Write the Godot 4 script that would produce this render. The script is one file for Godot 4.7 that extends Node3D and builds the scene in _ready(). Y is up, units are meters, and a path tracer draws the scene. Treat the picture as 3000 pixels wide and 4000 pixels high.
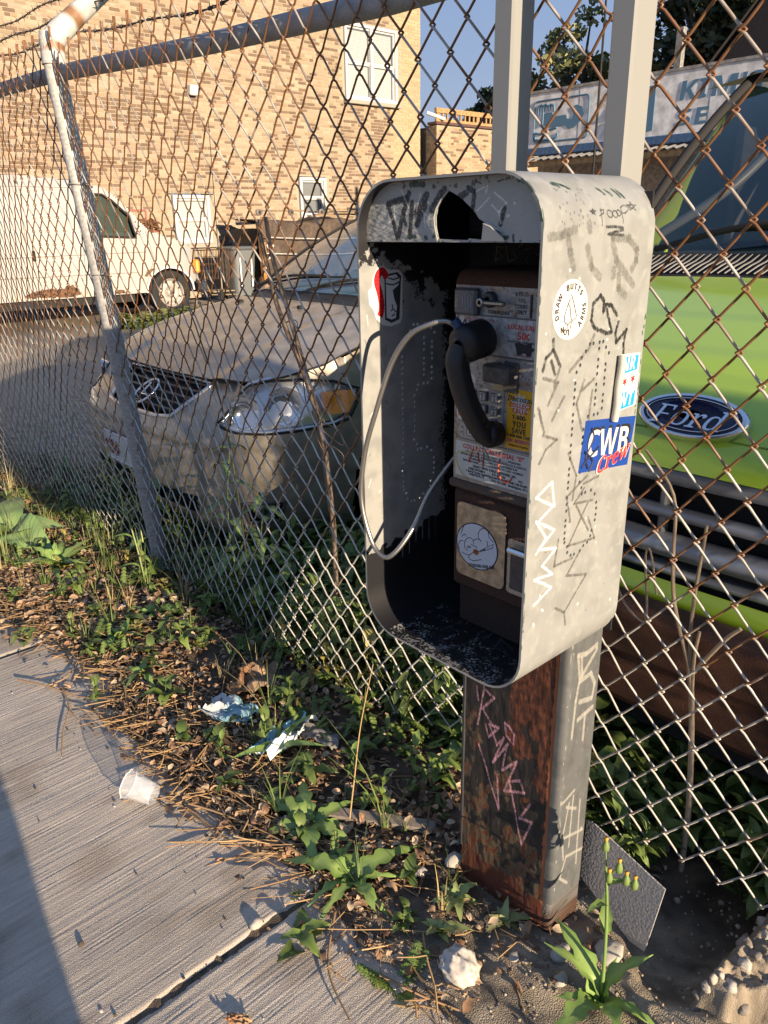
extends Node3D
# A payphone on a rusted stand in front of a chain-link fence, evening sun from the right.
# World: x runs along the fence (negative = towards the brick building), -z leads into the lot, y up, metres.

const SUN_AZIMUTH := 6.8     # degrees from +x towards +z
const SUN_HEIGHT := 11.5

# booth shell
const XL := -1.032
const XR := -0.653
const YT := 1.567
const YB := 0.757
const ZF := -0.880
const ZB := -1.164

var rng := RandomNumberGenerator.new()
var grain := FastNoiseLite.new()
var M := {}
var taken := {}

class MB:
	var v := PackedVector3Array()
	var n := PackedVector3Array()
	var c := PackedColorArray()
	var t := PackedVector2Array()
	var i := PackedInt32Array()
	var col := Color(1, 1, 1)
	func vert(p: Vector3, nn: Vector3, uv := Vector2.ZERO) -> int:
		v.append(p); n.append(nn); c.append(col); t.append(uv)
		return v.size() - 1
	func tri(a: Vector3, b: Vector3, d: Vector3, ua := Vector2.ZERO, ub := Vector2.ZERO, ud := Vector2.ZERO) -> void:
		var nn := (d - a).cross(b - a).normalized()
		var k := vert(a, nn, ua); vert(b, nn, ub); vert(d, nn, ud)
		i.append_array([k, k + 1, k + 2])
	func quad(a: Vector3, b: Vector3, d: Vector3, e: Vector3, ua := Vector2.ZERO, ub := Vector2(0, 1), ud := Vector2(1, 1), ue := Vector2(1, 0)) -> void:
		var nn := (d - a).cross(b - a)
		if nn.length_squared() < 1e-16: nn = (e - a).cross(d - a)
		nn = nn.normalized()
		var k := vert(a, nn, ua); vert(b, nn, ub); vert(d, nn, ud); vert(e, nn, ue)
		i.append_array([k, k + 1, k + 2, k, k + 2, k + 3])
	# axis box (or turned by bs), edges bevelled by bv
	func box(o: Vector3, s: Vector3, bs := Basis(), bv := 0.0) -> void:
		var h := s * 0.5
		if bv <= 0.0:
			for ax in 3:
				for sg in [-1.0, 1.0]:
					var a := Vector3.ZERO; a[ax] = h[ax] * sg
					var b := Vector3.ZERO; b[(ax + 1) % 3] = h[(ax + 1) % 3]
					var d := Vector3.ZERO; d[(ax + 2) % 3] = h[(ax + 2) % 3] * sg
					quad(o + bs * (a - b - d), o + bs * (a - b + d), o + bs * (a + b + d), o + bs * (a + b - d))
			return
		var q := h - Vector3(bv, bv, bv)
		for ax in 3:
			for sg in [-1.0, 1.0]:
				var a := Vector3.ZERO; a[ax] = h[ax] * sg
				var b := Vector3.ZERO; b[(ax + 1) % 3] = q[(ax + 1) % 3]
				var d := Vector3.ZERO; d[(ax + 2) % 3] = q[(ax + 2) % 3] * sg
				quad(o + bs * (a - b - d), o + bs * (a - b + d), o + bs * (a + b + d), o + bs * (a + b - d))
		for ax in 3:
			var u := (ax + 1) % 3
			var w := (ax + 2) % 3
			for su in [-1.0, 1.0]:
				for sw in [-1.0, 1.0]:
					var e := Vector3.ZERO; e[ax] = q[ax]
					var p1 := Vector3.ZERO; p1[u] = h[u] * su; p1[w] = q[w] * sw
					var p2 := Vector3.ZERO; p2[u] = q[u] * su; p2[w] = h[w] * sw
					if su * sw < 0: quad(o + bs * (p1 - e), o + bs * (p2 - e), o + bs * (p2 + e), o + bs * (p1 + e))
					else: quad(o + bs * (p1 + e), o + bs * (p2 + e), o + bs * (p2 - e), o + bs * (p1 - e))
		for sx in [-1.0, 1.0]:
			for sy in [-1.0, 1.0]:
				for sz in [-1.0, 1.0]:
					var a := Vector3(h.x * sx, q.y * sy, q.z * sz)
					var b := Vector3(q.x * sx, h.y * sy, q.z * sz)
					var d := Vector3(q.x * sx, q.y * sy, h.z * sz)
					if sx * sy * sz > 0: tri(o + bs * a, o + bs * d, o + bs * b)
					else: tri(o + bs * a, o + bs * b, o + bs * d)
	# tube through points; radius per point or one; cols per point optional
	func tube(p: PackedVector3Array, r, sides := 6, cap := true, cols = null, uvs := false) -> void:
		var m := p.size()
		if m < 2: return
		var tan0 := (p[1] - p[0]).normalized()
		var u := tan0.cross(Vector3.UP)
		if u.length() < 0.05: u = tan0.cross(Vector3.RIGHT)
		u = u.normalized()
		var first := v.size()
		var run := 0.0
		for j in m:
			var tg: Vector3
			if j == 0: tg = tan0
			elif j == m - 1: tg = (p[j] - p[j - 1]).normalized()
			else: tg = ((p[j + 1] - p[j]).normalized() + (p[j] - p[j - 1]).normalized()).normalized()
			if tg == Vector3.ZERO: tg = tan0
			u = (u - tg * u.dot(tg)).normalized()
			var w := tg.cross(u)
			var rr: float = r if (r is float or r is int) else r[j]
			if cols != null: col = cols[j]
			if j > 0: run += p[j].distance_to(p[j - 1])
			for k in sides + (1 if uvs else 0):
				var an := TAU * k / sides
				var d := u * cos(an) + w * sin(an)
				v.append(p[j] + d * rr); n.append(d); c.append(col); t.append(Vector2(float(k) / sides, run))
		var st := sides + (1 if uvs else 0)
		for j in m - 1:
			for k in sides:
				var k2 := (k + 1) if uvs else (k + 1) % sides
				var a := first + j * st + k
				var b := first + j * st + k2
				var d := first + (j + 1) * st + k2
				var e := first + (j + 1) * st + k
				i.append_array([a, e, d, a, d, b])
		if cap:
			for q in 2:
				var base := first + (0 if q == 0 else (m - 1) * st)
				var nn := -tan0 if q == 0 else (p[m - 1] - p[m - 2]).normalized()
				var s0 := v.size()
				for k in sides: vert(v[base + k], nn, Vector2.ZERO)
				for k in range(1, sides - 1):
					if q == 0: i.append_array([s0, s0 + k, s0 + k + 1])
					else: i.append_array([s0, s0 + k + 1, s0 + k])
	# surface from fn(u, w) -> Vector3, u and w in 0..1; smooth; keep(u, w) -> bool drops cells; tint(p, u, w) -> Color
	func grid(fn: Callable, nu: int, nw: int, flip := false, keep = null, tint = null) -> void:
		var first := v.size()
		var P := PackedVector3Array()
		P.resize((nu + 1) * (nw + 1))
		for a in nu + 1:
			for b in nw + 1:
				P[a * (nw + 1) + b] = fn.call(float(a) / nu, float(b) / nw)
		for a in nu + 1:
			for b in nw + 1:
				var du := P[mini(a + 1, nu) * (nw + 1) + b] - P[maxi(a - 1, 0) * (nw + 1) + b]
				var dw := P[a * (nw + 1) + mini(b + 1, nw)] - P[a * (nw + 1) + maxi(b - 1, 0)]
				var nn := du.cross(dw).normalized()
				if flip: nn = -nn
				var q := P[a * (nw + 1) + b]
				if tint != null: col = tint.call(q, float(a) / nu, float(b) / nw)
				v.append(q); n.append(nn); c.append(col); t.append(Vector2(float(a) / nu, float(b) / nw))
		for a in nu:
			for b in nw:
				if keep != null and not keep.call((a + 0.5) / nu, (b + 0.5) / nw): continue
				var k := first + a * (nw + 1) + b
				if flip: i.append_array([k, k + nw + 1, k + nw + 2, k, k + nw + 2, k + 1])
				else: i.append_array([k, k + 1, k + nw + 2, k, k + nw + 2, k + nw + 1])
	# turned profile (radius, height) round axis ax from o
	func lathe(o: Vector3, bs: Basis, prof: PackedVector2Array, sides := 16) -> void:
		var f := func(u: float, w: float) -> Vector3:
			var x := w * (prof.size() - 1)
			var k := mini(int(x), prof.size() - 2)
			var q := prof[k].lerp(prof[k + 1], x - k)
			var an := TAU * u
			return o + bs * Vector3(cos(an) * q.x, q.y, -sin(an) * q.x)
		grid(f, sides, prof.size() - 1)
	# flat polygon in the plane o + ex*x + ey*y, extruded by th along ez (towards the viewer of the front face)
	func slab(poly: PackedVector2Array, o: Vector3, ex: Vector3, ey: Vector3, th: float, uvr := Rect2(0, 0, 1, 1), back := true) -> void:
		var ez := ex.cross(ey).normalized()
		var ids := Geometry2D.triangulate_polygon(poly)
		if ids.is_empty(): return
		var ccw := not Geometry2D.is_polygon_clockwise(poly)
		for side in ([0, 1] if back else [0]):
			var nn := ez if side == 0 else -ez
			var s0 := v.size()
			for p in poly:
				vert(o + ex * p.x + ey * p.y + (ez * th if side == 0 else Vector3.ZERO), nn, Vector2((p.x - uvr.position.x) / uvr.size.x, (p.y - uvr.position.y) / uvr.size.y))
			for k in range(0, ids.size(), 3):
				var a := v[s0 + ids[k]]; var b := v[s0 + ids[k + 1]]; var d := v[s0 + ids[k + 2]]
				if (d - a).cross(b - a).dot(nn) > 0: i.append_array([s0 + ids[k], s0 + ids[k + 1], s0 + ids[k + 2]])
				else: i.append_array([s0 + ids[k], s0 + ids[k + 2], s0 + ids[k + 1]])
		if th > 0.0:
			for k in poly.size():
				var p := poly[k]; var q := poly[(k + 1) % poly.size()]
				var a := o + ex * p.x + ey * p.y
				var b := o + ex * q.x + ey * q.y
				if ccw: quad(a, a + ez * th, b + ez * th, b)
				else: quad(b, b + ez * th, a + ez * th, a)
	func empty() -> bool: return i.is_empty()
	func mesh() -> ArrayMesh:
		var m := ArrayMesh.new()
		var a := []
		a.resize(Mesh.ARRAY_MAX)
		a[Mesh.ARRAY_VERTEX] = v; a[Mesh.ARRAY_NORMAL] = n; a[Mesh.ARRAY_COLOR] = c; a[Mesh.ARRAY_TEX_UV] = t; a[Mesh.ARRAY_INDEX] = i
		m.add_surface_from_arrays(Mesh.PRIMITIVE_TRIANGLES, a)
		return m

# a painter for computed textures (sRGB)
class CV:
	var im: Image
	var w: int
	var h: int
	var nz := FastNoiseLite.new()
	func _init(ww: int, hh: int, base: Color) -> void:
		w = ww; h = hh
		im = Image.create(w, h, false, Image.FORMAT_RGB8)
		im.fill(base)
		nz.frequency = 0.05
		nz.fractal_octaves = 3
	func mix(x: int, y: int, col: Color, al: float) -> void:
		if x < 0 or y < 0 or x >= w or y >= h or al <= 0.0: return
		im.set_pixel(x, y, im.get_pixel(x, y).lerp(col, minf(al, 1.0)))
	# noise speckle: where noise * 0.5 + 0.5 passes lo..hi the colour comes in
	func cover(col: Color, lo: float, hi: float, freq: float, al := 1.0, sd := 1, area := Rect2i(), stretch := Vector2.ONE) -> void:
		if area.size == Vector2i.ZERO: area = Rect2i(0, 0, w, h)
		nz.seed = sd; nz.frequency = freq
		for y in range(area.position.y, area.end.y):
			for x in range(area.position.x, area.end.x):
				var q := nz.get_noise_2d(x * stretch.x, y * stretch.y) * 0.5 + 0.5
				if q > lo: mix(x, y, col, al * clampf((q - lo) / maxf(hi - lo, 0.001), 0.0, 1.0))
	func stroke(pts: PackedVector2Array, r: float, col: Color, al: float, rough := 0.3, asp := Vector2.ONE) -> void:
		# r in pixels along x; asp stretches the brush
		for k in pts.size() - 1:
			var a := pts[k]; var b := pts[k + 1]
			var lo := Vector2(minf(a.x, b.x), minf(a.y, b.y)) - asp * (r + 1.5)
			var hi := Vector2(maxf(a.x, b.x), maxf(a.y, b.y)) + asp * (r + 1.5)
			for y in range(int(lo.y), int(hi.y) + 1):
				for x in range(int(lo.x), int(hi.x) + 1):
					var p := Vector2(x + 0.5, y + 0.5) / asp
					var a2 := a / asp; var b2 := b / asp
					var d := (b2 - a2)
					var tt := clampf((p - a2).dot(d) / maxf(d.length_squared(), 0.0001), 0.0, 1.0)
					var dist := p.distance_to(a2 + d * tt)
					nz.frequency = 0.21
					var e := r * (1.0 + rough * nz.get_noise_2d(x * 1.0, y * 1.0))
					nz.frequency = 0.11
					var dry := 1.0 - rough * clampf(nz.get_noise_2d(x + 90.0, y + 40.0) * 2.2, 0.0, 1.0)
					mix(x, y, col, al * dry * clampf(e - dist + 0.5, 0.0, 1.0))
	func blot(o: Vector2, r: Vector2, col: Color, al := 1.0, ragged := 0.5, soft := 0.08) -> void:
		for y in range(int(o.y - r.y * 1.6), int(o.y + r.y * 1.6) + 1):
			for x in range(int(o.x - r.x * 1.6), int(o.x + r.x * 1.6) + 1):
				var q := Vector2((x - o.x) / r.x, (y - o.y) / r.y).length()
				nz.frequency = 0.09
				q += ragged * nz.get_noise_2d(x + o.x * 3.0, y + o.y)
				mix(x, y, col, al * clampf((1.0 - q) / soft, 0.0, 1.0))
	func tex() -> ImageTexture: return ImageTexture.create_from_image(im)

func lin(r: float, g: float, b: float) -> Color: return Color(r, g, b).linear_to_srgb()
func rgb8(r: float, g: float, b: float) -> Color: return Color(r / 255.0, g / 255.0, b / 255.0)

func mat(albedo: Color, rough := 0.7, metal := 0.0, tex: Texture2D = null, tri := 0.0) -> StandardMaterial3D:
	var m := StandardMaterial3D.new()
	m.albedo_color = albedo
	m.roughness = rough
	m.metallic = metal
	if tex: m.albedo_texture = tex
	if tri > 0.0:
		m.uv1_triplanar = true
		m.uv1_world_triplanar = true
		m.uv1_scale = Vector3(tri, tri, tri)
	return m

# material whose colour comes from the vertices, with a computed grain on top
func vmat(rough := 0.8, metal := 0.0, tex: Texture2D = null, tri := 0.0, bump: Texture2D = null, bumpk := 0.5) -> StandardMaterial3D:
	var m := mat(Color(1, 1, 1), rough, metal, tex, tri)
	m.vertex_color_use_as_albedo = true
	if bump:
		m.normal_enabled = true
		m.normal_texture = bump
		m.normal_scale = bumpk
	return m

func glass(col: Color, alpha: float) -> StandardMaterial3D:
	var m := StandardMaterial3D.new()
	m.transparency = BaseMaterial3D.TRANSPARENCY_ALPHA
	m.albedo_color = Color(col.r, col.g, col.b, alpha)
	m.roughness = 0.04
	m.metallic_specular = 0.6
	return m

# grey noise picture between lo and hi, for grain
func noise_tex(size: int, freq: float, lo: float, hi: float, sd: int, oct := 4, warm := 0.0, pw := 1.0) -> ImageTexture:
	var f := FastNoiseLite.new()
	f.seed = sd; f.frequency = freq; f.fractal_octaves = oct
	var src := f.get_seamless_image(size, size)
	var im := Image.create(size, size, false, Image.FORMAT_RGB8)
	for y in size:
		for x in size:
			var q := lerpf(lo, hi, pow(src.get_pixel(x, y).r, pw))
			im.set_pixel(x, y, Color(q * (1.0 + warm), q, q * (1.0 - warm)))
	return ImageTexture.create_from_image(im)

func bump_tex(size: int, freq: float, sd: int, k := 4.0, oct := 4) -> ImageTexture:
	var f := FastNoiseLite.new()
	f.seed = sd; f.frequency = freq; f.fractal_octaves = oct
	var im := f.get_seamless_image(size, size)
	im.convert(Image.FORMAT_RGBA8)
	im.bump_map_to_normal_map(k)
	return ImageTexture.create_from_image(im)

func numbered(called: String) -> String:
	taken[called] = taken.get(called, 0) + 1
	return called if taken[called] == 1 else "%s_%03d" % [called, taken[called] - 1]

func tag(o: Node3D, label: String, category: String, group := "") -> void:
	o.set_meta("label", label)
	o.set_meta("category", category)
	if group: o.set_meta("group", group)

func thing(called: String, label: String, category: String, at := Vector3.ZERO, turn := 0.0, group := "") -> Node3D:
	var o := Node3D.new()
	o.name = numbered(called)
	add_child(o)
	o.position = at
	o.rotation.y = turn
	tag(o, label, category, group)
	return o

# one mesh under parent (or top-level); points are given in world space, so the parent's place is taken off
func part(parent: Node3D, called: String, mb: MB, m: Material, shift := true) -> MeshInstance3D:
	var o := MeshInstance3D.new()
	o.name = called
	o.mesh = mb.mesh()
	o.mesh.surface_set_material(0, m)
	if parent == self: o.name = numbered(called)
	parent.add_child(o, true)
	if parent != self and shift:
		var x := Transform3D()
		var q: Node = parent
		while q != self:
			x = (q as Node3D).transform * x
			q = q.get_parent()
		o.transform = x.affine_inverse()
	return o

func one(called: String, label: String, category: String, mb: MB, m: Material, group := "") -> MeshInstance3D:
	var o := part(self, called, mb, m)
	tag(o, label, category, group)
	return o

func struct(called: String, mb: MB, m: Material) -> MeshInstance3D:
	var o := part(self, called, mb, m)
	o.set_meta("kind", "structure")
	return o

func lay(parent: Node3D, called: String, mesh: Mesh, m: Material, x: Transform3D) -> MeshInstance3D:
	var o := MeshInstance3D.new()
	o.name = called
	o.mesh = mesh
	if m: o.material_override = m
	parent.add_child(o, true)
	o.transform = x
	return o

# flat lettering: its middle at o, running along ex with ey up; size is the letter height in metres
func letters(parent: Node3D, called: String, words: String, o: Vector3, ex: Vector3, ey: Vector3, size: float, m: Material, font := "Droid Sans", bold := false, stretch := 1.0, slant := 0.0, deep := 0.0004) -> MeshInstance3D:
	var t := TextMesh.new()
	var f := SystemFont.new()
	f.font_names = PackedStringArray([font])
	if bold: f.font_weight = 700
	t.font = f
	t.text = words
	t.font_size = 32
	t.pixel_size = 0.01
	t.curve_step = 1.0
	t.depth = 0.01
	t.horizontal_alignment = HORIZONTAL_ALIGNMENT_CENTER
	var k := size / 0.23
	var x := ex.normalized(); var y := ey.normalized(); var z := x.cross(y).normalized()
	var bs := Basis(x * k * stretch, (y + x * slant) * k, z * deep / 0.01)
	var tr := Transform3D(bs, o)
	var q: Node = parent
	var up := Transform3D()
	while q != self:
		up = (q as Node3D).transform * up
		q = q.get_parent()
	return lay(parent, called, t, m, up.affine_inverse() * tr)

func multi(called: String, mesh: Mesh, m: Material, xs: Array, cols: Array = []) -> MultiMeshInstance3D:
	var mm := MultiMesh.new()
	mm.transform_format = MultiMesh.TRANSFORM_3D
	if cols: mm.use_colors = true
	mm.mesh = mesh
	mm.instance_count = xs.size()
	for k in xs.size():
		mm.set_instance_transform(k, xs[k])
		if cols: mm.set_instance_color(k, cols[k])
	var o := MultiMeshInstance3D.new()
	o.name = numbered(called)
	o.multimesh = mm
	if m: o.material_override = m
	add_child(o)
	return o

func smooth_line(p: Array, per := 6) -> PackedVector3Array:
	# Catmull-Rom through the points
	var r := PackedVector3Array()
	for k in p.size() - 1:
		var a: Vector3 = p[maxi(k - 1, 0)]; var b: Vector3 = p[k]; var d: Vector3 = p[k + 1]; var e: Vector3 = p[mini(k + 2, p.size() - 1)]
		for q in per: r.append(b.cubic_interpolate(d, a, e, float(q) / per))
	r.append(p[-1])
	return r

func pick(tab: Array, x: float) -> float:
	# piecewise linear table [[x, value], ...]
	if x <= tab[0][0]: return tab[0][1]
	for k in tab.size() - 1:
		if x <= tab[k + 1][0]: return lerpf(tab[k][1], tab[k + 1][1], (x - tab[k][0]) / (tab[k + 1][0] - tab[k][0]))
	return tab[-1][1]

func _ready() -> void:
	rng.seed = 7
	grain.seed = 3
	grain.frequency = 1.0
	grain.fractal_octaves = 4
	# ---- camera
	var cam := Camera3D.new()
	cam.name = "camera"
	add_child(cam)
	cam.position = Vector3(0, 1.5, 0)
	cam.rotation_degrees = Vector3(-20.5, 47.96, -1.01)
	cam.fov = 67.4
	cam.near = 0.05
	cam.far = 400.0
	cam.current = true
	# ---- sky and sun
	var we := WorldEnvironment.new()
	we.name = "air"
	var env := Environment.new()
	var sky := Sky.new()
	var ps := ProceduralSkyMaterial.new()
	ps.sky_top_color = Color(0.50, 0.635, 0.84)
	ps.sky_horizon_color = Color(0.76, 0.80, 0.85)
	ps.sky_curve = 0.12
	ps.ground_bottom_color = Color(0.22, 0.2, 0.18)
	ps.ground_horizon_color = Color(0.5, 0.5, 0.5)
	ps.sky_energy_multiplier = 0.69
	sky.sky_material = ps
	env.background_mode = Environment.BG_SKY
	env.sky = sky
	env.tonemap_mode = Environment.TONE_MAPPER_LINEAR
	env.tonemap_exposure = 2.2
	env.sdfgi_enabled = true
	env.ssao_enabled = true
	env.ssil_enabled = true
	we.environment = env
	add_child(we)
	var sun := DirectionalLight3D.new()
	sun.name = "sun"
	add_child(sun)
	var az := deg_to_rad(SUN_AZIMUTH); var el := deg_to_rad(SUN_HEIGHT)
	var to := Vector3(cos(az) * cos(el), sin(el), sin(az) * cos(el))
	sun.look_at_from_position(to * 20.0, Vector3.ZERO)
	sun.light_energy = 1.6
	sun.light_color = Color(1.0, 0.905, 0.775)
	sun.light_angular_distance = 0.53
	sun.shadow_enabled = true
	make_materials()
	for step in [make_ground, make_far_buildings, make_brick_building, make_fence, make_booth, make_payphone, make_sedan, make_white_van, make_green_van, make_clutter, make_trees, make_plants, make_litter, make_passers]:

		step.call()

# d, y pairs in millimetres on each panel: width, tint, cover, points
const SIDE_MARKS := [[0.7,0,80,118,1517,123,1509,111,1514,125,1514,115,1510,118,1517],[0.7,0,80,222,1528,232,1515,210,1523,236,1523,216,1515,222,1528],[0.7,0,80,138,1517,138,1504,139,1494],[0.7,0,80,133,1507,144,1511,146,1516,136,1515],[0.7,0,80,167,1510,166,1507,163,1505,158,1505,155,1507,153,1510,154,1514,157,1515,161,1515,165,1513,167,1510],[0.7,0,80,181,1510,180,1507,177,1505,173,1505,169,1507,167,1510,168,1512,171,1514,176,1514,179,1512,181,1510],[0.7,0,80,190,1511,189,1509,186,1507,183,1507,180,1509,178,1511,179,1514,182,1515,185,1515,188,1513,190,1511],[0.7,0,80,191,1518,194,1497],[0.7,0,80,191,1519,202,1523,215,1518,202,1511,193,1511],[2,0,75,150,1492,171,1492,193,1490],[2,0,75,194,1487,174,1485,155,1482],[2,0,75,155,1482,195,1480],[6,1,42,15,1481,44,1483,74,1491],[6,1,42,56,1481,64,1461,74,1438],[6,1,42,167,1474,183,1445,235,1407],[6,1,42,167,1477,211,1475,237,1459,238,1443,228,1431],[6,1,42,193,1423,194,1404,215,1392],[6,1,42,105,1466,117,1439,141,1423],[6,1,42,106,1497,108,1489],[6,1,42,177,1432,178,1423],[2.6,2,85,51,1558,63,1552],[2.6,2,85,57,1560,73,1555,84,1549],[2.6,2,85,153,1551,163,1541],[2.6,2,85,171,1548,181,1539],[2.6,2,85,191,1550,201,1537],[2.6,2,85,201,1548,212,1535],[3,0,88,128,1363,130,1386,148,1397,158,1388,158,1373,165,1383,180,1380,196,1365],[3,0,88,128,1363,135,1353,147,1347],[3,0,88,166,1377,178,1355,186,1340,171,1340,153,1346],[3,0,88,203,1354,197,1339,201,1323,221,1335,229,1340],[3,0,88,227,1339,223,1318,226,1302],[3,0,70,36,1344,39,1329,57,1304],[3,0,70,37,1329,22,1320,16,1303],[3,0,70,35,1314,45,1294],[3,1,55,139,1341,128,1322,82,1294],[2.6,1,65,18,1292,54,1281,33,1252],[2.6,1,65,57,1304,45,1277],[2.6,1,65,121,1275,105,1241,126,1196],[2.6,1,65,148,1274,118,1260],[2.6,1,65,10,1250,27,1211],[2.6,1,65,145,1256,141,1209],[2.6,1,65,72,1258,45,1226],[2,3,92,55,1129,17,1112,62,1088,25,1071,69,1046,32,1023,78,1012,43,992,71,969,24,974,71,945,27,928],[2,3,92,49,912,51,910],[2,3,92,20,1073,49,1038,25,1018],[2,3,92,56,1126,65,1087],[2.2,1,70,12,1248,22,1223],[2.2,1,70,59,1194,35,1184,19,1165],[2.2,1,70,25,1207,61,1194],[2.2,1,70,95,1096,112,1048],[2.2,1,70,159,1070,111,1006,187,998,163,1041],[2.2,1,70,82,1025,75,981,125,980],[2.2,1,70,147,988,112,952,171,936,113,884,86,902],[2.2,1,70,113,884,119,859],[2.2,1,70,141,1105,183,1109],[2.2,1,70,93,1166,119,1124,113,1085],[2.2,1,70,144,1098,119,1077,171,1070],[2.2,1,70,125,1072,166,1018],[2.2,1,70,150,1117,96,1093]]
const HEADER_MARKS := [[5,0,82,-974,1531,-931,1539],[5,0,82,-926,1545,-938,1518,-951,1481],[4,0,82,-972,1526,-961,1502,-954,1481],[4.5,0,82,-919,1531,-924,1482],[6,0,82,-887,1541,-909,1516],[6,0,82,-891,1527,-908,1501],[6,0,82,-851,1547,-876,1521],[5,0,82,-807,1541,-820,1536],[4,0,82,-791,1540,-794,1520],[4,0,82,-735,1520,-741,1499],[4,0,82,-803,1548,-792,1543],[1,3,60,-989,1493,-951,1516],[1,3,60,-943,1551,-926,1524],[1,3,60,-909,1520,-900,1545],[1,3,60,-897,1520,-881,1507],[1.3,3,60,-767,1549,-770,1540],[1.2,3,60,-754,1540,-732,1526,-745,1515,-741,1499],[1.2,3,60,-758,1524,-745,1514],[1,3,60,-785,1517,-762,1534],[1,3,60,-960,1528,-958,1508],[1,3,60,-893,1515,-890,1496],[2,3,60,-718,1525,-718,1525],[2.2,3,60,-729,1509,-728,1509],[1,3,60,-788,1543,-772,1548],[4,2,85,-921,1558,-893,1557],[3,2,85,-937,1510,-933,1499],[3,2,85,-929,1481,-912,1482],[3,2,85,-764,1479,-750,1481],[3,2,85,-738,1479,-728,1481],[3,2,85,-890,1481,-887,1480],[3,2,85,-872,1482,-867,1484],[2,2,85,-718,1484,-717,1476],[1,2,85,-789,1556,-779,1553],[1,2,85,-749,1554,-738,1556]]
const PEDESTAL_MARKS := [[2.6,4,82,-910,569,-926,467],[2.6,4,82,-905,564,-878,555,-915,512,-875,483],[2.6,4,82,-902,477,-891,449,-860,488,-890,483,-864,441,-844,469,-874,390,-832,459,-846,383,-802,429,-835,335,-775,361,-790,385,-821,367,-775,221,-748,298,-785,288,-757,341],[2.6,4,82,-921,415,-850,275,-859,364],[2.6,4,82,-843,508,-836,479,-815,468,-813,492,-832,506,-843,508],[2.6,4,82,-933,561,-928,530]]
const PEDESTAL_SIDE_MARKS := [[5,5,80,15,723,29,664,20,619,16,533],[5,5,80,30,712,37,670,89,711],[5,5,80,88,722,48,716,15,723],[5,5,80,30,659,73,662,93,630,86,598,36,609],[5,5,80,34,567,93,574],[5,5,80,63,568,63,508],[3.5,5,80,0,375,47,386],[3.5,5,80,28,361,11,275,98,252,91,260],[3.5,5,80,44,372,42,237],[3.5,5,80,75,345,82,167],[3.5,5,80,105,195,34,213,14,163,49,129],[3.5,5,80,11,271,23,212],[3.5,5,80,18,356,60,330]]
const FACE_MARKS := [[0.7,0,95,-889,959,-884,972,-882,976],[0.7,0,95,-886,954,-885,956,-884,957,-882,959,-881,960,-879,960,-877,959,-876,958,-875,957],[0.7,0,95,-890,926,-892,928,-894,930,-894,933,-894,936,-893,939,-892,942,-890,944,-888,945,-885,946,-883,946],[0.7,0,95,-870,930,-874,931,-877,932,-879,935,-880,939,-880,944,-878,948,-875,952,-872,955,-868,957,-864,957,-861,956,-858,953],[0.7,0,95,-857,948,-858,951,-858,953,-855,956,-852,959,-848,960,-844,960,-841,959,-840,958],[0.7,0,95,-840,957,-842,959,-844,961,-846,963,-847,967,-847,970,-846,973,-844,977,-842,980,-839,982,-836,984,-833,985,-830,985],[0.7,0,95,-885,923,-877,921,-867,922,-855,933,-840,937,-830,945],[0.7,0,95,-842,938,-811,961,-812,953,-835,940],[0.7,0,95,-867,922,-869,915,-858,913,-838,922],[0.7,0,95,-824,982,-821,970,-811,965],[0.7,0,95,-826,963,-823,951],[0.7,0,95,-864,939,-866,937,-871,936,-873,937,-871,939,-866,940,-864,939],[0.7,0,95,-864,945,-848,943]]

var tx := {}

func make_materials() -> void:
	tx.fine = noise_tex(256, 0.09, 0.72, 1.0, 11)
	tx.coarse = noise_tex(256, 0.02, 0.7, 1.0, 12)
	tx.grit = noise_tex(256, 0.22, 0.68, 1.0, 13, 3)
	tx.bump = bump_tex(256, 0.06, 21, 5.0)
	tx.bumpfine = bump_tex(256, 0.2, 22, 4.0, 3)
	tx.streak = noise_tex(256, 0.03, 0.8, 1.0, 14)
	M.soil = vmat(0.95, 0.0, tx.grit, 5.0, tx.bumpfine, 1.0)
	M.concrete = vmat(0.9, 0.0, tx.grit, 6.0, tx.bumpfine, 0.6)
	M.veg = vmat(0.55)
	M.veg.backlight_enabled = true
	M.veg.backlight = Color(0.25, 0.3, 0.08)
	M.dry = vmat(0.85)
	M.wire = vmat(0.6, 0.25)
	M.metal = vmat(0.5, 0.35, tx.fine, 4.0)
	M.paint = vmat(0.55, 0.0, tx.coarse, 3.0)
	M.matt = vmat(0.85, 0.0, tx.coarse, 2.0)
	M.rust = vmat(0.92, 0.0, tx.grit, 12.0, tx.bump, 1.0)
	M.plastic = vmat(0.42)
	M.chrome = mat(lin(0.72, 0.72, 0.72), 0.22, 1.0)
	M.steel = mat(lin(0.5, 0.49, 0.47), 0.4, 1.0, tx.fine, 6.0)
	M.black = mat(lin(0.012, 0.012, 0.013), 0.5)
	M.blackmatt = mat(lin(0.015, 0.014, 0.014), 0.9)
	M.white = mat(lin(0.5, 0.5, 0.49), 0.5)
	M.ink = mat(lin(0.03, 0.03, 0.035), 0.8)
	M.red = mat(lin(0.5, 0.03, 0.02), 0.7)
	M.rubber = mat(lin(0.02, 0.02, 0.02), 0.85, 0.0, tx.fine, 3.0)
	M.brick = vmat(0.92, 0.0, tx.grit, 2.0)

func gn(x: float, z: float, f: float, o := 0.0) -> float: return grain.get_noise_2d(x * f + o * 31.7, z * f - o * 17.3)

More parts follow.
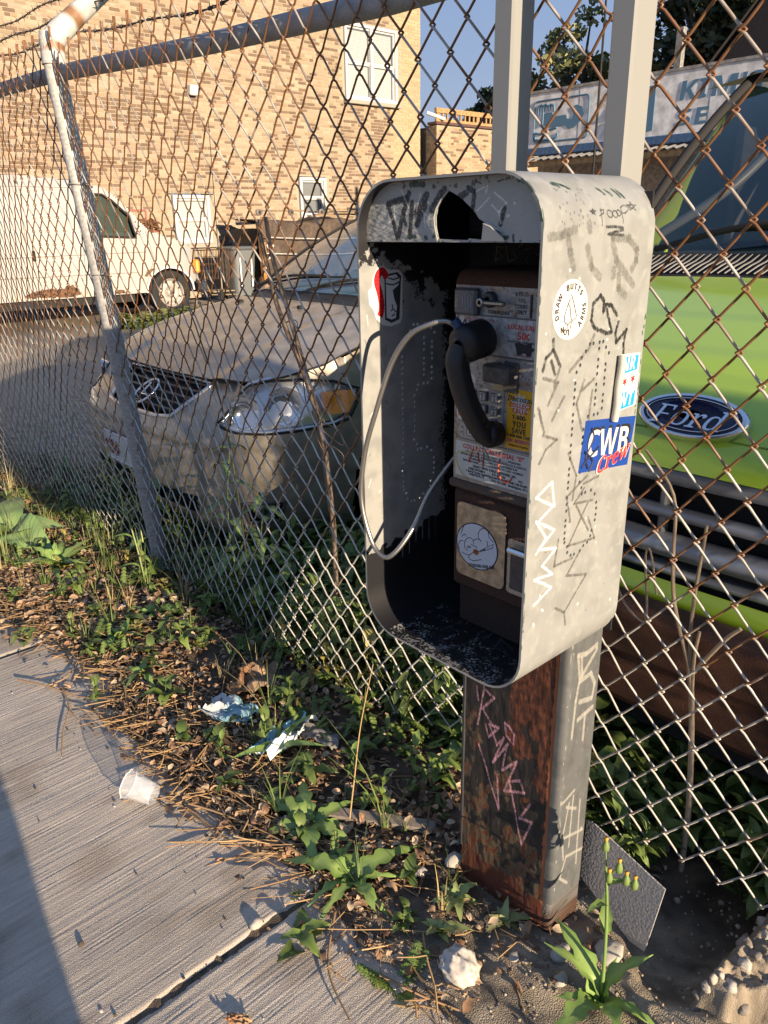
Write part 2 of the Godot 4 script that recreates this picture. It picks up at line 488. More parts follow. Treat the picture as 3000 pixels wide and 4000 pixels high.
func strip_edge(x: float) -> float:
	return pick([[-4.0, -0.66], [-3.2, -0.7], [-2.67, -0.80], [-2.4, -0.82], [-2.16, -0.71], [-1.9, -0.75], [-1.66, -0.72], [-1.4, -0.75], [-1.2, -0.82], [-1.0, -0.76], [-0.76, -0.77], [0.5, -0.75]], x) + 0.035 * gn(x, 0.0, 3.0) + 0.02 * gn(x, 5.0, 11.0)

func ground_y(x: float, z: float) -> float:
	var y := 0.016 + 0.016 * gn(x, z, 1.3) + 0.010 * gn(x, z, 5.0, 1.0) + 0.008 * gn(x, z, 14.0, 2.0)
	var e := strip_edge(x)
	y = lerpf(y, -0.03, smoothstep(e - 0.07, e + 0.035, z))
	# hollow beside the stand
	var q := Vector2((x + 0.47) / 0.15, (z + 1.36) / 0.22).length()
	y -= 0.075 * clampf(1.0 - q * q, 0.0, 1.0)
	return y

func make_ground() -> void:
	# everything beyond: one sheet to the horizon
	var far := MB.new()
	var tint := func(p: Vector3, _u: float, _w: float) -> Color:
		var k := 0.85 + 0.5 * gn(p.x, p.z, 0.22, 3.0)
		return Color(0.42 * k, 0.355 * k, 0.27 * k)
	var flat := func(u: float, w: float) -> Vector3:
		var x := lerpf(-1.0, 1.0, u); var z := lerpf(-1.0, 1.0, w)
		return Vector3(-4.0 + 220.0 * x * x * x + 18.0 * x, -0.07, -8.0 + 220.0 * z * z * z + 18.0 * z)
	far.grid(flat, 70, 70, true, null, tint)
	struct("ground", far, M.soil)
	# near soil with its bumps
	var near := MB.new()
	var shape := func(u: float, w: float) -> Vector3:
		var x := lerpf(-8.0, 1.6, pow(u, 0.62)); var z := lerpf(-0.58, -7.0, pow(w, 1.35))
		var y := ground_y(x, z)
		y = lerpf(-0.075, y, clampf(minf(minf(u, 1.0 - u) * 24.0, (1.0 - w) * 18.0), 0.0, 1.0))
		return Vector3(x, y, z)
	var soil := func(p: Vector3, _u: float, _w: float) -> Color:
		var k := 0.8 + 0.7 * gn(p.x, p.z, 9.0, 4.0) + 0.4 * gn(p.x, p.z, 40.0, 6.0)
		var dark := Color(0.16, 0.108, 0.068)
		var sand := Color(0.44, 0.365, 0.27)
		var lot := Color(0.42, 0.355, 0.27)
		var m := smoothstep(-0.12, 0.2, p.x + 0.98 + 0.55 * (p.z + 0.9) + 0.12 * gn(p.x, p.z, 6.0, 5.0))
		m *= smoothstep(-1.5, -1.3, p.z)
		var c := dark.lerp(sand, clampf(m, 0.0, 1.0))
		c = c.lerp(lot, smoothstep(-3.4, -4.6, p.z + 0.4 * gn(p.x, p.z, 1.2, 7.0)) * 0.9)
		c = c.lerp(lot, smoothstep(-4.4, -5.6, p.x + 0.5 * gn(p.x, p.z, 1.4, 8.0)) * smoothstep(-1.45, -1.8, p.z))
		return Color(c.r * k, c.g * k, c.b * k)
	near.grid(shape, 420, 260, false, null, soil)
	struct("soil_strip", near, M.soil)
	# pavement: broomed concrete slabs
	var walk := Node3D.new()
	walk.name = "sidewalk"
	walk.set_meta("kind", "structure")
	add_child(walk)
	var spans := [[-1.163, 0.52, 560], [-2.842, -1.177, 560], [-4.52, -2.856, 360], [-6.2, -4.534, 60], [-7.9, -6.214, 30], [0.534, 2.2, 40]]
	for s in spans:
		var b := MB.new()
		var x0: float = s[0]; var x1: float = s[1]
		var zs := 40 if s[2] > 100 else 8
		var top := func(u: float, w: float) -> Vector3:
			var x := lerpf(x0, x1, u); var z := lerpf(-1.02, 1.3, pow(w, 1.6))
			var wob := x + 0.004 * gn(x * 0.4, z, 2.0, 9.0)
			var y := 0.0013 * grain.get_noise_2d(wob * 190.0, z * 0.9) + 0.0006 * grain.get_noise_2d(wob * 300.0, z * 5.0) + 0.0018 * gn(x, z, 2.5, 10.0)
			var ed := minf(x - x0, x1 - x)
			y -= 0.006 * (1.0 - smoothstep(0.0, 0.012, ed + 0.004 * gn(x, z, 30.0)))
			return Vector3(x, y, z)
		var shade := func(p: Vector3, _u: float, _w: float) -> Color:
			var k := 0.97 + 0.2 * gn(p.x, p.z, 1.5, 11.0) + 0.22 * gn(p.x, p.z, 55.0, 12.0)
			# stains of soil close to the strip's edge and spots
			var st := clampf(gn(p.x, p.z, 4.0, 13.0) * 3.0 - 0.6, 0.0, 0.45)
			return Color(0.66, 0.57, 0.465).lerp(Color(0.3, 0.23, 0.16), st) * k
		b.grid(top, s[2], zs, true, null, shade)
		b.col = Color(0.3, 0.27, 0.23)
		for e in [x0, x1]:
			var sg := -1.0 if e == x0 else 1.0
			var a := Vector3(e, -0.008, -1.02); var d := Vector3(e, -0.008, 1.3)
			var dn := Vector3(0, -0.1, 0)
			if sg > 0: b.quad(a + dn, a, d, d + dn)
			else: b.quad(d + dn, d, a, a + dn)
		part(walk, "slab", b, M.concrete)
	# soil in the joints
	var j := MB.new()
	for x in [-1.17, -2.849]:
		var fill := func(u: float, w: float) -> Vector3:
			var z := lerpf(-0.95, 1.2, w)
			return Vector3(x + (u - 0.5) * 0.02, -0.005 + 0.010 * gn(x, z, 22.0, 14.0), z)
		var brown := func(p: Vector3, _u: float, _w: float) -> Color: return Color(0.20, 0.145, 0.095) * (0.9 + 0.8 * gn(p.x, p.z, 30.0))
		j.grid(fill, 2, 160, true, null, brown)
	struct("joint_soil", j, M.soil)

const RAIL_Y := [[-9.0, 2.13], [-3.8, 2.065], [-3.137, 2.038], [-2.2, 1.98], [-1.4, 1.945], [0.0, 1.94], [4.0, 2.03], [12.0, 2.1]]
const RAIL_Z := [[-9.0, -1.34], [-3.8, -1.29], [-3.137, -1.278], [-1.4, -1.30], [0.0, -1.325], [3.0, -1.36], [12.0, -1.38]]

func fence_at(x: float, y: float) -> Vector3:
	# the mesh surface hangs on the street side of the rail
	var top := pick(RAIL_Z, x) + 0.034
	var foot := -1.405 + 0.02 * sin(x * 2.1) - 0.02 * smoothstep(-1.0, 0.0, x)
	var k := y / pick(RAIL_Y, x)
	var belly := 0.02 * sin(k * PI) * sin(x * 3.3 + 1.0)
	return Vector3(x, y, lerpf(foot, top, k) + belly)

func make_fence() -> void:
	var f := thing("chain_link_fence", "rusted chain-link fence with top rail and barbed wire behind the payphone", "fence", Vector3(-3.137, 0, -1.42))
	var half := 0.0446
	var rise := 0.0535
	# post with the arm bent back over the lot
	var b := MB.new()
	var pts := smooth_line([Vector3(-3.137, -0.1, -1.432), Vector3(-3.137, 0.7, -1.374), Vector3(-3.137, 1.4, -1.318), Vector3(-3.137, 2.05, -1.262), Vector3(-3.137, 2.16, -1.262)], 10)
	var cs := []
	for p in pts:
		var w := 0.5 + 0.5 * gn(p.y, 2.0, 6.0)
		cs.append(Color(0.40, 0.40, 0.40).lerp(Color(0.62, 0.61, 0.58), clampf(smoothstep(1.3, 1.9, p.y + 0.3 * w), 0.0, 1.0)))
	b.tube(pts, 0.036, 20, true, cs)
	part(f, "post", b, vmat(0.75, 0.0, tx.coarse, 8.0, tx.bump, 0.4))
	b = MB.new()
	pts = smooth_line([Vector3(-3.137, 2.06, -1.262), Vector3(-3.137, 2.14, -1.272), Vector3(-3.137, 2.21, -1.345), Vector3(-3.137, 2.32, -1.475), Vector3(-3.137, 2.52, -1.72)], 6)
	cs = []
	for p in pts:
		var chip := gn(p.y, p.z, 14.0) > 0.22
		cs.append(Color(0.3, 0.16, 0.08) if chip else Color(0.66, 0.65, 0.62))
	b.tube(pts, [0.043, 0.042, 0.041, 0.041, 0.041, 0.041, 0.041, 0.041, 0.04, 0.04, 0.04, 0.04, 0.038, 0.037, 0.036, 0.036, 0.036, 0.035, 0.035, 0.035, 0.034, 0.034, 0.034, 0.034, 0.034], 16, true, cs)
	part(f, "barb_arm", b, M.paint)
	b = MB.new()
	pts = PackedVector3Array()
	cs = []
	for k in 81:
		var x := lerpf(-9.0, 12.0, k / 80.0)
		pts.append(Vector3(x, pick(RAIL_Y, x), pick(RAIL_Z, x)))
		cs.append(Color(0.40, 0.40, 0.405) * (0.95 + 0.3 * gn(x, 1.0, 3.0)))
	b.tube(pts, 0.0265, 18, true, cs)
	part(f, "top_rail", b, vmat(0.6, 0.05, tx.fine, 8.0))
	# further post far along, beyond the picture on the right
	b = MB.new()
	b.col = Color(0.42, 0.42, 0.42)
	b.tube([Vector3(3.2, -0.1, -1.47), Vector3(3.2, 2.1, -1.40)], 0.036, 14)
	part(f, "post", b, M.paint)
	b = MB.new()
	b.col = Color(0.42, 0.42, 0.42)
	b.tube([Vector3(-6.3, -0.1, -1.46), Vector3(-6.3, 2.15, -1.36)], 0.036, 14)
	part(f, "post", b, M.paint)
	# mesh: each wire zigzags between two columns and hooks its neighbours at every bend
	var x := -8.2
	var count := 0
	var rest := MB.new()
	while x < 11.9:
		b = MB.new() if x < 0.15 else rest
		var near := x > -4.2 and x < 0.15
		var foot := 0.02 + 0.03 * sin(x * 4.0) + 0.09 * smoothstep(-0.85, -0.55, x) + 0.02 * smoothstep(-2.2, -1.4, x)
		var head := pick(RAIL_Y, x) + 0.055
		var row := int(floor(foot / rise))
		var odd := (count % 2)
		pts = PackedVector3Array()
		cs = []
		var y := row * rise
		var k := 0
		var stray := 0.004 * gn(x, 3.0, 20.0)
		while y < head:
			# bend at y, on the left or right column
			var right := ((row + k + odd) % 2 == 0)
			var ya := maxf(y, foot)
			var xa := x + (half if right else 0.0)
			var xb := x + (0.0 if right else half)
			var ov := 0.0045
			var sx := 1.0 if right else -1.0
			var jig := 0.0025 * gn(xa, y, 40.0, 2.0)
			var deep := 0.0028 * (1.0 if (count + k) % 2 == 0 else -1.0)
			var rusty := 0.5 + 0.5 * gn(xa * 1.0, y, 1.7, 3.0) + 0.8 * gn(xa, y, 12.0, 4.0)
			var lift := smoothstep(0.45, 1.15, y + 0.25 * gn(xa, y, 3.0, 5.0))
			var stops := [[0.0, ov, -0.0035], [0.06, ov * 0.7, 0.0], [0.14, 0.0, 0.0], [0.5, 0.0, 0.0015], [0.86, 0.0, 0.0], [0.94, ov * 0.7, 0.0]] if near else [[0.0, ov, 0.0], [0.12, 0.0, 0.0], [0.88, 0.0, 0.0]]
			for s in stops:
				var q: float = s[0]
				var px: float = lerpf(xa, xb, q) + s[1] * sx * (1.0 if q < 0.5 else -1.0) + stray
				var py := lerpf(y, y + rise, q) + jig
				if py < foot: continue
				var p := fence_at(px, py)
				p.z += deep * cos(q * PI)
				pts.append(p)
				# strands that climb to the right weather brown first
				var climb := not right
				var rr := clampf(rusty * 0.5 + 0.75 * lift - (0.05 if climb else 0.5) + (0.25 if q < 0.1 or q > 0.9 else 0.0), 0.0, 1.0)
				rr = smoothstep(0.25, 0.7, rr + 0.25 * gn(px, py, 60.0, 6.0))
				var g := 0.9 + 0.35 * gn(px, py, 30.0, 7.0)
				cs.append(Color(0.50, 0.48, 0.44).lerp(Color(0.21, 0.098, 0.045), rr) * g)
			y += rise
			k += 1
		# twisted tip above the rail
		var tip := pts[-1]
		pts.append(tip + Vector3(0.004, 0.018, 0.002)); cs.append(cs[-1])
		pts.append(tip + Vector3(-0.003, 0.032, -0.002)); cs.append(cs[-1])
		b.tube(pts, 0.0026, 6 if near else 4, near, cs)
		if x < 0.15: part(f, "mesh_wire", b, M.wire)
		x += half
		count += 1
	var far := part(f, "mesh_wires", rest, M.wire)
	far.set_meta("kind", "stuff")
	# barbed strands on the arm
	var strands := [[[[-9.0, 2.42], [-3.94, 2.21], [-3.04, 2.17], [-2.7, 2.12], [-2.15, 2.085], [0.0, 2.11], [4.0, 2.2], [12.0, 2.25]], -1.352], [[[-9.0, 2.5], [-4.04, 2.303], [-3.26, 2.282], [-2.0, 2.25], [4.0, 2.31], [12.0, 2.35]], -1.43], [[[-9.0, 2.6], [-3.1, 2.42], [4.0, 2.42], [12.0, 2.46]], -1.60]]
	for s in strands:
		b = MB.new()
		b.col = Color(0.085, 0.068, 0.055)
		var on := func(sx: float) -> Vector3: return Vector3(sx, pick(s[0], sx) + 0.007 * sin(sx * 9.0), s[1])
		for ply in 2:
			pts = PackedVector3Array()
			for q in 481:
				var an := q * 2.2 + ply * PI
				pts.append(on.call(lerpf(-9.0, 12.0, q / 480.0)) + Vector3(0, 0.0028 * cos(an), 0.0028 * sin(an)))
			b.tube(pts, 0.0021, 4, false)
		for q2 in 150:
			var o: Vector3 = on.call(lerpf(-8.5, 3.0, q2 / 150.0) + 0.02 * sin(q2 * 7.0))
			for e in 4:
				var d := Vector3(rng.randf_range(-0.6, 0.6), cos(e * 1.7 + q2), sin(e * 1.7 + q2)).normalized()
				b.tube([o, o + d * 0.021], [0.0019, 0.0007], 4, false)
			b.tube([o - Vector3(0.007, 0, 0), o + Vector3(0.007, 0, 0)], 0.0055, 6)
		part(f, "barbed_strand", b, M.wire)
	# wire ties round the post
	for ty in [0.42, 0.93, 1.33, 1.66]:
		b = MB.new()
		pts = PackedVector3Array()
		for k in 13:
			var an := TAU * k / 12.0
			pts.append(Vector3(-3.137 + 0.041 * cos(an), ty + 0.006 * sin(an), lerpf(-1.432, -1.262, ty / 2.05) + 0.044 * sin(an)))
		pts.append(pts[-1] + Vector3(0.03, 0.01, 0.02))
		b.col = Color(0.28, 0.26, 0.24)
		b.tube(pts, 0.0024, 5)
		part(f, "tie_wire", b, M.wire)

const RAD := 0.08
const SKIN := 0.004
const LOOP := 2.2407      # length round the shell

const TINTS := [Color(0.09, 0.085, 0.085), Color(0.27, 0.265, 0.25), Color(0.13, 0.19, 0.165), Color(0.93, 0.92, 0.88), Color(0.80, 0.58, 0.63), Color(0.62, 0.61, 0.58)]

func outline(inset: float) -> Array:
	# points round the shell, [x, y, nx, ny, s], starting at the foot of the right side and going up
	var r := []
	var segs := 9
	var cx := [XR - RAD, XL + RAD, XL + RAD, XR - RAD]
	var cy := [YT - RAD, YT - RAD, YB + RAD, YB + RAD]
	var s := 0.0
	var prev := Vector2(XR, YB + RAD)
	r.append([XR - inset, YB + RAD, 1.0, 0.0, 0.0])
	for q in 4:
		for k in segs + 1:
			var an := PI * 0.5 * (q + float(k) / segs)
			var p := Vector2(cx[q] + RAD * cos(an), cy[q] + RAD * sin(an))
			s += p.distance_to(prev)
			prev = p
			r.append([p.x - inset * cos(an), p.y - inset * sin(an), cos(an), sin(an), s])
	return r

func hole_dots() -> Array:
	# dots of a handset outline, [depth, height]
	var o := Vector2(0.098, 0.985)
	var path := [Vector2(0.0, 0.035), Vector2(0.0, 0.30), Vector2(0.012, 0.325), Vector2(0.035, 0.342), Vector2(0.065, 0.342), Vector2(0.082, 0.325), Vector2(0.078, 0.235), Vector2(0.04, 0.232), Vector2(0.034, 0.215), Vector2(0.034, 0.12), Vector2(0.042, 0.102), Vector2(0.08, 0.1), Vector2(0.088, 0.06), Vector2(0.07, 0.012), Vector2(0.035, 0.0), Vector2(0.012, 0.008), Vector2(0.0, 0.035)]
	var r := []
	var left := 0.0
	for k in path.size() - 1:
		var a: Vector2 = path[k]; var b: Vector2 = path[k + 1]
		var l := a.distance_to(b)
		var t := left
		while t < l:
			r.append(o + a.lerp(b, t / l))
			t += 0.0122
		left = t - l
	for k in 8: r.append(o + Vector2(0.057, 0.245 + k * 0.0122))
	return r

# one face of a punched side; depth along -z, height along y
func punched(b: MB, x: float, out: float, dots: Array, rad: float, deep: float) -> void:
	var nu := 30; var nv := 68
	var du := (ZF - ZB) / nu; var y0 := YB + RAD; var dv := (YT - YB - 2.0 * RAD) / nv
	var grid := {}
	for d in dots:
		var key := Vector2i(int(d.x / du), int((d.y - y0) / dv))
		grid[key] = d
	var uv := func(d: float, y: float) -> Vector2:
		var s: float = (y - y0) if x > -0.85 else 1.1203 + (YT - RAD - y)
		return Vector2(d / (ZF - ZB), s / LOOP)
	var nn := Vector3(out, 0, 0)
	for a in nu:
		for e in nv:
			var c := [Vector2(a * du, y0 + e * dv), Vector2(a * du, y0 + (e + 1) * dv), Vector2((a + 1) * du, y0 + (e + 1) * dv), Vector2((a + 1) * du, y0 + e * dv)]
			var k := b.v.size()
			for p in c: b.vert(Vector3(x, p.y, ZF - p.x), nn, uv.call(p.x, p.y))
			var key := Vector2i(a, e)
			if not grid.has(key):
				if out > 0: b.i.append_array([k, k + 1, k + 2, k, k + 2, k + 3])
				else: b.i.append_array([k, k + 2, k + 1, k, k + 3, k + 2])
				continue
			var m: Vector2 = grid[key]
			m.x = clampf(m.x, a * du + rad * 1.1, (a + 1) * du - rad * 1.1)
			m.y = clampf(m.y, y0 + e * dv + rad * 1.1, y0 + (e + 1) * dv - rad * 1.1)
			var ring := b.v.size()
			for q in 8:
				var an := PI * 1.25 - TAU * q / 8.0
				var p := m + Vector2(cos(an), sin(an)) * rad
				b.vert(Vector3(x, p.y, ZF - p.x), nn, uv.call(p.x, p.y))
			for q in 4:
				# corner q, ring points 2q, 2q+1, 2q+2
				var r0 := ring + 2 * q; var r1 := ring + 2 * q + 1; var r2 := ring + (2 * q + 2) % 8
				var c0 := k + q; var c1 := k + (q + 1) % 4
				var tris := [c0, r1, r0, c0, c1, r1, c1, r2, r1]
				for w in range(0, 9, 3):
					if out > 0: b.i.append_array([tris[w], tris[w + 1], tris[w + 2]])
					else: b.i.append_array([tris[w], tris[w + 2], tris[w + 1]])
			if deep != 0.0:
				for q in 8:
					var p0 := b.v[ring + q]; var p1 := b.v[ring + (q + 1) % 8]
					var sh := Vector3(-deep, 0, 0)
					b.quad(p0, p1, p1 + sh, p0 + sh)

func marks(c: CV, list: Array, map: Callable, px: float, rough := 0.35) -> void:
	for m in list:
		var pts := PackedVector2Array()
		for k in range(3, m.size(), 2): pts.append(map.call(float(m[k]), float(m[k + 1])))
		c.stroke(pts, maxf(m[0] * px, 0.55), TINTS[m[1]], m[2] / 100.0, rough)

func make_booth() -> void:
	var t := thing("phone_booth", "grey graffitied payphone booth shell on a rusty stand with two posts", "phone booth", Vector3(-0.8425, 0, -1.15))
	# ---- paint outside
	var pw := 256; var ph := 2048
	var paint := rgb8(134, 136, 135)
	var c := CV.new(pw, ph, paint)
	c.cover(paint.darkened(0.1), 0.45, 0.8, 0.012, 0.8, 5)
	c.cover(rgb8(148, 150, 147), 0.55, 0.75, 0.03, 0.5, 6)
	var sp := func(d: float, y: float) -> Vector2: return Vector2(d / 284.0 * pw, (y / 1000.0 - YB - RAD) / LOOP * ph)
	for k in 70:   # flecks of white primer and dark chips
		var q: Vector2 = sp.call(rng.randf_range(10, 280), rng.randf_range(850, 1500))
		if k % 3 == 0: c.blot(q, Vector2(rng.randf_range(1, 2.6), rng.randf_range(1, 4)), rgb8(228, 226, 216), 0.8, 0.8, 0.4)
		elif k % 3 == 1: c.blot(q, Vector2(rng.randf_range(0.8, 1.6), rng.randf_range(0.8, 1.8)), rgb8(60, 66, 60), 0.8, 0.8, 0.4)
	for k in 46:
		var q: Vector2 = sp.call(rng.randf_range(40, 125), rng.randf_range(1490, 1548))
		c.blot(q, Vector2(rng.randf_range(0.8, 2.0), rng.randf_range(0.8, 2.6)), rgb8(74, 82, 74), 0.75, 0.8, 0.4)
	c.cover(rgb8(120, 119, 112), 0.58, 0.75, 0.05, 0.4, 9, Rect2i(60, 380, 150, 120))
	for k in 34:   # paint gone along the front edge
		var q: Vector2 = sp.call(rng.randf_range(-1, 2), rng.randf_range(760, 1560))
		c.blot(q, Vector2(rng.randf_range(0.8, 1.8), rng.randf_range(2, 14)), rgb8(52, 66, 62), 0.9, 0.6, 0.4)
	for k in 14:
		var q: Vector2 = sp.call(rng.randf_range(270, 284), rng.randf_range(1180, 1360))
		c.blot(q, Vector2(rng.randf_range(1, 3), rng.randf_range(2, 8)), rgb8(64, 78, 68), 0.9, 0.7, 0.4)
	marks(c, SIDE_MARKS, sp, 0.9, 0.55)
	var outer := mat(Color.WHITE, 0.5, 0.0, c.tex())
	outer.texture_repeat = false
	outer.normal_enabled = true
	outer.normal_texture = bump_tex(256, 0.03, 41, 2.2)
	outer.normal_scale = 0.35
	# ---- paint inside
	c = CV.new(pw, ph, rgb8(142, 143, 141))
	c.cover(rgb8(122, 124, 124), 0.45, 0.8, 0.02, 0.8, 15)
	var ink := rgb8(26, 26, 30)
	var f := FastNoiseLite.new(); f.seed = 8; f.frequency = 0.03; f.fractal_octaves = 4
	for y in ph:
		var s := (y + 0.5) / ph * LOOP
		for x in pw:
			var d := (x + 0.5) / pw * 284.0
			var q := f.get_noise_2d(x, y) ; var q2 := f.get_noise_2d(x * 5.0, y * 5.0)
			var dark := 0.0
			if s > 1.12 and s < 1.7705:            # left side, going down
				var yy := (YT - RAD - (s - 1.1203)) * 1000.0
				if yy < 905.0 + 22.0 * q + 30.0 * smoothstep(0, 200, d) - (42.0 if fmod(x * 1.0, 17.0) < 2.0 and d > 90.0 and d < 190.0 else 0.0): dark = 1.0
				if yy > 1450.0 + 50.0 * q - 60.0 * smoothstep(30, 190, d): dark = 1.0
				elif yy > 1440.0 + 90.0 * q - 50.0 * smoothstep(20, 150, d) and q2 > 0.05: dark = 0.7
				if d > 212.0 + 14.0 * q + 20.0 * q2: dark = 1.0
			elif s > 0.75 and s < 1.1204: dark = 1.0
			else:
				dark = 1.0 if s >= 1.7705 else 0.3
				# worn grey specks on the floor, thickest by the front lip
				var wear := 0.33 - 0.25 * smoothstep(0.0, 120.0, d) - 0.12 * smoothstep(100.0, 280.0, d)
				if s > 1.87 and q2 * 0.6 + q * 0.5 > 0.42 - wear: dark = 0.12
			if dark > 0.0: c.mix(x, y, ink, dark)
	for k in 5:    # scratches in the black
		var yy := 1.93 + rng.randf() * 0.2
		c.stroke([Vector2(rng.randf_range(30, 120), yy / LOOP * ph), Vector2(rng.randf_range(120, 230), (yy + rng.randf_range(-0.05, 0.05)) / LOOP * ph)], 1.0, rgb8(120, 120, 118), 0.6, 1.0)
	for k in 16:
		var p := Vector2(rng.randf_range(5, 60), rng.randf_range(1.15, 1.6) / LOOP * ph)
		c.stroke([p, p + Vector2(rng.randf_range(-8, 8), rng.randf_range(4, 18))], 0.7, [rgb8(230, 228, 220), rgb8(60, 62, 60)][k % 2], 0.7, 0.6)
	var inner := mat(Color.WHITE, 0.48, 0.0, c.tex())
	inner.texture_repeat = false
	# ---- shell: bent sheet with punched sides
	var dots := hole_dots()
	var bo := MB.new(); var bi := MB.new()
	var oo := outline(0.0); var ii := outline(SKIN)
	for k in range(1, oo.size() - 1):
		var a = oo[k]; var e = oo[k + 1]; var ai = ii[k]; var ei = ii[k + 1]
		var flat_side: bool = (absf(a[0] - e[0]) < 1e-6 and absf(a[1] - e[1]) > 0.3)
		if k == 0 or flat_side: continue
		for face in 2:
			var b: MB = bo if face == 0 else bi
			var p = a if face == 0 else ai
			var q = e if face == 0 else ei
			var sg := 1.0 if face == 0 else -1.0
			var n0 := Vector3(a[2], a[3], 0) * sg; var n1 := Vector3(e[2], e[3], 0) * sg
			var k0 := b.vert(Vector3(p[0], p[1], ZF), n0, Vector2(0, a[4] / LOOP))
			b.vert(Vector3(p[0], p[1], ZB), n0, Vector2(1, a[4] / LOOP))
			b.vert(Vector3(q[0], q[1], ZB), n1, Vector2(1, e[4] / LOOP))
			b.vert(Vector3(q[0], q[1], ZF), n1, Vector2(0, e[4] / LOOP))
			if face == 0: b.i.append_array([k0, k0 + 3, k0 + 2, k0, k0 + 2, k0 + 1])
			else: b.i.append_array([k0, k0 + 2, k0 + 3, k0, k0 + 1, k0 + 2])
	punched(bo, XR, 1.0, dots, 0.0031, SKIN)
	punched(bo, XL, -1.0, dots, 0.0031, -SKIN)
	punched(bi, XL + SKIN, 1.0, dots, 0.0031, 0.0)
	punched(bi, XR - SKIN, -1.0, dots, 0.0031, 0.0)
	for k in oo.size():     # rims, front and back
		var a = oo[k]; var e = oo[(k + 1) % oo.size()]; var ai = ii[k]; var ei = ii[(k + 1) % oo.size()]
		var u := Vector2(0.005, a[4] / LOOP)
		bo.quad(Vector3(a[0], a[1], ZF), Vector3(ai[0], ai[1], ZF), Vector3(ei[0], ei[1], ZF), Vector3(e[0], e[1], ZF), u, u, u, u)
		bo.quad(Vector3(e[0], e[1], ZB), Vector3(ei[0], ei[1], ZB), Vector3(ai[0], ai[1], ZB), Vector3(a[0], a[1], ZB), u, u, u, u)
	part(t, "shell", bo, outer)
	part(t, "shell_lining", bi, inner)
	# ---- back
	var b := MB.new()
	b.box(Vector3((XL + XR) * 0.5, (YT + YB) * 0.5, ZB + 0.003), Vector3(XR - XL - 0.012, YT - YB - 0.05, 0.004))
	part(t, "back_panel", b, mat(lin(0.012, 0.012, 0.014), 0.7, 0.0, tx.coarse, 6.0))
	for s in [[[-962, 1460], [-964, 1435]], [[-962, 1460], [-948, 1458], [-960, 1449], [-946, 1442], [-966, 1435]], [[-942, 1462], [-934, 1434], [-914, 1440], [-923, 1448]], [[-911, 1459], [-907, 1464], [-904, 1464]], [[-899, 1453], [-881, 1459], [-896, 1435], [-890, 1433]], [[-875, 1448], [-869, 1464], [-861, 1448], [-875, 1446]]]:
		b = MB.new()
		var pts := PackedVector3Array()
		for q in s: pts.append(Vector3(q[0] / 1000.0, q[1] / 1000.0, ZB + 0.0052))
		b.tube(pts, 0.0011, 4)
		part(t, "scratched_letter", b, mat(lin(0.2, 0.18, 0.15), 0.8))
	# ---- header with its torn hole
	c = CV.new(512, 128, rgb8(150, 151, 148))
	c.cover(rgb8(148, 148, 143), 0.45, 0.7, 0.02, 0.7, 17)
	var hp := func(x: float, y: float) -> Vector2: return Vector2((x + 1032.0) / 379.0 * 512.0, (y - 1470.0) / 97.0 * 128.0)
	c.cover(rgb8(70, 76, 72), 0.62, 0.66, 0.06, 0.8, 18, Rect2i(0, 0, 512, 10))
	c.cover(rgb8(60, 66, 62), 0.66, 0.7, 0.04, 0.8, 19, Rect2i(0, 104, 512, 24))
	marks(c, HEADER_MARKS, hp, 1.33, 0.5)
	var hm := mat(Color.WHITE, 0.5, 0.0, c.tex())
	hm.texture_repeat = false
	hm.normal_enabled = true
	hm.normal_texture = bump_tex(256, 0.05, 42, 3.0)
	hm.normal_scale = 0.5
	var zh := -0.8985
	var xl := XL + SKIN; var xr := XR - SKIN; var top := YT - SKIN; var low := 1.474
	var arc := func(cx: float, a0: float, a1: float) -> PackedVector2Array:
		var r := PackedVector2Array()
		for k in 9:
			var an := deg_to_rad(lerpf(a0, a1, k / 8.0))
			r.append(Vector2(cx + (RAD - SKIN) * cos(an), YT - RAD + (RAD - SKIN) * sin(an)))
		return r
	var lp := PackedVector2Array([Vector2(-0.862, low), Vector2(-0.862, 1.4785), Vector2(-0.867, 1.495), Vector2(-0.868, 1.509), Vector2(-0.864, 1.522), Vector2(-0.856, 1.533), Vector2(-0.841, 1.546), Vector2(-0.841, top)])
	lp.append_array(arc.call(XL + RAD, 90.0, 180.0)); lp.append(Vector2(xl, low))
	var rp := PackedVector2Array([Vector2(-0.862, low), Vector2(xr, low)])
	rp.append_array(arc.call(XR - RAD, 0.0, 90.0))
	rp.append_array([Vector2(-0.841, top), Vector2(-0.841, 1.546), Vector2(-0.829, 1.541), Vector2(-0.812, 1.532), Vector2(-0.79, 1.516), Vector2(-0.781, 1.506), Vector2(-0.774, 1.503), Vector2(-0.767, 1.498), Vector2(-0.772, 1.49), Vector2(-0.773, 1.4775), Vector2(-0.80, 1.4795), Vector2(-0.802, 1.477), Vector2(-0.862, 1.4785)])
	b = MB.new()
	var uvr := Rect2(-1.032, 1.470, 0.379, 0.097)
	b.slab(lp, Vector3(0, 0, zh - 0.002), Vector3.RIGHT, Vector3.UP, 0.002, uvr)
	b.slab(rp, Vector3(0, 0, zh - 0.002), Vector3.RIGHT, Vector3.UP, 0.002, uvr)
	# lip turned up along the tear and a peeled flap
	b.tube([Vector3(-0.862, 1.476, zh + 0.002), Vector3(-0.867, 1.495, zh + 0.003), Vector3(-0.868, 1.509, zh + 0.004), Vector3(-0.864, 1.522, zh + 0.003), Vector3(-0.856, 1.533, zh + 0.002), Vector3(-0.842, 1.546, zh)], 0.0016, 5)
	var hd := part(t, "header_panel", b, hm)
	b = MB.new()
	b.quad(Vector3(-0.775, 1.476, zh + 0.001), Vector3(-0.768, 1.499, zh + 0.006), Vector3(-0.745, 1.492, zh + 0.008), Vector3(-0.73, 1.4755, zh + 0.002))
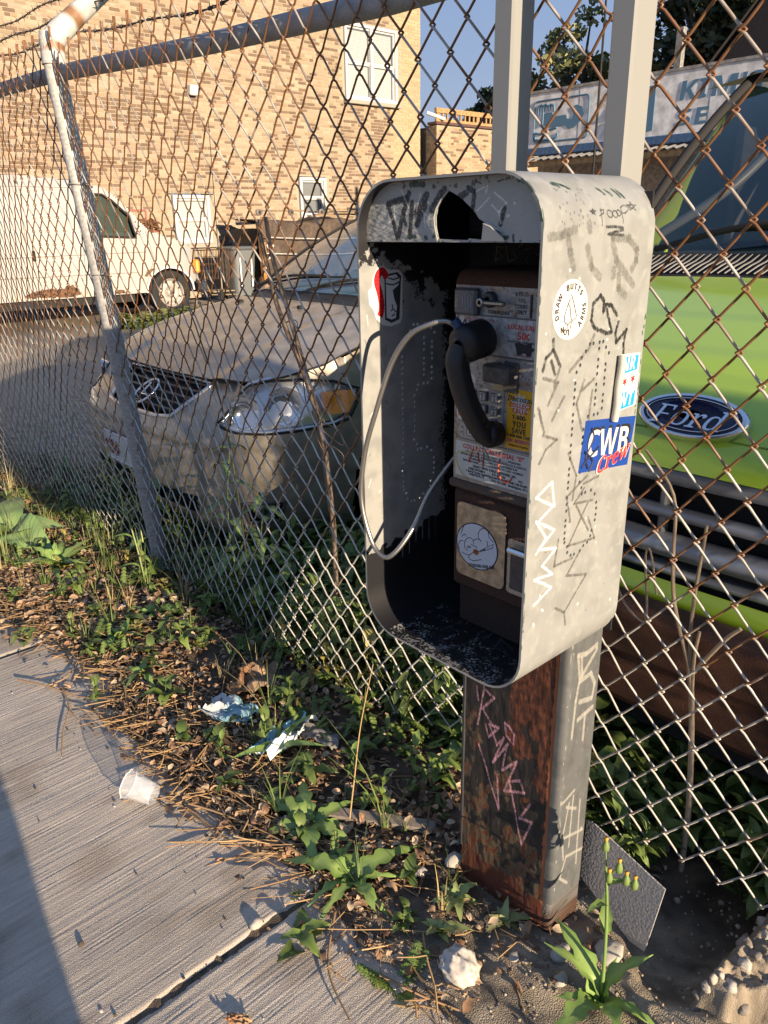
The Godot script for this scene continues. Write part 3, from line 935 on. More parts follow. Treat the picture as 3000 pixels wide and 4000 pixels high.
	b.quad(Vector3(-0.768, 1.499, zh + 0.006), Vector3(-0.766, 1.502, zh + 0.001), Vector3(-0.735, 1.487, zh + 0.001), Vector3(-0.745, 1.492, zh + 0.008))
	b.tube([Vector3(-0.768, 1.499, zh + 0.006), Vector3(-0.752, 1.495, zh + 0.009), Vector3(-0.731, 1.478, zh + 0.004)], 0.0012, 4)
	b.col = Color(0.45, 0.44, 0.41)
	part(hd, "torn_flap", b, mat(rgb8(178, 176, 168), 0.5))
	b = MB.new()
	b.box(Vector3((XL + XR) * 0.5, 1.4745, -1.03), Vector3(XR - XL - 0.012, 0.003, 0.25))
	part(t, "light_box_floor", b, M.blackmatt)
	b = MB.new()
	b.box(Vector3(-0.87, 1.505, -1.05), Vector3(0.09, 0.05, 0.06), Basis(), 0.008)
	b.box(Vector3(-0.83, 1.49, -1.02), Vector3(0.03, 0.02, 0.03), Basis(), 0.004)
	part(t, "lamp_holder", b, mat(lin(0.09, 0.085, 0.08), 0.6))
	# ---- posts carrying on above
	for px in [-0.991, -0.755]:
		b = MB.new()
		b.col = Color(0.235, 0.238, 0.23)
		b.box(Vector3(px, 1.76, -1.2205), Vector3(0.043, 2.0, 0.061), Basis(), 0.004)
		part(t, "sign_post", b, vmat(0.5))
	b = MB.new()
	b.col = Color(0.4, 0.4, 0.38)
	b.box(Vector3(-0.873, 1.3, -1.177), Vector3(0.28, 0.05, 0.025))
	b.box(Vector3(-0.873, 0.9, -1.177), Vector3(0.28, 0.05, 0.025))
	b.box(Vector3(-0.873, 2.78, -1.2205), Vector3(0.32, 0.05, 0.061))
	part(t, "cross_bracket", b, M.paint)
	# ---- stand
	var x0 := -0.968; var x1 := -0.7014; var z0 := -1.0986; var z1 := -1.205
	c = CV.new(256, 512, rgb8(34, 31, 30))
	c.cover(rgb8(58, 50, 46), 0.5, 0.8, 0.03, 0.6, 20)
	var fp := func(x: float, y: float) -> Vector2: return Vector2((x + 968.0) / 266.6 * 256.0, 512.0 - y / 760.0 * 512.0)
	# rust at the head on the right, at the foot and along the left
	var rustf := FastNoiseLite.new(); rustf.seed = 31; rustf.frequency = 0.013; rustf.fractal_octaves = 5
	for y in 512:
		for x in 256:
			var u := x / 256.0; var w := 1.0 - y / 512.0
			var q := rustf.get_noise_2d(x, y); var q2 := rustf.get_noise_2d(x * 4.0 + 50.0, y * 4.0)
			var a := 1.3 * (w - 0.62) + 1.1 * (u - 0.55) + 0.5 * q          # upper right
			var g := 0.40 - w - 0.18 * u + 0.75 * q + 0.2 * q2               # foot
			if a > 0.12: c.mix(x, y, rgb8(112, 62, 38).lerp(rgb8(66, 36, 26), clampf(0.5 + 1.6 * q2, 0, 1)), 0.95)
			elif g > 0.0:
				var cc := rgb8(120, 82, 50).lerp(rgb8(84, 74, 58), clampf(0.5 + 2.0 * q2, 0, 1))
				if q2 < -0.15: cc = rgb8(98, 46, 26)
				c.mix(x, y, cc, clampf(g * 14.0, 0, 0.95))
			if u > 0.955 + 0.02 * q2: c.mix(x, y, rgb8(158, 96, 60), 0.9)
			if w < 0.13 + 0.04 * q: c.mix(x, y, rgb8(92, 44, 28), 0.8)
	marks(c, PEDESTAL_MARKS, fp, 0.96, 0.6)
	var fm := mat(Color.WHITE, 0.72, 0.0, c.tex())
	fm.normal_enabled = true
	fm.normal_texture = bump_tex(256, 0.035, 43, 3.0)
	fm.normal_scale = 0.5
	b = MB.new()
	var plate := func(u: float, w: float) -> Vector3:
		return Vector3(lerpf(x0 + 0.008, x1 - 0.022, u), lerpf(0.757, 0.0, w), z0 - 0.0015 + 0.002 * gn(u, w, 5.0, 2.0) + 0.003 * maxf(0.0, gn(u, w, 9.0, 3.0)) * smoothstep(0.55, 0.8, w))
	b.grid(plate, 24, 60, true)
	part(t, "front_plate", b, fm)
	b = MB.new()      # left channel
	b.col = Color(0.05, 0.05, 0.055)
	b.box(Vector3(x0 + 0.004, 0.428, (z0 + z1) * 0.5 - 0.001), Vector3(0.009, 0.656, z0 - z1 + 0.004), Basis(), 0.002)
	b.box(Vector3((x0 + x1) * 0.5, 0.428, z1 + 0.004), Vector3(x1 - x0 - 0.03, 0.656, 0.004))
	part(t, "left_channel", b, M.paint)
	c = CV.new(128, 512, rgb8(92, 94, 95))
	c.cover(rgb8(80, 82, 83), 0.5, 0.8, 0.02, 0.8, 23)
	c.cover(rgb8(112, 114, 113), 0.62, 0.8, 0.05, 0.5, 24)
	var ss := func(d: float, y: float) -> Vector2: return Vector2(28.0 + d / 106.0 * 100.0, 512.0 - y / 760.0 * 512.0)
	marks(c, PEDESTAL_SIDE_MARKS, ss, 0.8, 0.3)
	for k in 26:
		c.blot(Vector2(24 + rng.randf_range(-3, 3), rng.randf_range(0, 512)), Vector2(rng.randf_range(0.6, 1.4), rng.randf_range(1, 8)), rgb8(164, 166, 158), 0.7, 0.6, 0.5)
	for k in 10:
		c.blot(Vector2(rng.randf_range(5, 120), rng.randf_range(440, 512)), Vector2(rng.randf_range(1, 5), rng.randf_range(1, 7)), rgb8(112, 62, 38), 0.8, 0.7, 0.3)
	var sm := mat(Color.WHITE, 0.5, 0.15, c.tex())
	b = MB.new()      # right channel: front flange, rounded corner, side
	var prof := []
	prof.append([Vector2(x1 - 0.022, z0), 0.0])
	for k in 7:
		var an := deg_to_rad(lerpf(90, 0, k / 6.0))
		prof.append([Vector2(x1 - 0.014 + 0.014 * cos(an), z0 - 0.014 + 0.014 * sin(an)), 0.08 + 0.14 * k / 6.0])
	prof.append([Vector2(x1, z1), 1.0])
	var side := func(u: float, w: float) -> Vector3:
		var k := int(round(u * 8.0))
		var p: Vector2 = prof[k][0]
		var lowy := 0.108 + 0.006 * gn(p.x + p.y, 1.0, 30.0)
		return Vector3(p.x, lerpf(0.7565, lowy, w), p.y)
	b.grid(side, 8, 8, true)
	for k in b.t.size():
		b.t[k] = Vector2(prof[int(round(b.t[k].x * 8.0))][1], 1.0 - lerpf(0.757, 0.1, b.t[k].y) / 0.76)
	part(t, "right_channel", b, sm)
	b = MB.new()      # foot, rusted through at the corner
	var foot := func(u: float, w: float) -> Vector3:
		var k := int(round(u * 8.0))
		var p: Vector2 = prof[k][0]
		p += Vector2(-0.0025, -0.0025)
		return Vector3(p.x, lerpf(0.116, -0.05, w), p.y)
	var rusty := func(p: Vector3, _u: float, _w: float) -> Color:
		var q := 0.5 + 0.9 * gn(p.x + p.z, p.y, 22.0, 4.0)
		return Color(0.15, 0.15, 0.145).lerp(Color(0.085, 0.04, 0.022), smoothstep(0.1, 0.045, p.y + 0.06 * gn(p.x - p.z, p.y, 25.0, 9.0))) * (0.7 + 0.6 * q)
	b.grid(foot, 8, 14, true, null, rusty)
	b.col = Color(0.07, 0.035, 0.02)
	b.box(Vector3((x0 + x1) * 0.5 - 0.004, 0.02, (z0 + z1) * 0.5), Vector3(x1 - x0 - 0.02, 0.16, z0 - z1 - 0.014))
	part(t, "foot", b, M.rust)
	make_stickers(t)

func ellipse(cx: float, cy: float, rx: float, ry: float, n := 28) -> PackedVector2Array:
	var r := PackedVector2Array()
	for k in n: r.append(Vector2(cx + rx * cos(TAU * k / n), cy + ry * sin(TAU * k / n)))
	return r

func make_stickers(t: Node3D) -> void:
	var ex := Vector3(0, 0, -1); var ey := Vector3.UP
	var on := func(d: float, y: float, lift := 0.0012) -> Vector3: return Vector3(XR + lift, y / 1000.0, ZF - d / 1000.0)
	# round sticker with handwriting
	var b := MB.new()
	b.slab(ellipse(0.0725, 1.3825, 0.0425, 0.042), Vector3(XR, 0, ZF), ex, ey, 0.0006)
	var st := part(t, "round_sticker", b, mat(lin(0.56, 0.545, 0.52), 0.6))
	st.set_meta("label", "round white hand lettered sticker")
	for w in [["DRAW", 200.0, 0], ["BUTTS", 68.0, 0], ["ARMS", -25.0, 1], ["NOT", -108.0, 1]]:
		var n: int = w[0].length()
		for k in n:
			var step := 14.5
			var an: float = deg_to_rad(w[1] + ((n - 1) * 0.5 - k) * step * (1.0 if w[2] == 0 else -1.0))
			if w[0] == "DRAW": an = deg_to_rad(197.0 - k * 17.0)
			if w[0] == "BUTTS": an = deg_to_rad(108.0 - k * 16.0)
			if w[0] == "ARMS": an = deg_to_rad(-42.0 + k * 17.0)
			var o := Vector3(XR + 0.0012, 1.3825 + 0.032 * sin(an), ZF - 0.0725 - 0.033 * cos(an))
			var up := an if w[2] == 0 else an + PI
			if w[0] == "ARMS": up = an + PI
			var y := Vector3(0, sin(up), -cos(up))
			if w[0] == "NOT": y = Vector3(0, 1, 0.15).normalized()
			var x := y.cross(Vector3(1, 0, 0)).normalized()
			letters(st, "letter", w[0][k], o, x, y, 0.0085, M.ink, "Droid Sans", true)
	# shaded drawing in its middle
	b = MB.new()
	for s in [[[58, 1.374], [66, 1.392], [72, 1.384], [74, 1.372]], [[58, 1.374], [60, 1.366], [68, 1.362], [74, 1.366]], [[74, 1.372], [78, 1.366], [86, 1.370]], [[72, 1.404], [80, 1.39], [88, 1.372]], [[68, 1.362], [69, 1.354]], [[76, 1.366], [75, 1.356]], [[64, 1.388], [70, 1.398]]]:
		var pts := PackedVector3Array()
		for q in s: pts.append(on.call(q[0], q[1] * 1000.0, 0.0008))
		b.tube(pts, 0.0008, 4)
	part(st, "drawing", b, M.ink)
	# torn white and blue sticker
	b = MB.new()
	b.slab(PackedVector2Array([Vector2(0.214, 1.209), Vector2(0.278, 1.213), Vector2(0.276, 1.299), Vector2(0.219, 1.302)]), Vector3(XR, 0, ZF), ex, ey, 0.0006)
	st = part(t, "torn_sticker", b, mat(lin(0.58, 0.565, 0.54), 0.5))
	st.set_meta("label", "half peeled white and blue sticker with red stars")
	for r in [[1.272, 1.299, "NR"], [1.214, 1.241, "WT"]]:
		b = MB.new()
		b.slab(PackedVector2Array([Vector2(0.217, r[0] - 0.003), Vector2(0.270, r[0]), Vector2(0.272, r[1] - 0.003), Vector2(0.218, r[1] - 0.002)]), Vector3(XR + 0.0004, 0, ZF), ex, ey, 0.0006)
		part(st, "blue_band", b, mat(rgb8(30, 140, 190), 0.5))
		letters(st, "lettering", r[2], on.call(243, (r[0] + r[1]) * 500.0 - 1.0), ex, ey, 0.0215, M.white, "Droid Sans", true, 0.95, 0.12)
	for k in 2:
		b = MB.new()
		var star := PackedVector2Array()
		for q in 12:
			var rr := 0.0085 if q % 2 == 0 else 0.003
			star.append(Vector2(0.236 + 0.024 * k + rr * cos(TAU * q / 12.0 + PI / 6.0), 1.2565 + 0.002 * k + rr * sin(TAU * q / 12.0 + PI / 6.0)))
		b.slab(star, Vector3(XR + 0.0004, 0, ZF), ex, ey, 0.0007)
		part(st, "red_star", b, mat(rgb8(205, 40, 44), 0.5))
	b = MB.new()
	var curl := PackedVector3Array()
	for k in 9: curl.append(on.call(lerpf(212.0, 206.0, k / 8.0), lerpf(1302.0, 1198.0, k / 8.0), 0.007 + 0.001 * sin(k * 1.3)))
	b.col = Color(0.62, 0.6, 0.56)
	b.tube(curl, 0.0062, 10)
	part(st, "curled_edge", b, vmat(0.6, 0.0, tx.grit, 30.0))
	# blue sticker
	b = MB.new()
	b.slab(PackedVector2Array([Vector2(0.123, 1.127), Vector2(0.269, 1.110), Vector2(0.282, 1.193), Vector2(0.134, 1.210)]), Vector3(XR, 0, ZF), ex, ey, 0.0006)
	st = part(t, "blue_sticker", b, mat(rgb8(24, 66, 150), 0.45, 0.0, tx.streak))
	st.set_meta("label", "blue rectangular sticker with white and red lettering")
	var tilt := Vector3(0, -0.115, -1).normalized()
	letters(st, "lettering", "CWB", Vector3(XR + 0.0009, 1.1655, ZF - 0.2055), tilt, ey, 0.047, M.black, "Droid Sans", true, 0.92, 0.1)
	letters(st, "lettering", "CWB", Vector3(XR + 0.0013, 1.163, ZF - 0.203), tilt, ey, 0.044, M.white, "Droid Sans", true, 0.92, 0.1)
	letters(st, "lettering", "Crew", Vector3(XR + 0.0014, 1.1325, ZF - 0.222), Vector3(0, 0.16, -1).normalized(), ey, 0.0265, M.white, "Droid Serif", true, 1.06, 0.3)
	letters(st, "lettering", "Crew", Vector3(XR + 0.0018, 1.1325, ZF - 0.222), Vector3(0, 0.16, -1).normalized(), ey, 0.025, mat(rgb8(215, 50, 50), 0.5), "Droid Serif", true, 1.06, 0.3)
	b = MB.new()
	for s in [[[150, 1195], [158, 1178], [140, 1150], [148, 1130]], [[135, 1160], [160, 1140], [152, 1124]], [[130, 1135], [150, 1148], [175, 1160]]]:
		var pts := PackedVector3Array()
		for q in s: pts.append(on.call(q[0], q[1], 0.0004))
		b.tube(smooth_line(Array(pts), 4), 0.0026, 5)
	part(st, "marker_scrawl", b, mat(rgb8(16, 22, 60), 0.6))
	# sticker of a drink can with a red worm, inside on the left
	var ix := Vector3(0, 0, -1)
	var X := XL + SKIN
	b = MB.new()
	b.slab(PackedVector2Array([Vector2(0.037, 1.345), Vector2(0.052, 1.334), Vector2(0.072, 1.330), Vector2(0.094, 1.334), Vector2(0.099, 1.345), Vector2(0.101, 1.418), Vector2(0.092, 1.4265), Vector2(0.068, 1.427), Vector2(0.052, 1.4345), Vector2(0.040, 1.431), Vector2(0.030, 1.417), Vector2(0.028, 1.400), Vector2(0.019, 1.394), Vector2(0.021, 1.371), Vector2(0.030, 1.362)]), Vector3(X, 0, ZF), ix, ey, 0.0006)
	st = part(t, "can_sticker", b, mat(lin(0.58, 0.575, 0.56), 0.5))
	st.set_meta("label", "white die-cut sticker of a can with a red worm")
	b = MB.new()
	b.slab(PackedVector2Array([Vector2(0.057, 1.343), Vector2(0.072, 1.336), Vector2(0.092, 1.341), Vector2(0.096, 1.405), Vector2(0.097, 1.415), Vector2(0.088, 1.422), Vector2(0.066, 1.420), Vector2(0.057, 1.412)]), Vector3(X + 0.0006, 0, ZF), ix, ey, 0.0002)
	part(st, "can_outline", b, M.ink)
	b = MB.new()
	b.slab(PackedVector2Array([Vector2(0.061, 1.346), Vector2(0.073, 1.342), Vector2(0.083, 1.344), Vector2(0.086, 1.364), Vector2(0.080, 1.376), Vector2(0.076, 1.392), Vector2(0.090, 1.400), Vector2(0.093, 1.411), Vector2(0.084, 1.4185), Vector2(0.068, 1.4165), Vector2(0.060, 1.411)]), Vector3(X + 0.0008, 0, ZF), ix, ey, 0.0002)
	part(st, "can_side", b, mat(lin(0.62, 0.63, 0.66), 0.5))
	b = MB.new()
	for s in [[[71, 1357], [76, 1360], [84, 1354]], [[76, 1360], [74, 1368]], [[73, 1348], [80, 1351]], [[66, 1413], [78, 1410], [92, 1413]], [[60, 1404], [76, 1401], [92, 1405]]]:
		var pts := PackedVector3Array()
		for q in s: pts.append(Vector3(X + 0.0009, q[1] / 1000.0, ZF - q[0] / 1000.0))
		b.tube(pts, 0.0012, 5)
	part(st, "can_detail", b, M.ink)
	b = MB.new()
	var worm := smooth_line([Vector3(X + 0.001, 1.350, ZF - 0.044), Vector3(X + 0.001, 1.358, ZF - 0.048), Vector3(X + 0.001, 1.372, ZF - 0.049), Vector3(X + 0.001, 1.390, ZF - 0.045), Vector3(X + 0.001, 1.408, ZF - 0.039), Vector3(X + 0.001, 1.421, ZF - 0.043), Vector3(X + 0.001, 1.425, ZF - 0.053), Vector3(X + 0.001, 1.414, ZF - 0.062)], 5)
	var wide := PackedVector3Array()
	for k in worm.size():
		var d := (worm[mini(k + 1, worm.size() - 1)] - worm[maxi(k - 1, 0)]).normalized().cross(Vector3.RIGHT) * 0.0065
		wide.append(worm[k] + d)
		wide.append(worm[k] - d)
	for k in worm.size() - 1:
		b.quad(wide[2 * k + 1], wide[2 * k + 3], wide[2 * k + 2], wide[2 * k])
	part(st, "worm", b, mat(rgb8(200, 26, 34), 0.5))
	b = MB.new()
	for k in range(1, worm.size() - 1, 2):
		b.tube([wide[2 * k] + Vector3(0.0004, 0, 0), wide[2 * k + 1] + Vector3(0.0004, 0, 0)], 0.0004, 4)
	part(st, "worm_rings", b, mat(rgb8(90, 10, 16), 0.5))

func make_payphone() -> void:
	var t := thing("payphone", "worn silver coin payphone with its broken handset hanging in the booth", "payphone", Vector3(-0.815, 0.765, -1.08))
	var x0 := -0.916; var x1 := -0.706; var zf := -1.0
	# upper housing: worn metal front with flecks of old paint
	var c := CV.new(256, 512, rgb8(150, 150, 152))
	c.cover(rgb8(128, 128, 134), 0.45, 0.75, 0.015, 0.8, 61)
	c.cover(rgb8(176, 174, 170), 0.55, 0.75, 0.04, 0.6, 62)
	c.cover(rgb8(150, 118, 96), 0.58, 0.72, 0.025, 0.55, 63)
	c.cover(rgb8(86, 80, 80), 0.66, 0.72, 0.06, 0.7, 64)
	c.cover(rgb8(110, 70, 48), 0.5, 0.7, 0.05, 0.7, 65, Rect2i(0, 0, 12, 512))
	c.cover(rgb8(92, 88, 86), 0.56, 0.7, 0.08, 0.7, 66, Rect2i(0, 330, 70, 100))
	for k in 7:
		var p := Vector2(rng.randf_range(150, 210), rng.randf_range(175, 260))
		c.stroke([p, p + Vector2(rng.randf_range(-16, 16), rng.randf_range(-24, 24))], 1.0, rgb8(205, 206, 208), 0.7, 0.7)
	var fm := mat(Color.WHITE, 0.45, 0.35, c.tex())
	var b := MB.new()
	b.quad(Vector3(x0, 1.062, zf), Vector3(x0, 1.404, zf), Vector3(x1, 1.404, zf), Vector3(x1, 1.062, zf), Vector2(0, 1), Vector2(0, 0), Vector2(1, 0), Vector2(1, 1))
	var face := part(t, "faceplate", b, fm)
	b = MB.new()
	b.col = Color(0.045, 0.04, 0.04)
	b.box(Vector3((x0 + x1) * 0.5, 1.23, zf - 0.081), Vector3(x1 - x0 + 0.002, 0.345, 0.158), Basis(), 0.006)
	# sloped rusted crown
	b.col = Color(0.10, 0.045, 0.025)
	var crown := func(u: float, w: float) -> Vector3:
		var an := w * PI * 0.5
		return Vector3(lerpf(x0, x1, u), 1.404 + 0.026 * sin(an), zf - 0.03 * (1.0 - cos(an)) - 0.12 * maxf(0.0, w - 0.8) / 0.2)
	b.grid(crown, 16, 10)
	part(t, "housing", b, M.rust)
	# lower housing
	b = MB.new()
	b.col = Color(0.075, 0.036, 0.024)
	b.box(Vector3((x0 + x1) * 0.5, 0.945, zf - 0.079), Vector3(x1 - x0 + 0.006, 0.20, 0.16), Basis(), 0.01)
	b.col = Color(0.13, 0.095, 0.075)
	b.box(Vector3((x0 + x1) * 0.5 - 0.001, 1.053, zf - 0.076), Vector3(x1 - x0 + 0.016, 0.016, 0.165), Basis(), 0.005)
	b.col = Color(0.05, 0.028, 0.022)
	b.box(Vector3((x0 + x1) * 0.5, 0.805, zf - 0.085), Vector3(x1 - x0 + 0.004, 0.095, 0.14), Basis(), 0.012)
	part(t, "vault_housing", b, M.rust)
	# vault door
	b = MB.new()
	b.slab(rounded(-0.900, 0.877, -0.785, 1.022, 0.012), Vector3(0, 0, zf + 0.002), Vector3.RIGHT, Vector3.UP, 0.0035)
	var door := part(t, "vault_door", b, mat(lin(0.52, 0.44, 0.34), 0.36, 0.75, tx.coarse, 9.0))
	b = MB.new()
	b.slab(ellipse(-0.8500, 0.9440, 0.0500, 0.0455, 36), Vector3(0, 0, zf + 0.0057), Vector3.RIGHT, Vector3.UP, 0.0004)
	var st := part(door, "oval_sticker", b, M.ink)
	st.set_meta("label", "oval white sticker of a line-drawn face")
	b = MB.new()
	b.slab(ellipse(-0.8500, 0.9440, 0.0478, 0.0433, 36), Vector3(0, 0, zf + 0.0061), Vector3.RIGHT, Vector3.UP, 0.0002)
	b.col = Color(0.45, 0.5, 0.6)
	for m in FACE_MARKS:
		pass
	part(door, "sticker_face", b, mat(lin(0.50, 0.54, 0.62), 0.5))
	b = MB.new()
	for m in FACE_MARKS:
		var pts := PackedVector3Array()
		for k in range(3, m.size(), 2): pts.append(Vector3(m[k] / 1000.0, m[k + 1] / 1000.0, zf + 0.0064))
		b.tube(pts, 0.0007, 4)
	part(door, "sticker_drawing", b, M.ink)
	letters(door, "sticker_lettering", "STUKONE·OHB·AIR", Vector3(-0.838, 0.9085, zf + 0.0066), Vector3(1, 0.22, 0).normalized(), Vector3(-0.22, 1, 0).normalized(), 0.0062, M.ink, "Droid Sans", true, 0.82)
	b = MB.new()
	b.slab(ellipse(-0.851, 0.933, 0.007, 0.006, 10), Vector3(0, 0, zf + 0.0064), Vector3.RIGHT, Vector3.UP, 0.0002)
	part(door, "rust_spot", b, mat(rgb8(150, 84, 36), 0.9))
	# coin return
	b = MB.new()
	b.slab(rounded(-0.779, 0.878, -0.712, 0.982, 0.006), Vector3(0, 0, zf + 0.002), Vector3.RIGHT, Vector3.UP, 0.003)
	var ret := part(t, "coin_return", b, M.steel)
	b = MB.new()
	b.slab(rounded(-0.772, 0.887, -0.719, 0.958, 0.003), Vector3(0, 0, zf + 0.005), Vector3.RIGHT, Vector3.UP, 0.0006)
	part(ret, "return_flap", b, mat(lin(0.05, 0.05, 0.06), 0.25, 0.0, tx.coarse, 8.0))
	b = MB.new()
	b.box(Vector3(-0.7455, 0.964, zf + 0.012), Vector3(0.054, 0.011, 0.016), Basis(Vector3.RIGHT, -0.5), 0.003)
	part(ret, "flap_lip", b, M.chrome)
	# coin block, lever, slot
	b = MB.new()
	b.box(Vector3(-0.886, 1.378, zf + 0.006), Vector3(0.05, 0.044, 0.014), Basis(), 0.004)
	var blk := part(t, "volume_block", b, mat(lin(0.16, 0.17, 0.19), 0.5, 0.3, tx.fine, 20.0))
	b = MB.new()
	for k in 7: b.box(Vector3(-0.888 + k * 0.0034, 1.379, zf + 0.0134), Vector3(0.0014, 0.03 - 0.004 * absf(k - 3.0), 0.002))
	part(blk, "embossing", b, mat(lin(0.26, 0.28, 0.32), 0.5, 0.3))
	letters(blk, "lettering", "LOUD", Vector3(-0.904, 1.378, zf + 0.0134), Vector3.DOWN, Vector3.RIGHT, 0.0055, M.steel)
	b = MB.new()
	b.lathe(Vector3(-0.838, 1.3835, zf), Basis(Vector3.RIGHT, PI / 2.0), PackedVector2Array([Vector2(0.013, 0.0), Vector2(0.013, 0.008), Vector2(0.009, 0.012), Vector2(0.0, 0.012)]), 18)
	part(t, "lever_hub", b, mat(lin(0.05, 0.05, 0.055), 0.5))
	b = MB.new()
	b.lathe(Vector3(-0.846, 1.3795, zf + 0.016), Basis(Vector3.RIGHT, PI / 2.0), PackedVector2Array([Vector2(0.007, -0.004), Vector2(0.0075, 0.004), Vector2(0.006, 0.006), Vector2(0.0, 0.006)]), 16)
	b.box(Vector3(-0.822, 1.3795, zf + 0.016), Vector3(0.048, 0.0075, 0.008), Basis(), 0.002)
	part(t, "release_lever", b, M.steel)
	b = MB.new()
	b.box(Vector3(-0.757, 1.377, zf + 0.001), Vector3(0.003, 0.036, 0.002))
	part(t, "coin_slot", b, M.black)
	var R := Vector3.RIGHT; var U := Vector3.UP; var Z := zf + 0.0005
	letters(face, "lettering", "5·10·25", Vector3(-0.777, 1.3945, Z), R, U, 0.0058, M.ink)
	letters(face, "lettering", "U.S.", Vector3(-0.7745, 1.3845, Z), R, U, 0.006, M.ink)
	letters(face, "lettering", "COINS", Vector3(-0.7765, 1.3755, Z), R, U, 0.006, M.ink)
	letters(face, "lettering", "ONLY", Vector3(-0.776, 1.3665, Z), R, U, 0.006, M.ink)
	letters(face, "lettering", "COIN RELEASE", Vector3(-0.822, 1.3635, Z), R, U, 0.0052, M.ink)
	# upper card
	b = MB.new()
	b.slab(rounded(-0.911, 1.292, -0.726, 1.358, 0.003), Vector3(0, 0, zf), R, U, 0.0012)
	part(t, "card_frame", b, mat(lin(0.1, 0.1, 0.1), 0.5))
	b = MB.new()
	b.slab(rounded(-0.907, 1.295, -0.729, 1.3555, 0.002), Vector3(0, 0, zf + 0.0012), R, U, 0.0004)
	var card := part(t, "rate_card", b, mat(lin(0.52, 0.54, 0.55), 0.4, 0.0, tx.coarse, 14.0))
	Z = zf + 0.002
	letters(card, "lettering", "LOCAL CALLS", Vector3(-0.768, 1.3435, Z), R, U, 0.0076, M.red, "Droid Sans", true)
	letters(card, "lettering", "50¢", Vector3(-0.768, 1.3295, Z), R, U, 0.0115, M.red, "Droid Sans", true)
	letters(card, "lettering", "Royal Public Payphones, Inc.", Vector3(-0.768, 1.3205, Z), R, U, 0.0036, M.ink)
	letters(card, "lettering", "OPERATOR SERVICES", Vector3(-0.768, 1.2985, Z), R, U, 0.003, mat(rgb8(190, 110, 110), 0.6))
	letters(card, "lettering", "FOR COLLECT CALLS DIAL 0", Vector3(-0.856, 1.350, Z), R, U, 0.004, mat(rgb8(190, 110, 110), 0.6))
	b = MB.new()
	b.slab(PackedVector2Array([Vector2(-0.786, 1.318), Vector2(-0.776, 1.320), Vector2(-0.764, 1.317), Vector2(-0.752, 1.3225), Vector2(-0.751, 1.314), Vector2(-0.744, 1.312), Vector2(-0.751, 1.306), Vector2(-0.752, 1.300), Vector2(-0.760, 1.299), Vector2(-0.763, 1.3035), Vector2(-0.77, 1.303), Vector2(-0.773, 1.299), Vector2(-0.780, 1.300), Vector2(-0.782, 1.309)]), Vector3(0, 0, Z), R, U, 0.0003)
	part(card, "black_blot", b, M.ink)
	b = MB.new()
	for s in [[[-900, 1337], [-893, 1349], [-888, 1330]], [[-888, 1330], [-882, 1347], [-878, 1328]], [[-878, 1328], [-871, 1344], [-866, 1326]], [[-860, 1346], [-858, 1326]], [[-846, 1344], [-857, 1334], [-850, 1322]], [[-893, 1338], [-860, 1336]]]:
		var pts := PackedVector3Array()
		for q in s: pts.append(Vector3(q[0] / 1000.0, q[1] / 1000.0, Z + 0.0003))
		b.tube(pts, 0.0013, 4)
	part(card, "marker_scrawl", b, mat(rgb8(74, 34, 30), 0.8))
	# cradle
	b = MB.new()
	b.box(Vector3(-0.806, 1.268, zf + 0.012), Vector3(0.056, 0.03, 0.03), Basis(), 0.004)
	b.box(Vector3(-0.79, 1.262, zf + 0.002), Vector3(0.03, 0.05, 0.006), Basis(), 0.002)
	part(t, "cradle", b, mat(lin(0.16, 0.155, 0.155), 0.45, 0.3, tx.coarse, 14.0))
	# handset
	b = MB.new()
	var hp := smooth_line([Vector3(-0.842, 1.312, -0.932), Vector3(-0.840, 1.290, -0.922), Vector3(-0.832, 1.245, -0.928), Vector3(-0.822, 1.200, -0.945), Vector3(-0.813, 1.163, -0.968)], 5)
	var hs := hp.size()
	var shape := func(u: float, w: float) -> Vector3:
		var k := mini(int(u * (hs - 1)), hs - 2)
		var f := u * (hs - 1) - k
		var p := hp[k].lerp(hp[k + 1], f)
		var tg := (hp[k + 1] - hp[k]).normalized()
		var s := Vector3.RIGHT
		var o := tg.cross(s).normalized()
		var an := TAU * w
		var ca := cos(an); var sa := sin(an)
		var sq := 0.021 * pow(pow(absf(ca), 3.2) + pow(absf(sa), 3.2), -1.0 / 3.2)
		return p + s * ca * sq * 0.86 + o * sa * sq * 0.78
	b.grid(shape, 24, 20, true)
	b.quad(hp[-1] + Vector3(-0.018, 0.002, 0.014), hp[-1] + Vector3(-0.018, -0.004, -0.014), hp[-1] + Vector3(0.018, -0.004, -0.014), hp[-1] + Vector3(0.018, 0.002, 0.014))
	b.lathe(Vector3(-0.836, 1.318, -0.926), Basis(Vector3.RIGHT, -PI / 2.0 + 0.12), PackedVector2Array([Vector2(0.0, -0.008), Vector2(0.02, -0.006), Vector2(0.029, 0.002), Vector2(0.0315, 0.014), Vector2(0.0305, 0.03), Vector2(0.030, 0.033), Vector2(0.0315, 0.037), Vector2(0.031, 0.052), Vector2(0.022, 0.058), Vector2(0.0, 0.06)]), 24)
	b.lathe(Vector3(-0.812, 1.168, -0.962), Basis(Vector3.RIGHT, -PI / 2.0 - 0.1), PackedVector2Array([Vector2(0.0, -0.004), Vector2(0.018, 0.0), Vector2(0.023, 0.010), Vector2(0.022, 0.028), Vector2(0.0, 0.03)]), 20)
	var hand := part(t, "handset", b, mat(lin(0.014, 0.013, 0.014), 0.55, 0.0, tx.fine, 30.0))
	b = MB.new()
	b.col = Color(0.3, 0.28, 0.25)
	for k in 60:
		var u := rng.randf()
		var p: Vector3 = shape.call(u, rng.randf_range(0.5, 1.0))
		b.box(p, Vector3(0.0012, 0.0012, 0.0012) * rng.randf_range(0.4, 1.2), Basis(Vector3(1, 1, 0).normalized(), rng.randf() * 3.0))
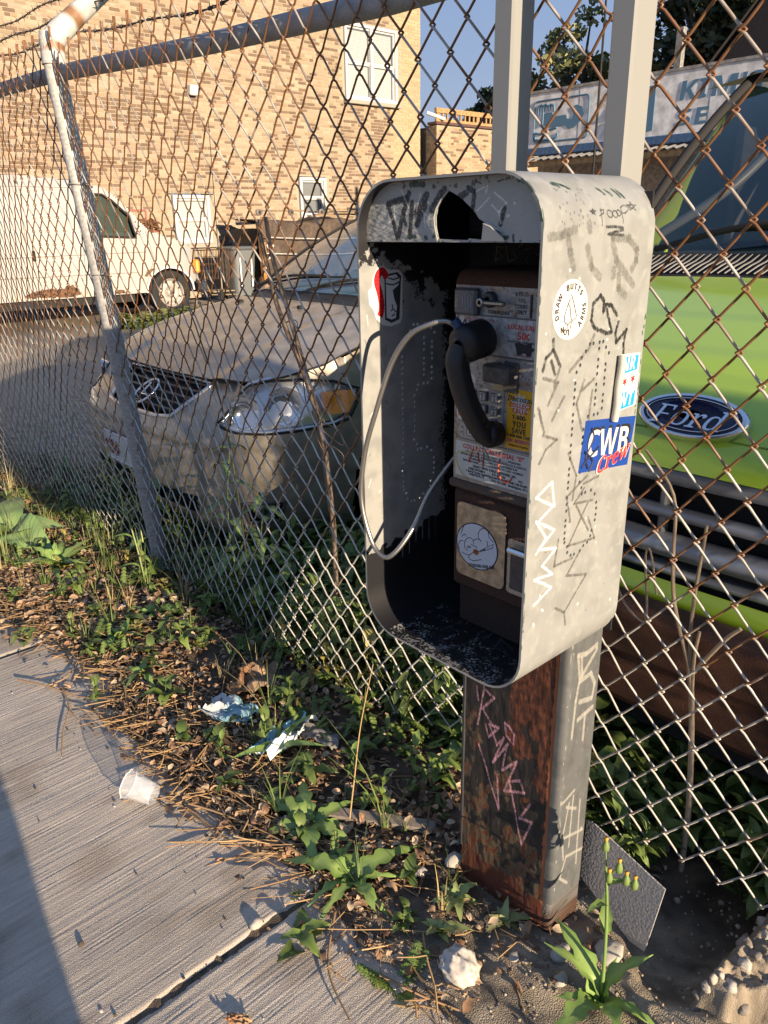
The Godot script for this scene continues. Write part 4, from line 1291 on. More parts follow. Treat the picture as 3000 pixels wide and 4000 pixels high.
	part(hand, "scuff", b, M.matt)
	b = MB.new()
	b.col = Color(0.45, 0.40, 0.10)
	b.tube(smooth_line([Vector3(-0.825, 1.160, -0.962), Vector3(-0.826, 1.140, -0.965), Vector3(-0.86, 1.126, -0.975), Vector3(-0.893, 1.118, -0.985), Vector3(-0.898, 1.09, -0.992), Vector3(-0.880, 1.066, -0.996)], 6), 0.0008, 4)
	part(hand, "yellow_wire", b, M.plastic)
	b = MB.new()
	b.col = Color(0.05, 0.25, 0.16)
	b.tube(smooth_line([Vector3(-0.823, 1.160, -0.962), Vector3(-0.818, 1.140, -0.97), Vector3(-0.821, 1.122, -0.985), Vector3(-0.838, 1.114, -0.996)], 6), 0.0008, 4)
	part(hand, "green_wire", b, M.plastic)
	# armoured cord: a spiral of bright rings
	var path := smooth_line([Vector3(-0.849, 1.345, -0.932), Vector3(-0.862, 1.3545, -0.918), Vector3(-0.88, 1.350, -0.9), Vector3(-0.912, 1.331, -0.885), Vector3(-0.945, 1.283, -0.875), Vector3(-0.974, 1.202, -0.865), Vector3(-1.002, 1.119, -0.86), Vector3(-1.015, 1.029, -0.86), Vector3(-0.996, 0.951, -0.865), Vector3(-0.967, 0.925, -0.87), Vector3(-0.948, 0.939, -0.885), Vector3(-0.937, 0.983, -0.92), Vector3(-0.942, 1.036, -0.965), Vector3(-0.93, 1.10, -1.03), Vector3(-0.91, 1.12, -1.05)], 40)
	b = MB.new()
	var run := 0.0
	var pts := PackedVector3Array(); var rad := []
	for k in path.size() - 1:
		run += path[k].distance_to(path[k + 1])
	var total := run
	run = 0.0
	var at := 0; var seg := 0.0
	var stepn := int(total / 0.00085)
	for q in stepn:
		var want := total * q / stepn
		while at < path.size() - 2 and run + path[at].distance_to(path[at + 1]) < want:
			run += path[at].distance_to(path[at + 1])
			at += 1
		seg = (want - run) / maxf(path[at].distance_to(path[at + 1]), 0.00001)
		pts.append(path[at].lerp(path[at + 1], seg))
		rad.append([0.0030, 0.0046, 0.0049, 0.0044][q % 4])
	b.tube(pts, rad, 10)
	part(t, "armoured_cord", b, mat(lin(0.34, 0.33, 0.315), 0.36, 0.85))
	b = MB.new()
	b.tube(smooth_line([Vector3(-0.8445, 1.337, -0.932), Vector3(-0.848, 1.348, -0.930), Vector3(-0.853, 1.3555, -0.926)], 4), 0.0082, 14)
	b.tube([Vector3(-0.8415, 1.325, -0.932), Vector3(-0.845, 1.339, -0.932)], [0.0125, 0.009], 14)
	part(t, "cord_collar", b, mat(rgb8(22, 58, 92), 0.5))
	# keypad
	var keys := ["1", "2", "3", "4", "5", "6", "7", "8", "9", "*", "0", "#"]
	var subs := ["QZ", "ABC", "DEF", "GHI", "JKL", "MNO", "PRS", "TUV", "WXY", "", "OPER", ""]
	var pad := MB.new()
	pad.slab(rounded(-0.892, 1.141, -0.804, 1.236, 0.003), Vector3(0, 0, zf), R, U, 0.0008)
	var kp := part(t, "keypad", pad, mat(lin(0.3, 0.3, 0.31), 0.45, 0.3))
	for k in 12:
		var o := Vector3(-0.874 + 0.0265 * (k % 3), 1.2235 - 0.0225 * int(k / 3.0), zf + 0.003)
		b = MB.new()
		b.box(o, Vector3(0.019, 0.0165, 0.005), Basis(), 0.0015)
		part(kp, "key", b, mat(lin(0.11, 0.12, 0.14), 0.4, 0.4))
		b = MB.new()
		b.box(o + Vector3(0, 0, 0.0027), Vector3(0.0115, 0.0125, 0.0006))
		part(kp, "key_tile", b, mat(lin(0.42, 0.42, 0.4), 0.5))
		letters(kp, "key_digit", keys[k], o + Vector3(0, -0.0025, 0.0032), R, U, 0.0052, M.ink, "Droid Sans", true)
		if subs[k]: letters(kp, "key_letters", subs[k], o + Vector3(0, 0.0035, 0.0032), R, U, 0.0028, M.ink)
	b = MB.new()
	b.slab(PackedVector2Array([Vector2(-0.834, 1.238), Vector2(-0.803, 1.236), Vector2(-0.803, 1.249), Vector2(-0.815, 1.252)]), Vector3(0, 0, zf), R, U, 0.0006)
	part(t, "tape_scrap", b, mat(lin(0.45, 0.38, 0.22), 0.5))
	# peeling sticker on the left
	b = MB.new()
	b.slab(rounded(-0.910, 1.174, -0.868, 1.258, 0.01), Vector3(0, 0, zf), R, U, 0.0004)
	st = part(t, "round_top_sticker", b, mat(lin(0.55, 0.56, 0.58), 0.5))
	b = MB.new()
	b.slab(PackedVector2Array([Vector2(-0.907, 1.18), Vector2(-0.872, 1.178), Vector2(-0.87, 1.20), Vector2(-0.871, 1.243), Vector2(-0.905, 1.243), Vector2(-0.908, 1.215)]), Vector3(0, 0, zf + 0.0004), R, U, 0.0003)
	part(st, "orange_print", b, mat(rgb8(196, 122, 84), 0.6))
	b = MB.new()
	b.slab(PackedVector2Array([Vector2(-0.909, 1.206), Vector2(-0.87, 1.202), Vector2(-0.87, 1.212), Vector2(-0.909, 1.217)]), Vector3(0, 0, zf + 0.0007), R, U, 0.0003)
	part(st, "brown_print", b, mat(rgb8(92, 62, 46), 0.6))
	# yellow card
	b = MB.new()
	b.slab(PackedVector2Array([Vector2(-0.797, 1.143), Vector2(-0.744, 1.143), Vector2(-0.743, 1.2435), Vector2(-0.796, 1.2445)]), Vector3(0, 0, zf), R, U, 0.0006)
	card = part(t, "yellow_card", b, mat(rgb8(205, 156, 22), 0.45))
	b = MB.new()
	var burst := PackedVector2Array()
	for q in 22:
		var rr := 0.021 if q % 2 == 0 else 0.013
		burst.append(Vector2(-0.770 + rr * cos(TAU * q / 22.0), 1.219 + rr * sin(TAU * q / 22.0)))
	b.slab(burst, Vector3(0, 0, zf + 0.0006), R, U, 0.0002)
	part(card, "burst", b, M.white)
	Z = zf + 0.001
	letters(card, "lettering", "Discount", Vector3(-0.770, 1.228, Z), R, U, 0.0088, M.ink, "Droid Serif", true, 0.95, 0.2)
	letters(card, "lettering", "COLLECT", Vector3(-0.770, 1.2175, Z), R, U, 0.0078, M.red, "Droid Sans", true)
	letters(card, "lettering", "CALLS", Vector3(-0.770, 1.2085, Z), R, U, 0.0078, M.red, "Droid Sans", true)
	letters(card, "lettering", "1-800-", Vector3(-0.770, 1.1975, Z), R, U, 0.0078, M.ink, "Droid Sans", true)
	letters(card, "lettering", "YOU", Vector3(-0.770, 1.186, Z), R, U, 0.0100, M.ink, "Droid Sans", true)
	letters(card, "lettering", "SAVE", Vector3(-0.770, 1.1745, Z), R, U, 0.0092, M.ink, "Droid Sans", true)
	letters(card, "lettering", "1-800-968-7283", Vector3(-0.770, 1.1655, Z), R, U, 0.0052, M.ink, "Droid Sans", true)
	letters(card, "lettering", "10¢ MINUTE", Vector3(-0.770, 1.157, Z), R, U, 0.0062, mat(rgb8(170, 60, 120), 0.5), "Droid Sans", true)
	letters(card, "lettering", "Hablamos Español", Vector3(-0.770, 1.149, Z), R, U, 0.0036, M.ink)
	# lower instruction card under its glass
	b = MB.new()
	b.slab(rounded(-0.914, 1.0655, -0.733, 1.140, 0.003), Vector3(0, 0, zf), R, U, 0.002)
	part(t, "card_frame", b, mat(lin(0.34, 0.33, 0.33), 0.4, 0.5, tx.fine, 10.0))
	b = MB.new()
	b.slab(rounded(-0.909, 1.0705, -0.738, 1.1355, 0.001), Vector3(0, 0, zf + 0.002), R, U, 0.0004)
	card = part(t, "instruction_card", b, mat(lin(0.42, 0.45, 0.46), 0.35))
	Z = zf + 0.0027
	letters(card, "lettering", "COLLECT CALLS DIAL “0”", Vector3(-0.823, 1.1275, Z), R, U, 0.0085, M.red, "Droid Sans", true)
	var small := ["CALLING CARD, COLLECT CALLS ................ OPERADORA", "REFUND & REPAIR ... ESTA TELEFONICA CONTROLLED & SERVICIO", "INFORMATION ........ DIAL 411 DE INFORMACION", "INTERNATIONAL ... 011 + COUNTRY & CITY CODE + NUMBER"]
	for k in 4: letters(card, "lettering", small[k], Vector3(-0.823, 1.1185 - 0.0056 * k, Z), R, U, 0.0036, M.ink)
	for w in [["LEGACY", -0.858, 1.0945], ["LONG DISTANCE", -0.858, 1.0885], ["1 World Trade Center", -0.858, 1.083], ["Long Beach, CA", -0.858, 1.0785], ["ROYAL PUBLIC PAYPHONES, INC.", -0.808, 1.0945], ["P.O. Box 190", -0.808, 1.0885], ["Highland Pk, IL 60035", -0.808, 1.083], ["(773) 784-1400", -0.808, 1.0770], ["FCC", -0.760, 1.0885], ["445 12th Street SW", -0.760, 1.0825], ["Washington, DC 20554", -0.760, 1.0765]]:
		letters(card, "lettering", w[0], Vector3(w[1], w[2], Z), R, U, 0.0042, M.ink, "Droid Sans", true, 0.85)
	b = MB.new()
	for s in [[[-868, 1124], [-877, 1100]], [[-842, 1124], [-844, 1096]], [[-856, 1122], [-853, 1104]], [[-806, 1120], [-809, 1098], [-800, 1083], [-787, 1082], [-778, 1092]]]:
		var q3 := []
		for q in s: q3.append(Vector3(q[0] / 1000.0, q[1] / 1000.0, Z + 0.0004))
		b.tube(smooth_line(q3, 4), 0.0014, 4)
	part(card, "orange_scrawl", b, mat(rgb8(196, 78, 40), 0.7))

func rounded(x0: float, y0: float, x1: float, y1: float, r: float, n := 4) -> PackedVector2Array:
	var out := PackedVector2Array()
	var cs := [Vector2(x1 - r, y1 - r), Vector2(x0 + r, y1 - r), Vector2(x0 + r, y0 + r), Vector2(x1 - r, y0 + r)]
	for q in 4:
		for k in n + 1:
			var an := PI * 0.5 * (q + float(k) / n)
			out.append(cs[q] + Vector2(cos(an), sin(an)) * r)
	return out

# ---------- plan outline of a car's nose, measured along the bumper from its middle
class Nose:
	var cx: float; var zn: float; var w: float
	var A := PackedFloat32Array(); var Zt := PackedFloat32Array(); var D := PackedFloat32Array()
	var front: Array; var side: Array
	func _init(c: float, z: float, ww: float, k2: float, k8: float, p: float, f: Array, sd: Array) -> void:
		cx = c; zn = z; w = ww; front = f; side = sd
		for k in 81:
			var q := 1.0 - pow(1.0 - k / 80.0, 2.2)
			add(w * q, k2 * q * q + k8 * pow(q, p))
		var back := Zt[-1]
		for k in 70: add(w + 0.012 * minf(1.0, k * 0.12), back + 0.06 * (k + 1))
	func add(a: float, z: float) -> void:
		D.append(0.0 if A.is_empty() else D[-1] + Vector2(a, z).distance_to(Vector2(A[-1], Zt[-1])))
		A.append(a); Zt.append(z)
	func at(s: float) -> Vector2:
		s = minf(absf(s), D[-1] - 0.001)
		var k := D.bsearch(s)
		k = clampi(k, 1, D.size() - 1)
		var t := (s - D[k - 1]) / maxf(D[k] - D[k - 1], 1e-6)
		return Vector2(lerpf(A[k - 1], A[k], t), lerpf(Zt[k - 1], Zt[k], t))
	func tab(t: Array, x: float) -> float:
		if x <= t[0][0]: return t[0][1]
		for k in t.size() - 1:
			if x <= t[k + 1][0]: return lerpf(t[k][1], t[k + 1][1], (x - t[k][0]) / (t[k + 1][0] - t[k][0]))
		return t[-1][1]
	func surf(s: float, y: float, push := 0.0) -> Vector3:
		var p := at(s)
		var t := (at(absf(s) + 0.01) - at(maxf(absf(s) - 0.01, 0.0))).normalized()
		var nn := Vector2(-t.y, t.x)
		var f := pow(maxf(nn.y, 0.0), 1.5)
		var d := lerpf(tab(side, y), tab(front, y), f) - push
		p += nn * d
		return Vector3(cx + (p.x if s >= 0 else -p.x), y, zn - p.y)

func inside(poly: PackedVector2Array, p: Vector2) -> bool: return Geometry2D.is_point_in_polygon(p, poly)

func dense(poly: PackedVector2Array, step: float) -> PackedVector2Array:
	var r := PackedVector2Array()
	for k in poly.size():
		var a := poly[k]; var b := poly[(k + 1) % poly.size()]
		var n := maxi(1, int(a.distance_to(b) / step))
		for q in n: r.append(a.lerp(b, float(q) / n))
	return r

func mirror(poly: PackedVector2Array) -> PackedVector2Array:
	var r := PackedVector2Array()
	for k in range(poly.size() - 1, -1, -1): r.append(Vector2(-poly[k].x, poly[k].y))
	return r

func ring(no: Nose, poly: PackedVector2Array, r: float, push: float, b: MB) -> void:
	var pts := PackedVector3Array()
	var dp := dense(poly, 0.02)
	for p in dp: pts.append(no.surf(p.x, p.y, push))
	pts.append(pts[0]); pts.append(pts[1])
	b.tube(pts, r, 6, false)

# sheet covering a polygon on the nose
func cover(no: Nose, poly: PackedVector2Array, push: float, b: MB, cell := 0.012) -> void:
	var lo := Vector2(1e9, 1e9); var hi := -lo
	for p in poly: lo = lo.min(p); hi = hi.max(p)
	var nu := maxi(2, int((hi.x - lo.x) / cell)); var nw := maxi(2, int((hi.y - lo.y) / cell))
	var fn := func(u: float, w: float) -> Vector3: return no.surf(lerpf(lo.x, hi.x, u), lerpf(lo.y, hi.y, w), push)
	var kp := func(u: float, w: float) -> bool: return inside(poly, Vector2(lerpf(lo.x, hi.x, u), lerpf(lo.y, hi.y, w)))
	b.grid(fn, nu, nw, false, kp)

func wheel(t: Node3D, o: Vector3, r: float, wide: float, out: float, rim: Color, rusted := 0.0) -> void:
	var w := Node3D.new()
	w.name = "wheel"
	t.add_child(w, true)
	w.position = o - t.position
	var bs := Basis(Vector3(0, 0, 1), -PI / 2.0 * out)
	var b := MB.new()
	b.lathe(o, bs, PackedVector2Array([Vector2(r * 0.62, -wide * 0.5), Vector2(r * 0.93, -wide * 0.5), Vector2(r, -wide * 0.36), Vector2(r, wide * 0.36), Vector2(r * 0.94, wide * 0.47), Vector2(r * 0.82, wide * 0.52), Vector2(r * 0.64, wide * 0.46), Vector2(r * 0.61, wide * 0.36)]), 40)
	part(w, "tyre", b, M.rubber)
	b = MB.new()
	b.col = rim
	b.lathe(o, bs, PackedVector2Array([Vector2(r * 0.63, wide * 0.45), Vector2(r * 0.60, wide * 0.46), Vector2(r * 0.56, wide * 0.30), Vector2(r * 0.48, wide * 0.26), Vector2(r * 0.40, wide * 0.34), Vector2(r * 0.26, wide * 0.34), Vector2(r * 0.22, wide * 0.24), Vector2(r * 0.19, wide * 0.24), Vector2(r * 0.16, wide * 0.42), Vector2(0.0, wide * 0.44)]), 36)
	b.col = rim.lerp(Color(0.1, 0.05, 0.03), rusted)
	for k in 8:
		var an := TAU * k / 8.0
		b.box(o + bs * Vector3(cos(an) * r * 0.22, wide * 0.26, sin(an) * r * 0.22), Vector3(0.02, 0.02, 0.02))
	part(w, "rim", b, M.metal)
	b = MB.new()
	b.col = Color(0.01, 0.01, 0.01)
	for k in 8:
		var an := TAU * (k + 0.5) / 8.0
		b.box(o + bs * Vector3(cos(an) * r * 0.49, wide * 0.285, sin(an) * r * 0.49), Vector3(0.012, r * 0.07, r * 0.14), Basis(Vector3(1, 0, 0), -an * out + PI / 2.0))
	part(w, "rim_slot", b, M.matt)

func car_paint(c: Color, rough := 0.32, metal := 0.2, coat := 0.6, tex: Texture2D = null, tri := 0.0) -> StandardMaterial3D:
	var m := vmat(rough, metal, tex, tri)
	m.albedo_color = c.linear_to_srgb()
	m.clearcoat_enabled = true
	m.clearcoat = coat
	m.clearcoat_roughness = 0.12
	return m

func make_sedan() -> void:
	var cx := -3.62; var zn := -1.58
	var t := thing("sedan", "dusty champagne beige sedan parked nose to the fence", "car", Vector3(cx, 0, zn - 2.4))
	var no := Nose.new(cx, zn, 0.97, 0.06, 0.55, 8.0, [[0.14, 0.10], [0.2, 0.05], [0.3, 0.012], [0.36, 0.0], [0.545, 0.0], [0.56, 0.012], [0.575, 0.002], [0.60, 0.0], [0.66, 0.03], [0.72, 0.10], [0.82, 0.24], [0.9, 0.33], [1.1, 0.5]], [[0.14, 0.08], [0.2, 0.05], [0.3, 0.02], [0.45, 0.0], [0.7, 0.005], [1.0, 0.06], [1.1, 0.1]])
	# height of the bonnet over (lateral a, way behind the nose)
	var hood_y := func(a: float, zeta: float) -> float:
		var k := clampf((zeta - 0.2) / 1.05, 0.0, 1.0)
		var y := 0.825 + 0.31 * (1.0 - pow(1.0 - k, 1.7))
		y -= (0.03 + 0.07 * k) * pow(absf(a) / 0.9, 3.0)
		y += 0.012 * smoothstep(0.42, 0.5, absf(a) - 0.1 * k) * (1.0 - smoothstep(0.5, 0.8, absf(a)))
		return y
	var top_y := func(s: float) -> float:
		var y := 0.9
		for k in 3:
			var p := no.surf(s, y)
			y = hood_y.call(p.x - cx, zn - p.z)
		return minf(y, 1.06)
	var body := car_paint(Color(0.40, 0.345, 0.27), 0.42, 0.15, 0.45, tx.coarse, 1.3)
	var lamp := PackedVector2Array([Vector2(0.68, 0.682), Vector2(0.73, 0.735), Vector2(0.80, 0.80), Vector2(0.87, 0.842), Vector2(0.98, 0.862), Vector2(1.12, 0.862), Vector2(1.28, 0.842), Vector2(1.41, 0.80), Vector2(1.385, 0.74), Vector2(1.33, 0.675), Vector2(1.26, 0.655), Vector2(1.1, 0.648), Vector2(0.94, 0.645), Vector2(0.8, 0.655)])
	var lamp2 := mirror(lamp)
	var grille := PackedVector2Array([Vector2(-0.44, 0.815), Vector2(-0.33, 0.675), Vector2(-0.2, 0.662), Vector2(0.2, 0.662), Vector2(0.33, 0.675), Vector2(0.44, 0.815), Vector2(0.2, 0.822), Vector2(-0.2, 0.822)])
	var intake := PackedVector2Array([Vector2(-0.56, 0.335), Vector2(-0.5, 0.23), Vector2(0.5, 0.23), Vector2(0.56, 0.335)])
	var fog := PackedVector2Array([Vector2(0.80, 0.33), Vector2(0.82, 0.225), Vector2(0.97, 0.225), Vector2(1.0, 0.325)])
	var fog2 := mirror(fog)
	var b := MB.new()
	var smax := 2.9
	var fn := func(u: float, w: float) -> Vector3:
		var s := lerpf(-smax, smax, u)
		return no.surf(s, lerpf(0.14, top_y.call(s), w))
	var arch := no.zn - 1.04
	var kp := func(u: float, w: float) -> bool:
		var s := lerpf(-smax, smax, u)
		var y := lerpf(0.14, top_y.call(s), w)
		var p := Vector2(s, y)
		if y > 0.6:
			if inside(lamp, p) or inside(lamp2, p) or inside(grille, p): return false
		elif y < 0.35:
			if inside(intake, p) or inside(fog, p) or inside(fog2, p): return false
		if absf(s) > 1.2:
			var q := no.surf(s, y)
			if Vector2(q.z - arch, q.y - 0.33).length() < 0.40: return false
		return true
	b.grid(fn, 290, 46, false, kp)
	part(t, "bumper_and_wings", b, body)
	# bonnet
	b = MB.new()
	var hood := func(u: float, w: float) -> Vector3:
		var a := lerpf(-0.90, 0.90, u)
		var q := absf(a) / 0.97
		var z0 := 0.235 + 0.06 * q * q + 0.55 * pow(q, 8.0) * 0.9 - 0.02
		var z1 := 1.02 + 0.13 * q * q
		var ze := lerpf(z0, z1, w)
		return Vector3(cx + a, hood_y.call(a, ze) + 0.004, zn - ze)
	b.grid(hood, 60, 40)
	part(t, "bonnet", b, body)
	# shut line round the bonnet
	b = MB.new()
	var line := PackedVector3Array()
	for k in 41: line.append(hood.call(k / 40.0, 0.0) + Vector3(0, -0.004, 0.003))
	b.tube(line, 0.005, 5)
	for e in [0.0, 1.0]:
		line = PackedVector3Array()
		for k in 21: line.append(hood.call(e, k / 20.0) + Vector3(0, -0.003, 0))
		b.tube(line, 0.004, 5)
	part(t, "shut_line", b, M.blackmatt)
	# grille
	var dark := MB.new()
	cover(no, grille, -0.07, dark, 0.02)
	cover(no, intake, -0.06, dark, 0.02)
	part(t, "grille_recess", dark, M.blackmatt)
	for k in 5:
		b = MB.new()
		var y := 0.69 + 0.027 * k
		var hw := lerpf(0.335, 0.425, (y - 0.675) / 0.14)
		var pts := PackedVector3Array()
		for q in 21: pts.append(no.surf(lerpf(-hw, hw, q / 20.0), y, -0.02))
		b.tube(pts, 0.0075, 6)
		part(t, "grille_slat", b, mat(lin(0.05, 0.05, 0.055), 0.4))
	b = MB.new()
	ring(no, grille, 0.011, 0.004, b)
	part(t, "grille_frame", b, mat(lin(0.6, 0.6, 0.6), 0.3, 0.9))
	b = MB.new()
	var loop := PackedVector3Array()
	for k in 33:
		var an := TAU * k / 32.0
		loop.append(no.surf(-0.03 + 0.075 * cos(an), 0.738 + 0.048 * sin(an), 0.012))
	b.tube(loop, 0.007, 8, false)
	b.tube([no.surf(-0.05, 0.77, 0.014), no.surf(-0.04, 0.725, 0.014), no.surf(0.015, 0.727, 0.014)], 0.006, 6)
	part(t, "emblem", b, M.chrome)
	# lights
	for side in 2:
		var poly := lamp if side == 0 else lamp2
		var sg := 1.0 if side == 0 else -1.0
		var h := Node3D.new()
		h.name = "headlight"
		t.add_child(h, true)
		h.position = no.surf(sg * 1.0, 0.75) - t.position
		b = MB.new()
		cover(no, poly, -0.06, b, 0.015)
		ring(no, poly, 0.012, -0.03, b)
		part(h, "bowl", b, mat(lin(0.55, 0.56, 0.58), 0.28, 0.85))
		b = MB.new()
		for q in [[0.87, 0.735, 0.075], [1.07, 0.75, 0.085]]:
			var o := no.surf(sg * q[0], q[1], -0.058)
			var ax := (no.surf(sg * q[0], q[1], 0.1) - o).normalized()
			ax = (ax + Vector3(0, 0, 0.9)).normalized()
			var bs := Basis(Quaternion(Vector3.UP, ax))
			b.lathe(o, bs, PackedVector2Array([Vector2(0.014, 0.0), Vector2(q[2] * 0.55, 0.01), Vector2(q[2] * 0.85, 0.03), Vector2(q[2], 0.05), Vector2(q[2] * 1.04, 0.052)]), 24)
		part(h, "reflector", b, mat(lin(0.8, 0.8, 0.8), 0.12, 1.0))
		b = MB.new()
		var amb := PackedVector2Array([Vector2(1.22, 0.70), Vector2(1.33, 0.70), Vector2(1.385, 0.775), Vector2(1.36, 0.80), Vector2(1.21, 0.80)])
		cover(no, amb if side == 0 else mirror(amb), -0.006, b)
		b.box(no.surf(sg * 1.28, 0.75, -0.035), Vector3(0.06, 0.10, 0.12), Basis(), 0.02)
		part(h, "indicator", b, mat(lin(0.85, 0.27, 0.015), 0.35))
		b = MB.new()
		cover(no, poly, 0.002, b)
		part(h, "lens", b, glass(Color(0.95, 0.96, 0.97), 0.05))
		b = MB.new()
		ring(no, poly, 0.006, 0.0, b)
		part(h, "gasket", b, M.blackmatt)
		b = MB.new()
		cover(no, fog if side == 0 else fog2, -0.05, b, 0.02)
		ring(no, fog if side == 0 else fog2, 0.009, 0.0, b)
		part(t, "fog_light_recess", b, mat(lin(0.09, 0.08, 0.07), 0.6))
		b = MB.new()
		var fo := no.surf(sg * 0.9, 0.278, -0.04)
		b.lathe(fo, Basis(Quaternion(Vector3.UP, (no.surf(sg * 0.9, 0.278, 0.1) - fo).normalized())), PackedVector2Array([Vector2(0.045, 0.0), Vector2(0.045, 0.02), Vector2(0.03, 0.03), Vector2(0.0, 0.033)]), 18)
		part(t, "fog_light", b, mat(lin(0.35, 0.34, 0.32), 0.2, 0.3))
	# number plate
	b = MB.new()
	var pl := PackedVector2Array([Vector2(-0.34, 0.365), Vector2(0.02, 0.365), Vector2(0.02, 0.505), Vector2(-0.34, 0.505)])
	cover(no, pl, 0.012, b, 0.03)
	ring(no, pl, 0.006, 0.012, b)
	var np := part(t, "number_plate", b, mat(lin(0.55, 0.55, 0.58), 0.4))
	letters(np, "lettering", "184", no.surf(-0.25, 0.43, 0.019), Vector3(1, 0, 0.03), Vector3.UP, 0.075, mat(rgb8(120, 26, 30), 0.5), "Droid Sans", true)
	# scuttle, screen, roof, pillars
	var cowl := func(a: float) -> Vector3:
		var q := a / 0.97
		return Vector3(cx + a, hood_y.call(a, 1.02 + 0.13 * q * q) + 0.005, zn - 1.03 - 0.13 * q * q)
	var brow := func(a: float) -> Vector3:
		var q := a / 0.62
		return Vector3(cx + a, 1.60 - 0.05 * q * q, zn - 1.98 - 0.10 * q * q)
	b = MB.new()
	var tray := func(u: float, w: float) -> Vector3:
		var p: Vector3 = cowl.call(lerpf(-0.86, 0.86, u))
		return p + Vector3(0, 0.035 * w - 0.02 * sin(w * PI), -0.20 * w)
	b.grid(tray, 40, 6)
	part(t, "scuttle_panel", b, mat(lin(0.02, 0.02, 0.022), 0.6))
	var screen := func(u: float, w: float) -> Vector3:
		var lo2: Vector3 = cowl.call(lerpf(-0.80, 0.80, u)) + Vector3(0, 0.03, -0.16)
		var hi2: Vector3 = brow.call(lerpf(-0.60, 0.60, u))
		return lo2.lerp(hi2, w) + Vector3(0, 0.05, 0.03) * sin(w * PI) * 0.6
	b = MB.new()
	b.grid(screen, 24, 16)
	part(t, "windscreen", b, glass(Color(0.45, 0.6, 0.68), 0.35))
	b = MB.new()
	for e in [-1.0, 1.0]:
		var pil := func(u: float, w: float) -> Vector3:
			var p: Vector3 = screen.call(0.5 + e * lerpf(0.475, 0.56, u), w * 1.02)
			return p + Vector3(0, 0.018 * sin(u * PI) - 0.015 * u, -0.03 * u)
		b.grid(pil, 6, 20, e < 0)
	var roof := func(u: float, w: float) -> Vector3:
		var a := lerpf(-0.68, 0.68, u)
		var p: Vector3 = brow.call(a * 0.92)
		p.y += 0.035 * sin(w * PI) - 0.10 * smoothstep(0.8, 1.0, w) - 0.03 * pow(absf(a) / 0.68, 4.0)
		return p + Vector3(a * 0.06, 0, -1.7 * w)
	b.grid(roof, 24, 16)
	part(t, "roof_and_pillars", b, body)
	b = MB.new()
	for e in [-1.0, 1.0]:
		line = PackedVector3Array()
		for k in 17: line.append(screen.call(0.5 + e * 0.478, k / 16.0) + Vector3(0, 0.004, 0.004))
		b.tube(line, 0.008, 5)
	part(t, "screen_trim", b, M.blackmatt)
	# flanks behind the wings, glazed upper sides and tail
	b = MB.new()
	for e in [-1.0, 1.0]:
		var flank := func(u: float, w: float) -> Vector3:
			var z := lerpf(-1.75, -4.9, u)
			var y := lerpf(0.22, 1.04, w)
			return Vector3(cx + e * (0.975 - 0.05 * pow(w, 3.0) - 0.14 * smoothstep(0.85, 1.0, u)), y, zn + z)
		var keep := func(u: float, w: float) -> bool: return Vector2(lerpf(-1.75, -4.9, u) + 3.98, lerpf(0.22, 1.04, w) - 0.33).length() > 0.4
		b.grid(flank, 60, 16, e > 0, keep)
	var boot := func(u: float, w: float) -> Vector3: return Vector3(cx + lerpf(-0.92, 0.92, u), 1.04 + 0.05 * sin(u * PI), lerpf(zn - 4.1, zn - 4.9, w))
	b.grid(boot, 10, 4)
	b.box(Vector3(cx, 0.62, zn - 4.9), Vector3(1.7, 0.8, 0.06), Basis(), 0.02)
	part(t, "doors_and_tail", b, body)
	b = MB.new()
	for e in [-1.0, 1.0]:
		var pane := func(u: float, w: float) -> Vector3:
			var lo2 := Vector3(cx + e * 0.925, 1.045, zn + lerpf(-1.35, -4.2, u))
			var hi2 := Vector3(cx + e * 0.66, 1.55, zn + lerpf(-2.08, -3.6, u))
			return lo2.lerp(hi2, w)
		b.grid(pane, 8, 4, e > 0)
	var rear := func(u: float, w: float) -> Vector3:
		return Vector3(cx + lerpf(-0.8, 0.8, u), 1.06, zn - 4.2).lerp(Vector3(cx + lerpf(-0.62, 0.62, u), 1.54, zn - 3.65), w)
	b.grid(rear, 8, 4, true)
	part(t, "side_glass", b, glass(Color(0.2, 0.24, 0.26), 0.5))
	b = MB.new()
	b.col = Color(0.06, 0.055, 0.05)
	b.box(Vector3(cx, 1.03, zn - 1.5), Vector3(1.5, 0.12, 0.5), Basis(), 0.05)
	b.box(Vector3(cx, 0.5, zn - 2.8), Vector3(1.7, 0.5, 2.6))
	for e in [-0.4, 0.4]:
		b.box(Vector3(cx + e, 1.0, zn - 2.55), Vector3(0.5, 0.75, 0.16), Basis(Vector3.RIGHT, -0.2), 0.06)
		b.box(Vector3(cx + e, 1.45, zn - 2.65), Vector3(0.26, 0.18, 0.1), Basis(Vector3.RIGHT, -0.2), 0.04)
	part(t, "cabin", b, M.matt)
	# under side so no light leaks through the arches
	b = MB.new()
	b.box(Vector3(cx, 0.28, zn - 1.0), Vector3(1.3, 0.2, 1.5))
	b.box(Vector3(cx, 0.5, zn - 0.9), Vector3(1.2, 0.5, 0.9))
	part(t, "engine_bay", b, M.blackmatt)
	for e in [-1.0, 1.0]:
		wheel(t, Vector3(cx + e * 0.83, 0.335, arch), 0.335, 0.22, e, Color(0.4, 0.4, 0.4))
		wheel(t, Vector3(cx + e * 0.83, 0.335, zn - 3.98), 0.335, 0.22, e, Color(0.4, 0.4, 0.4))
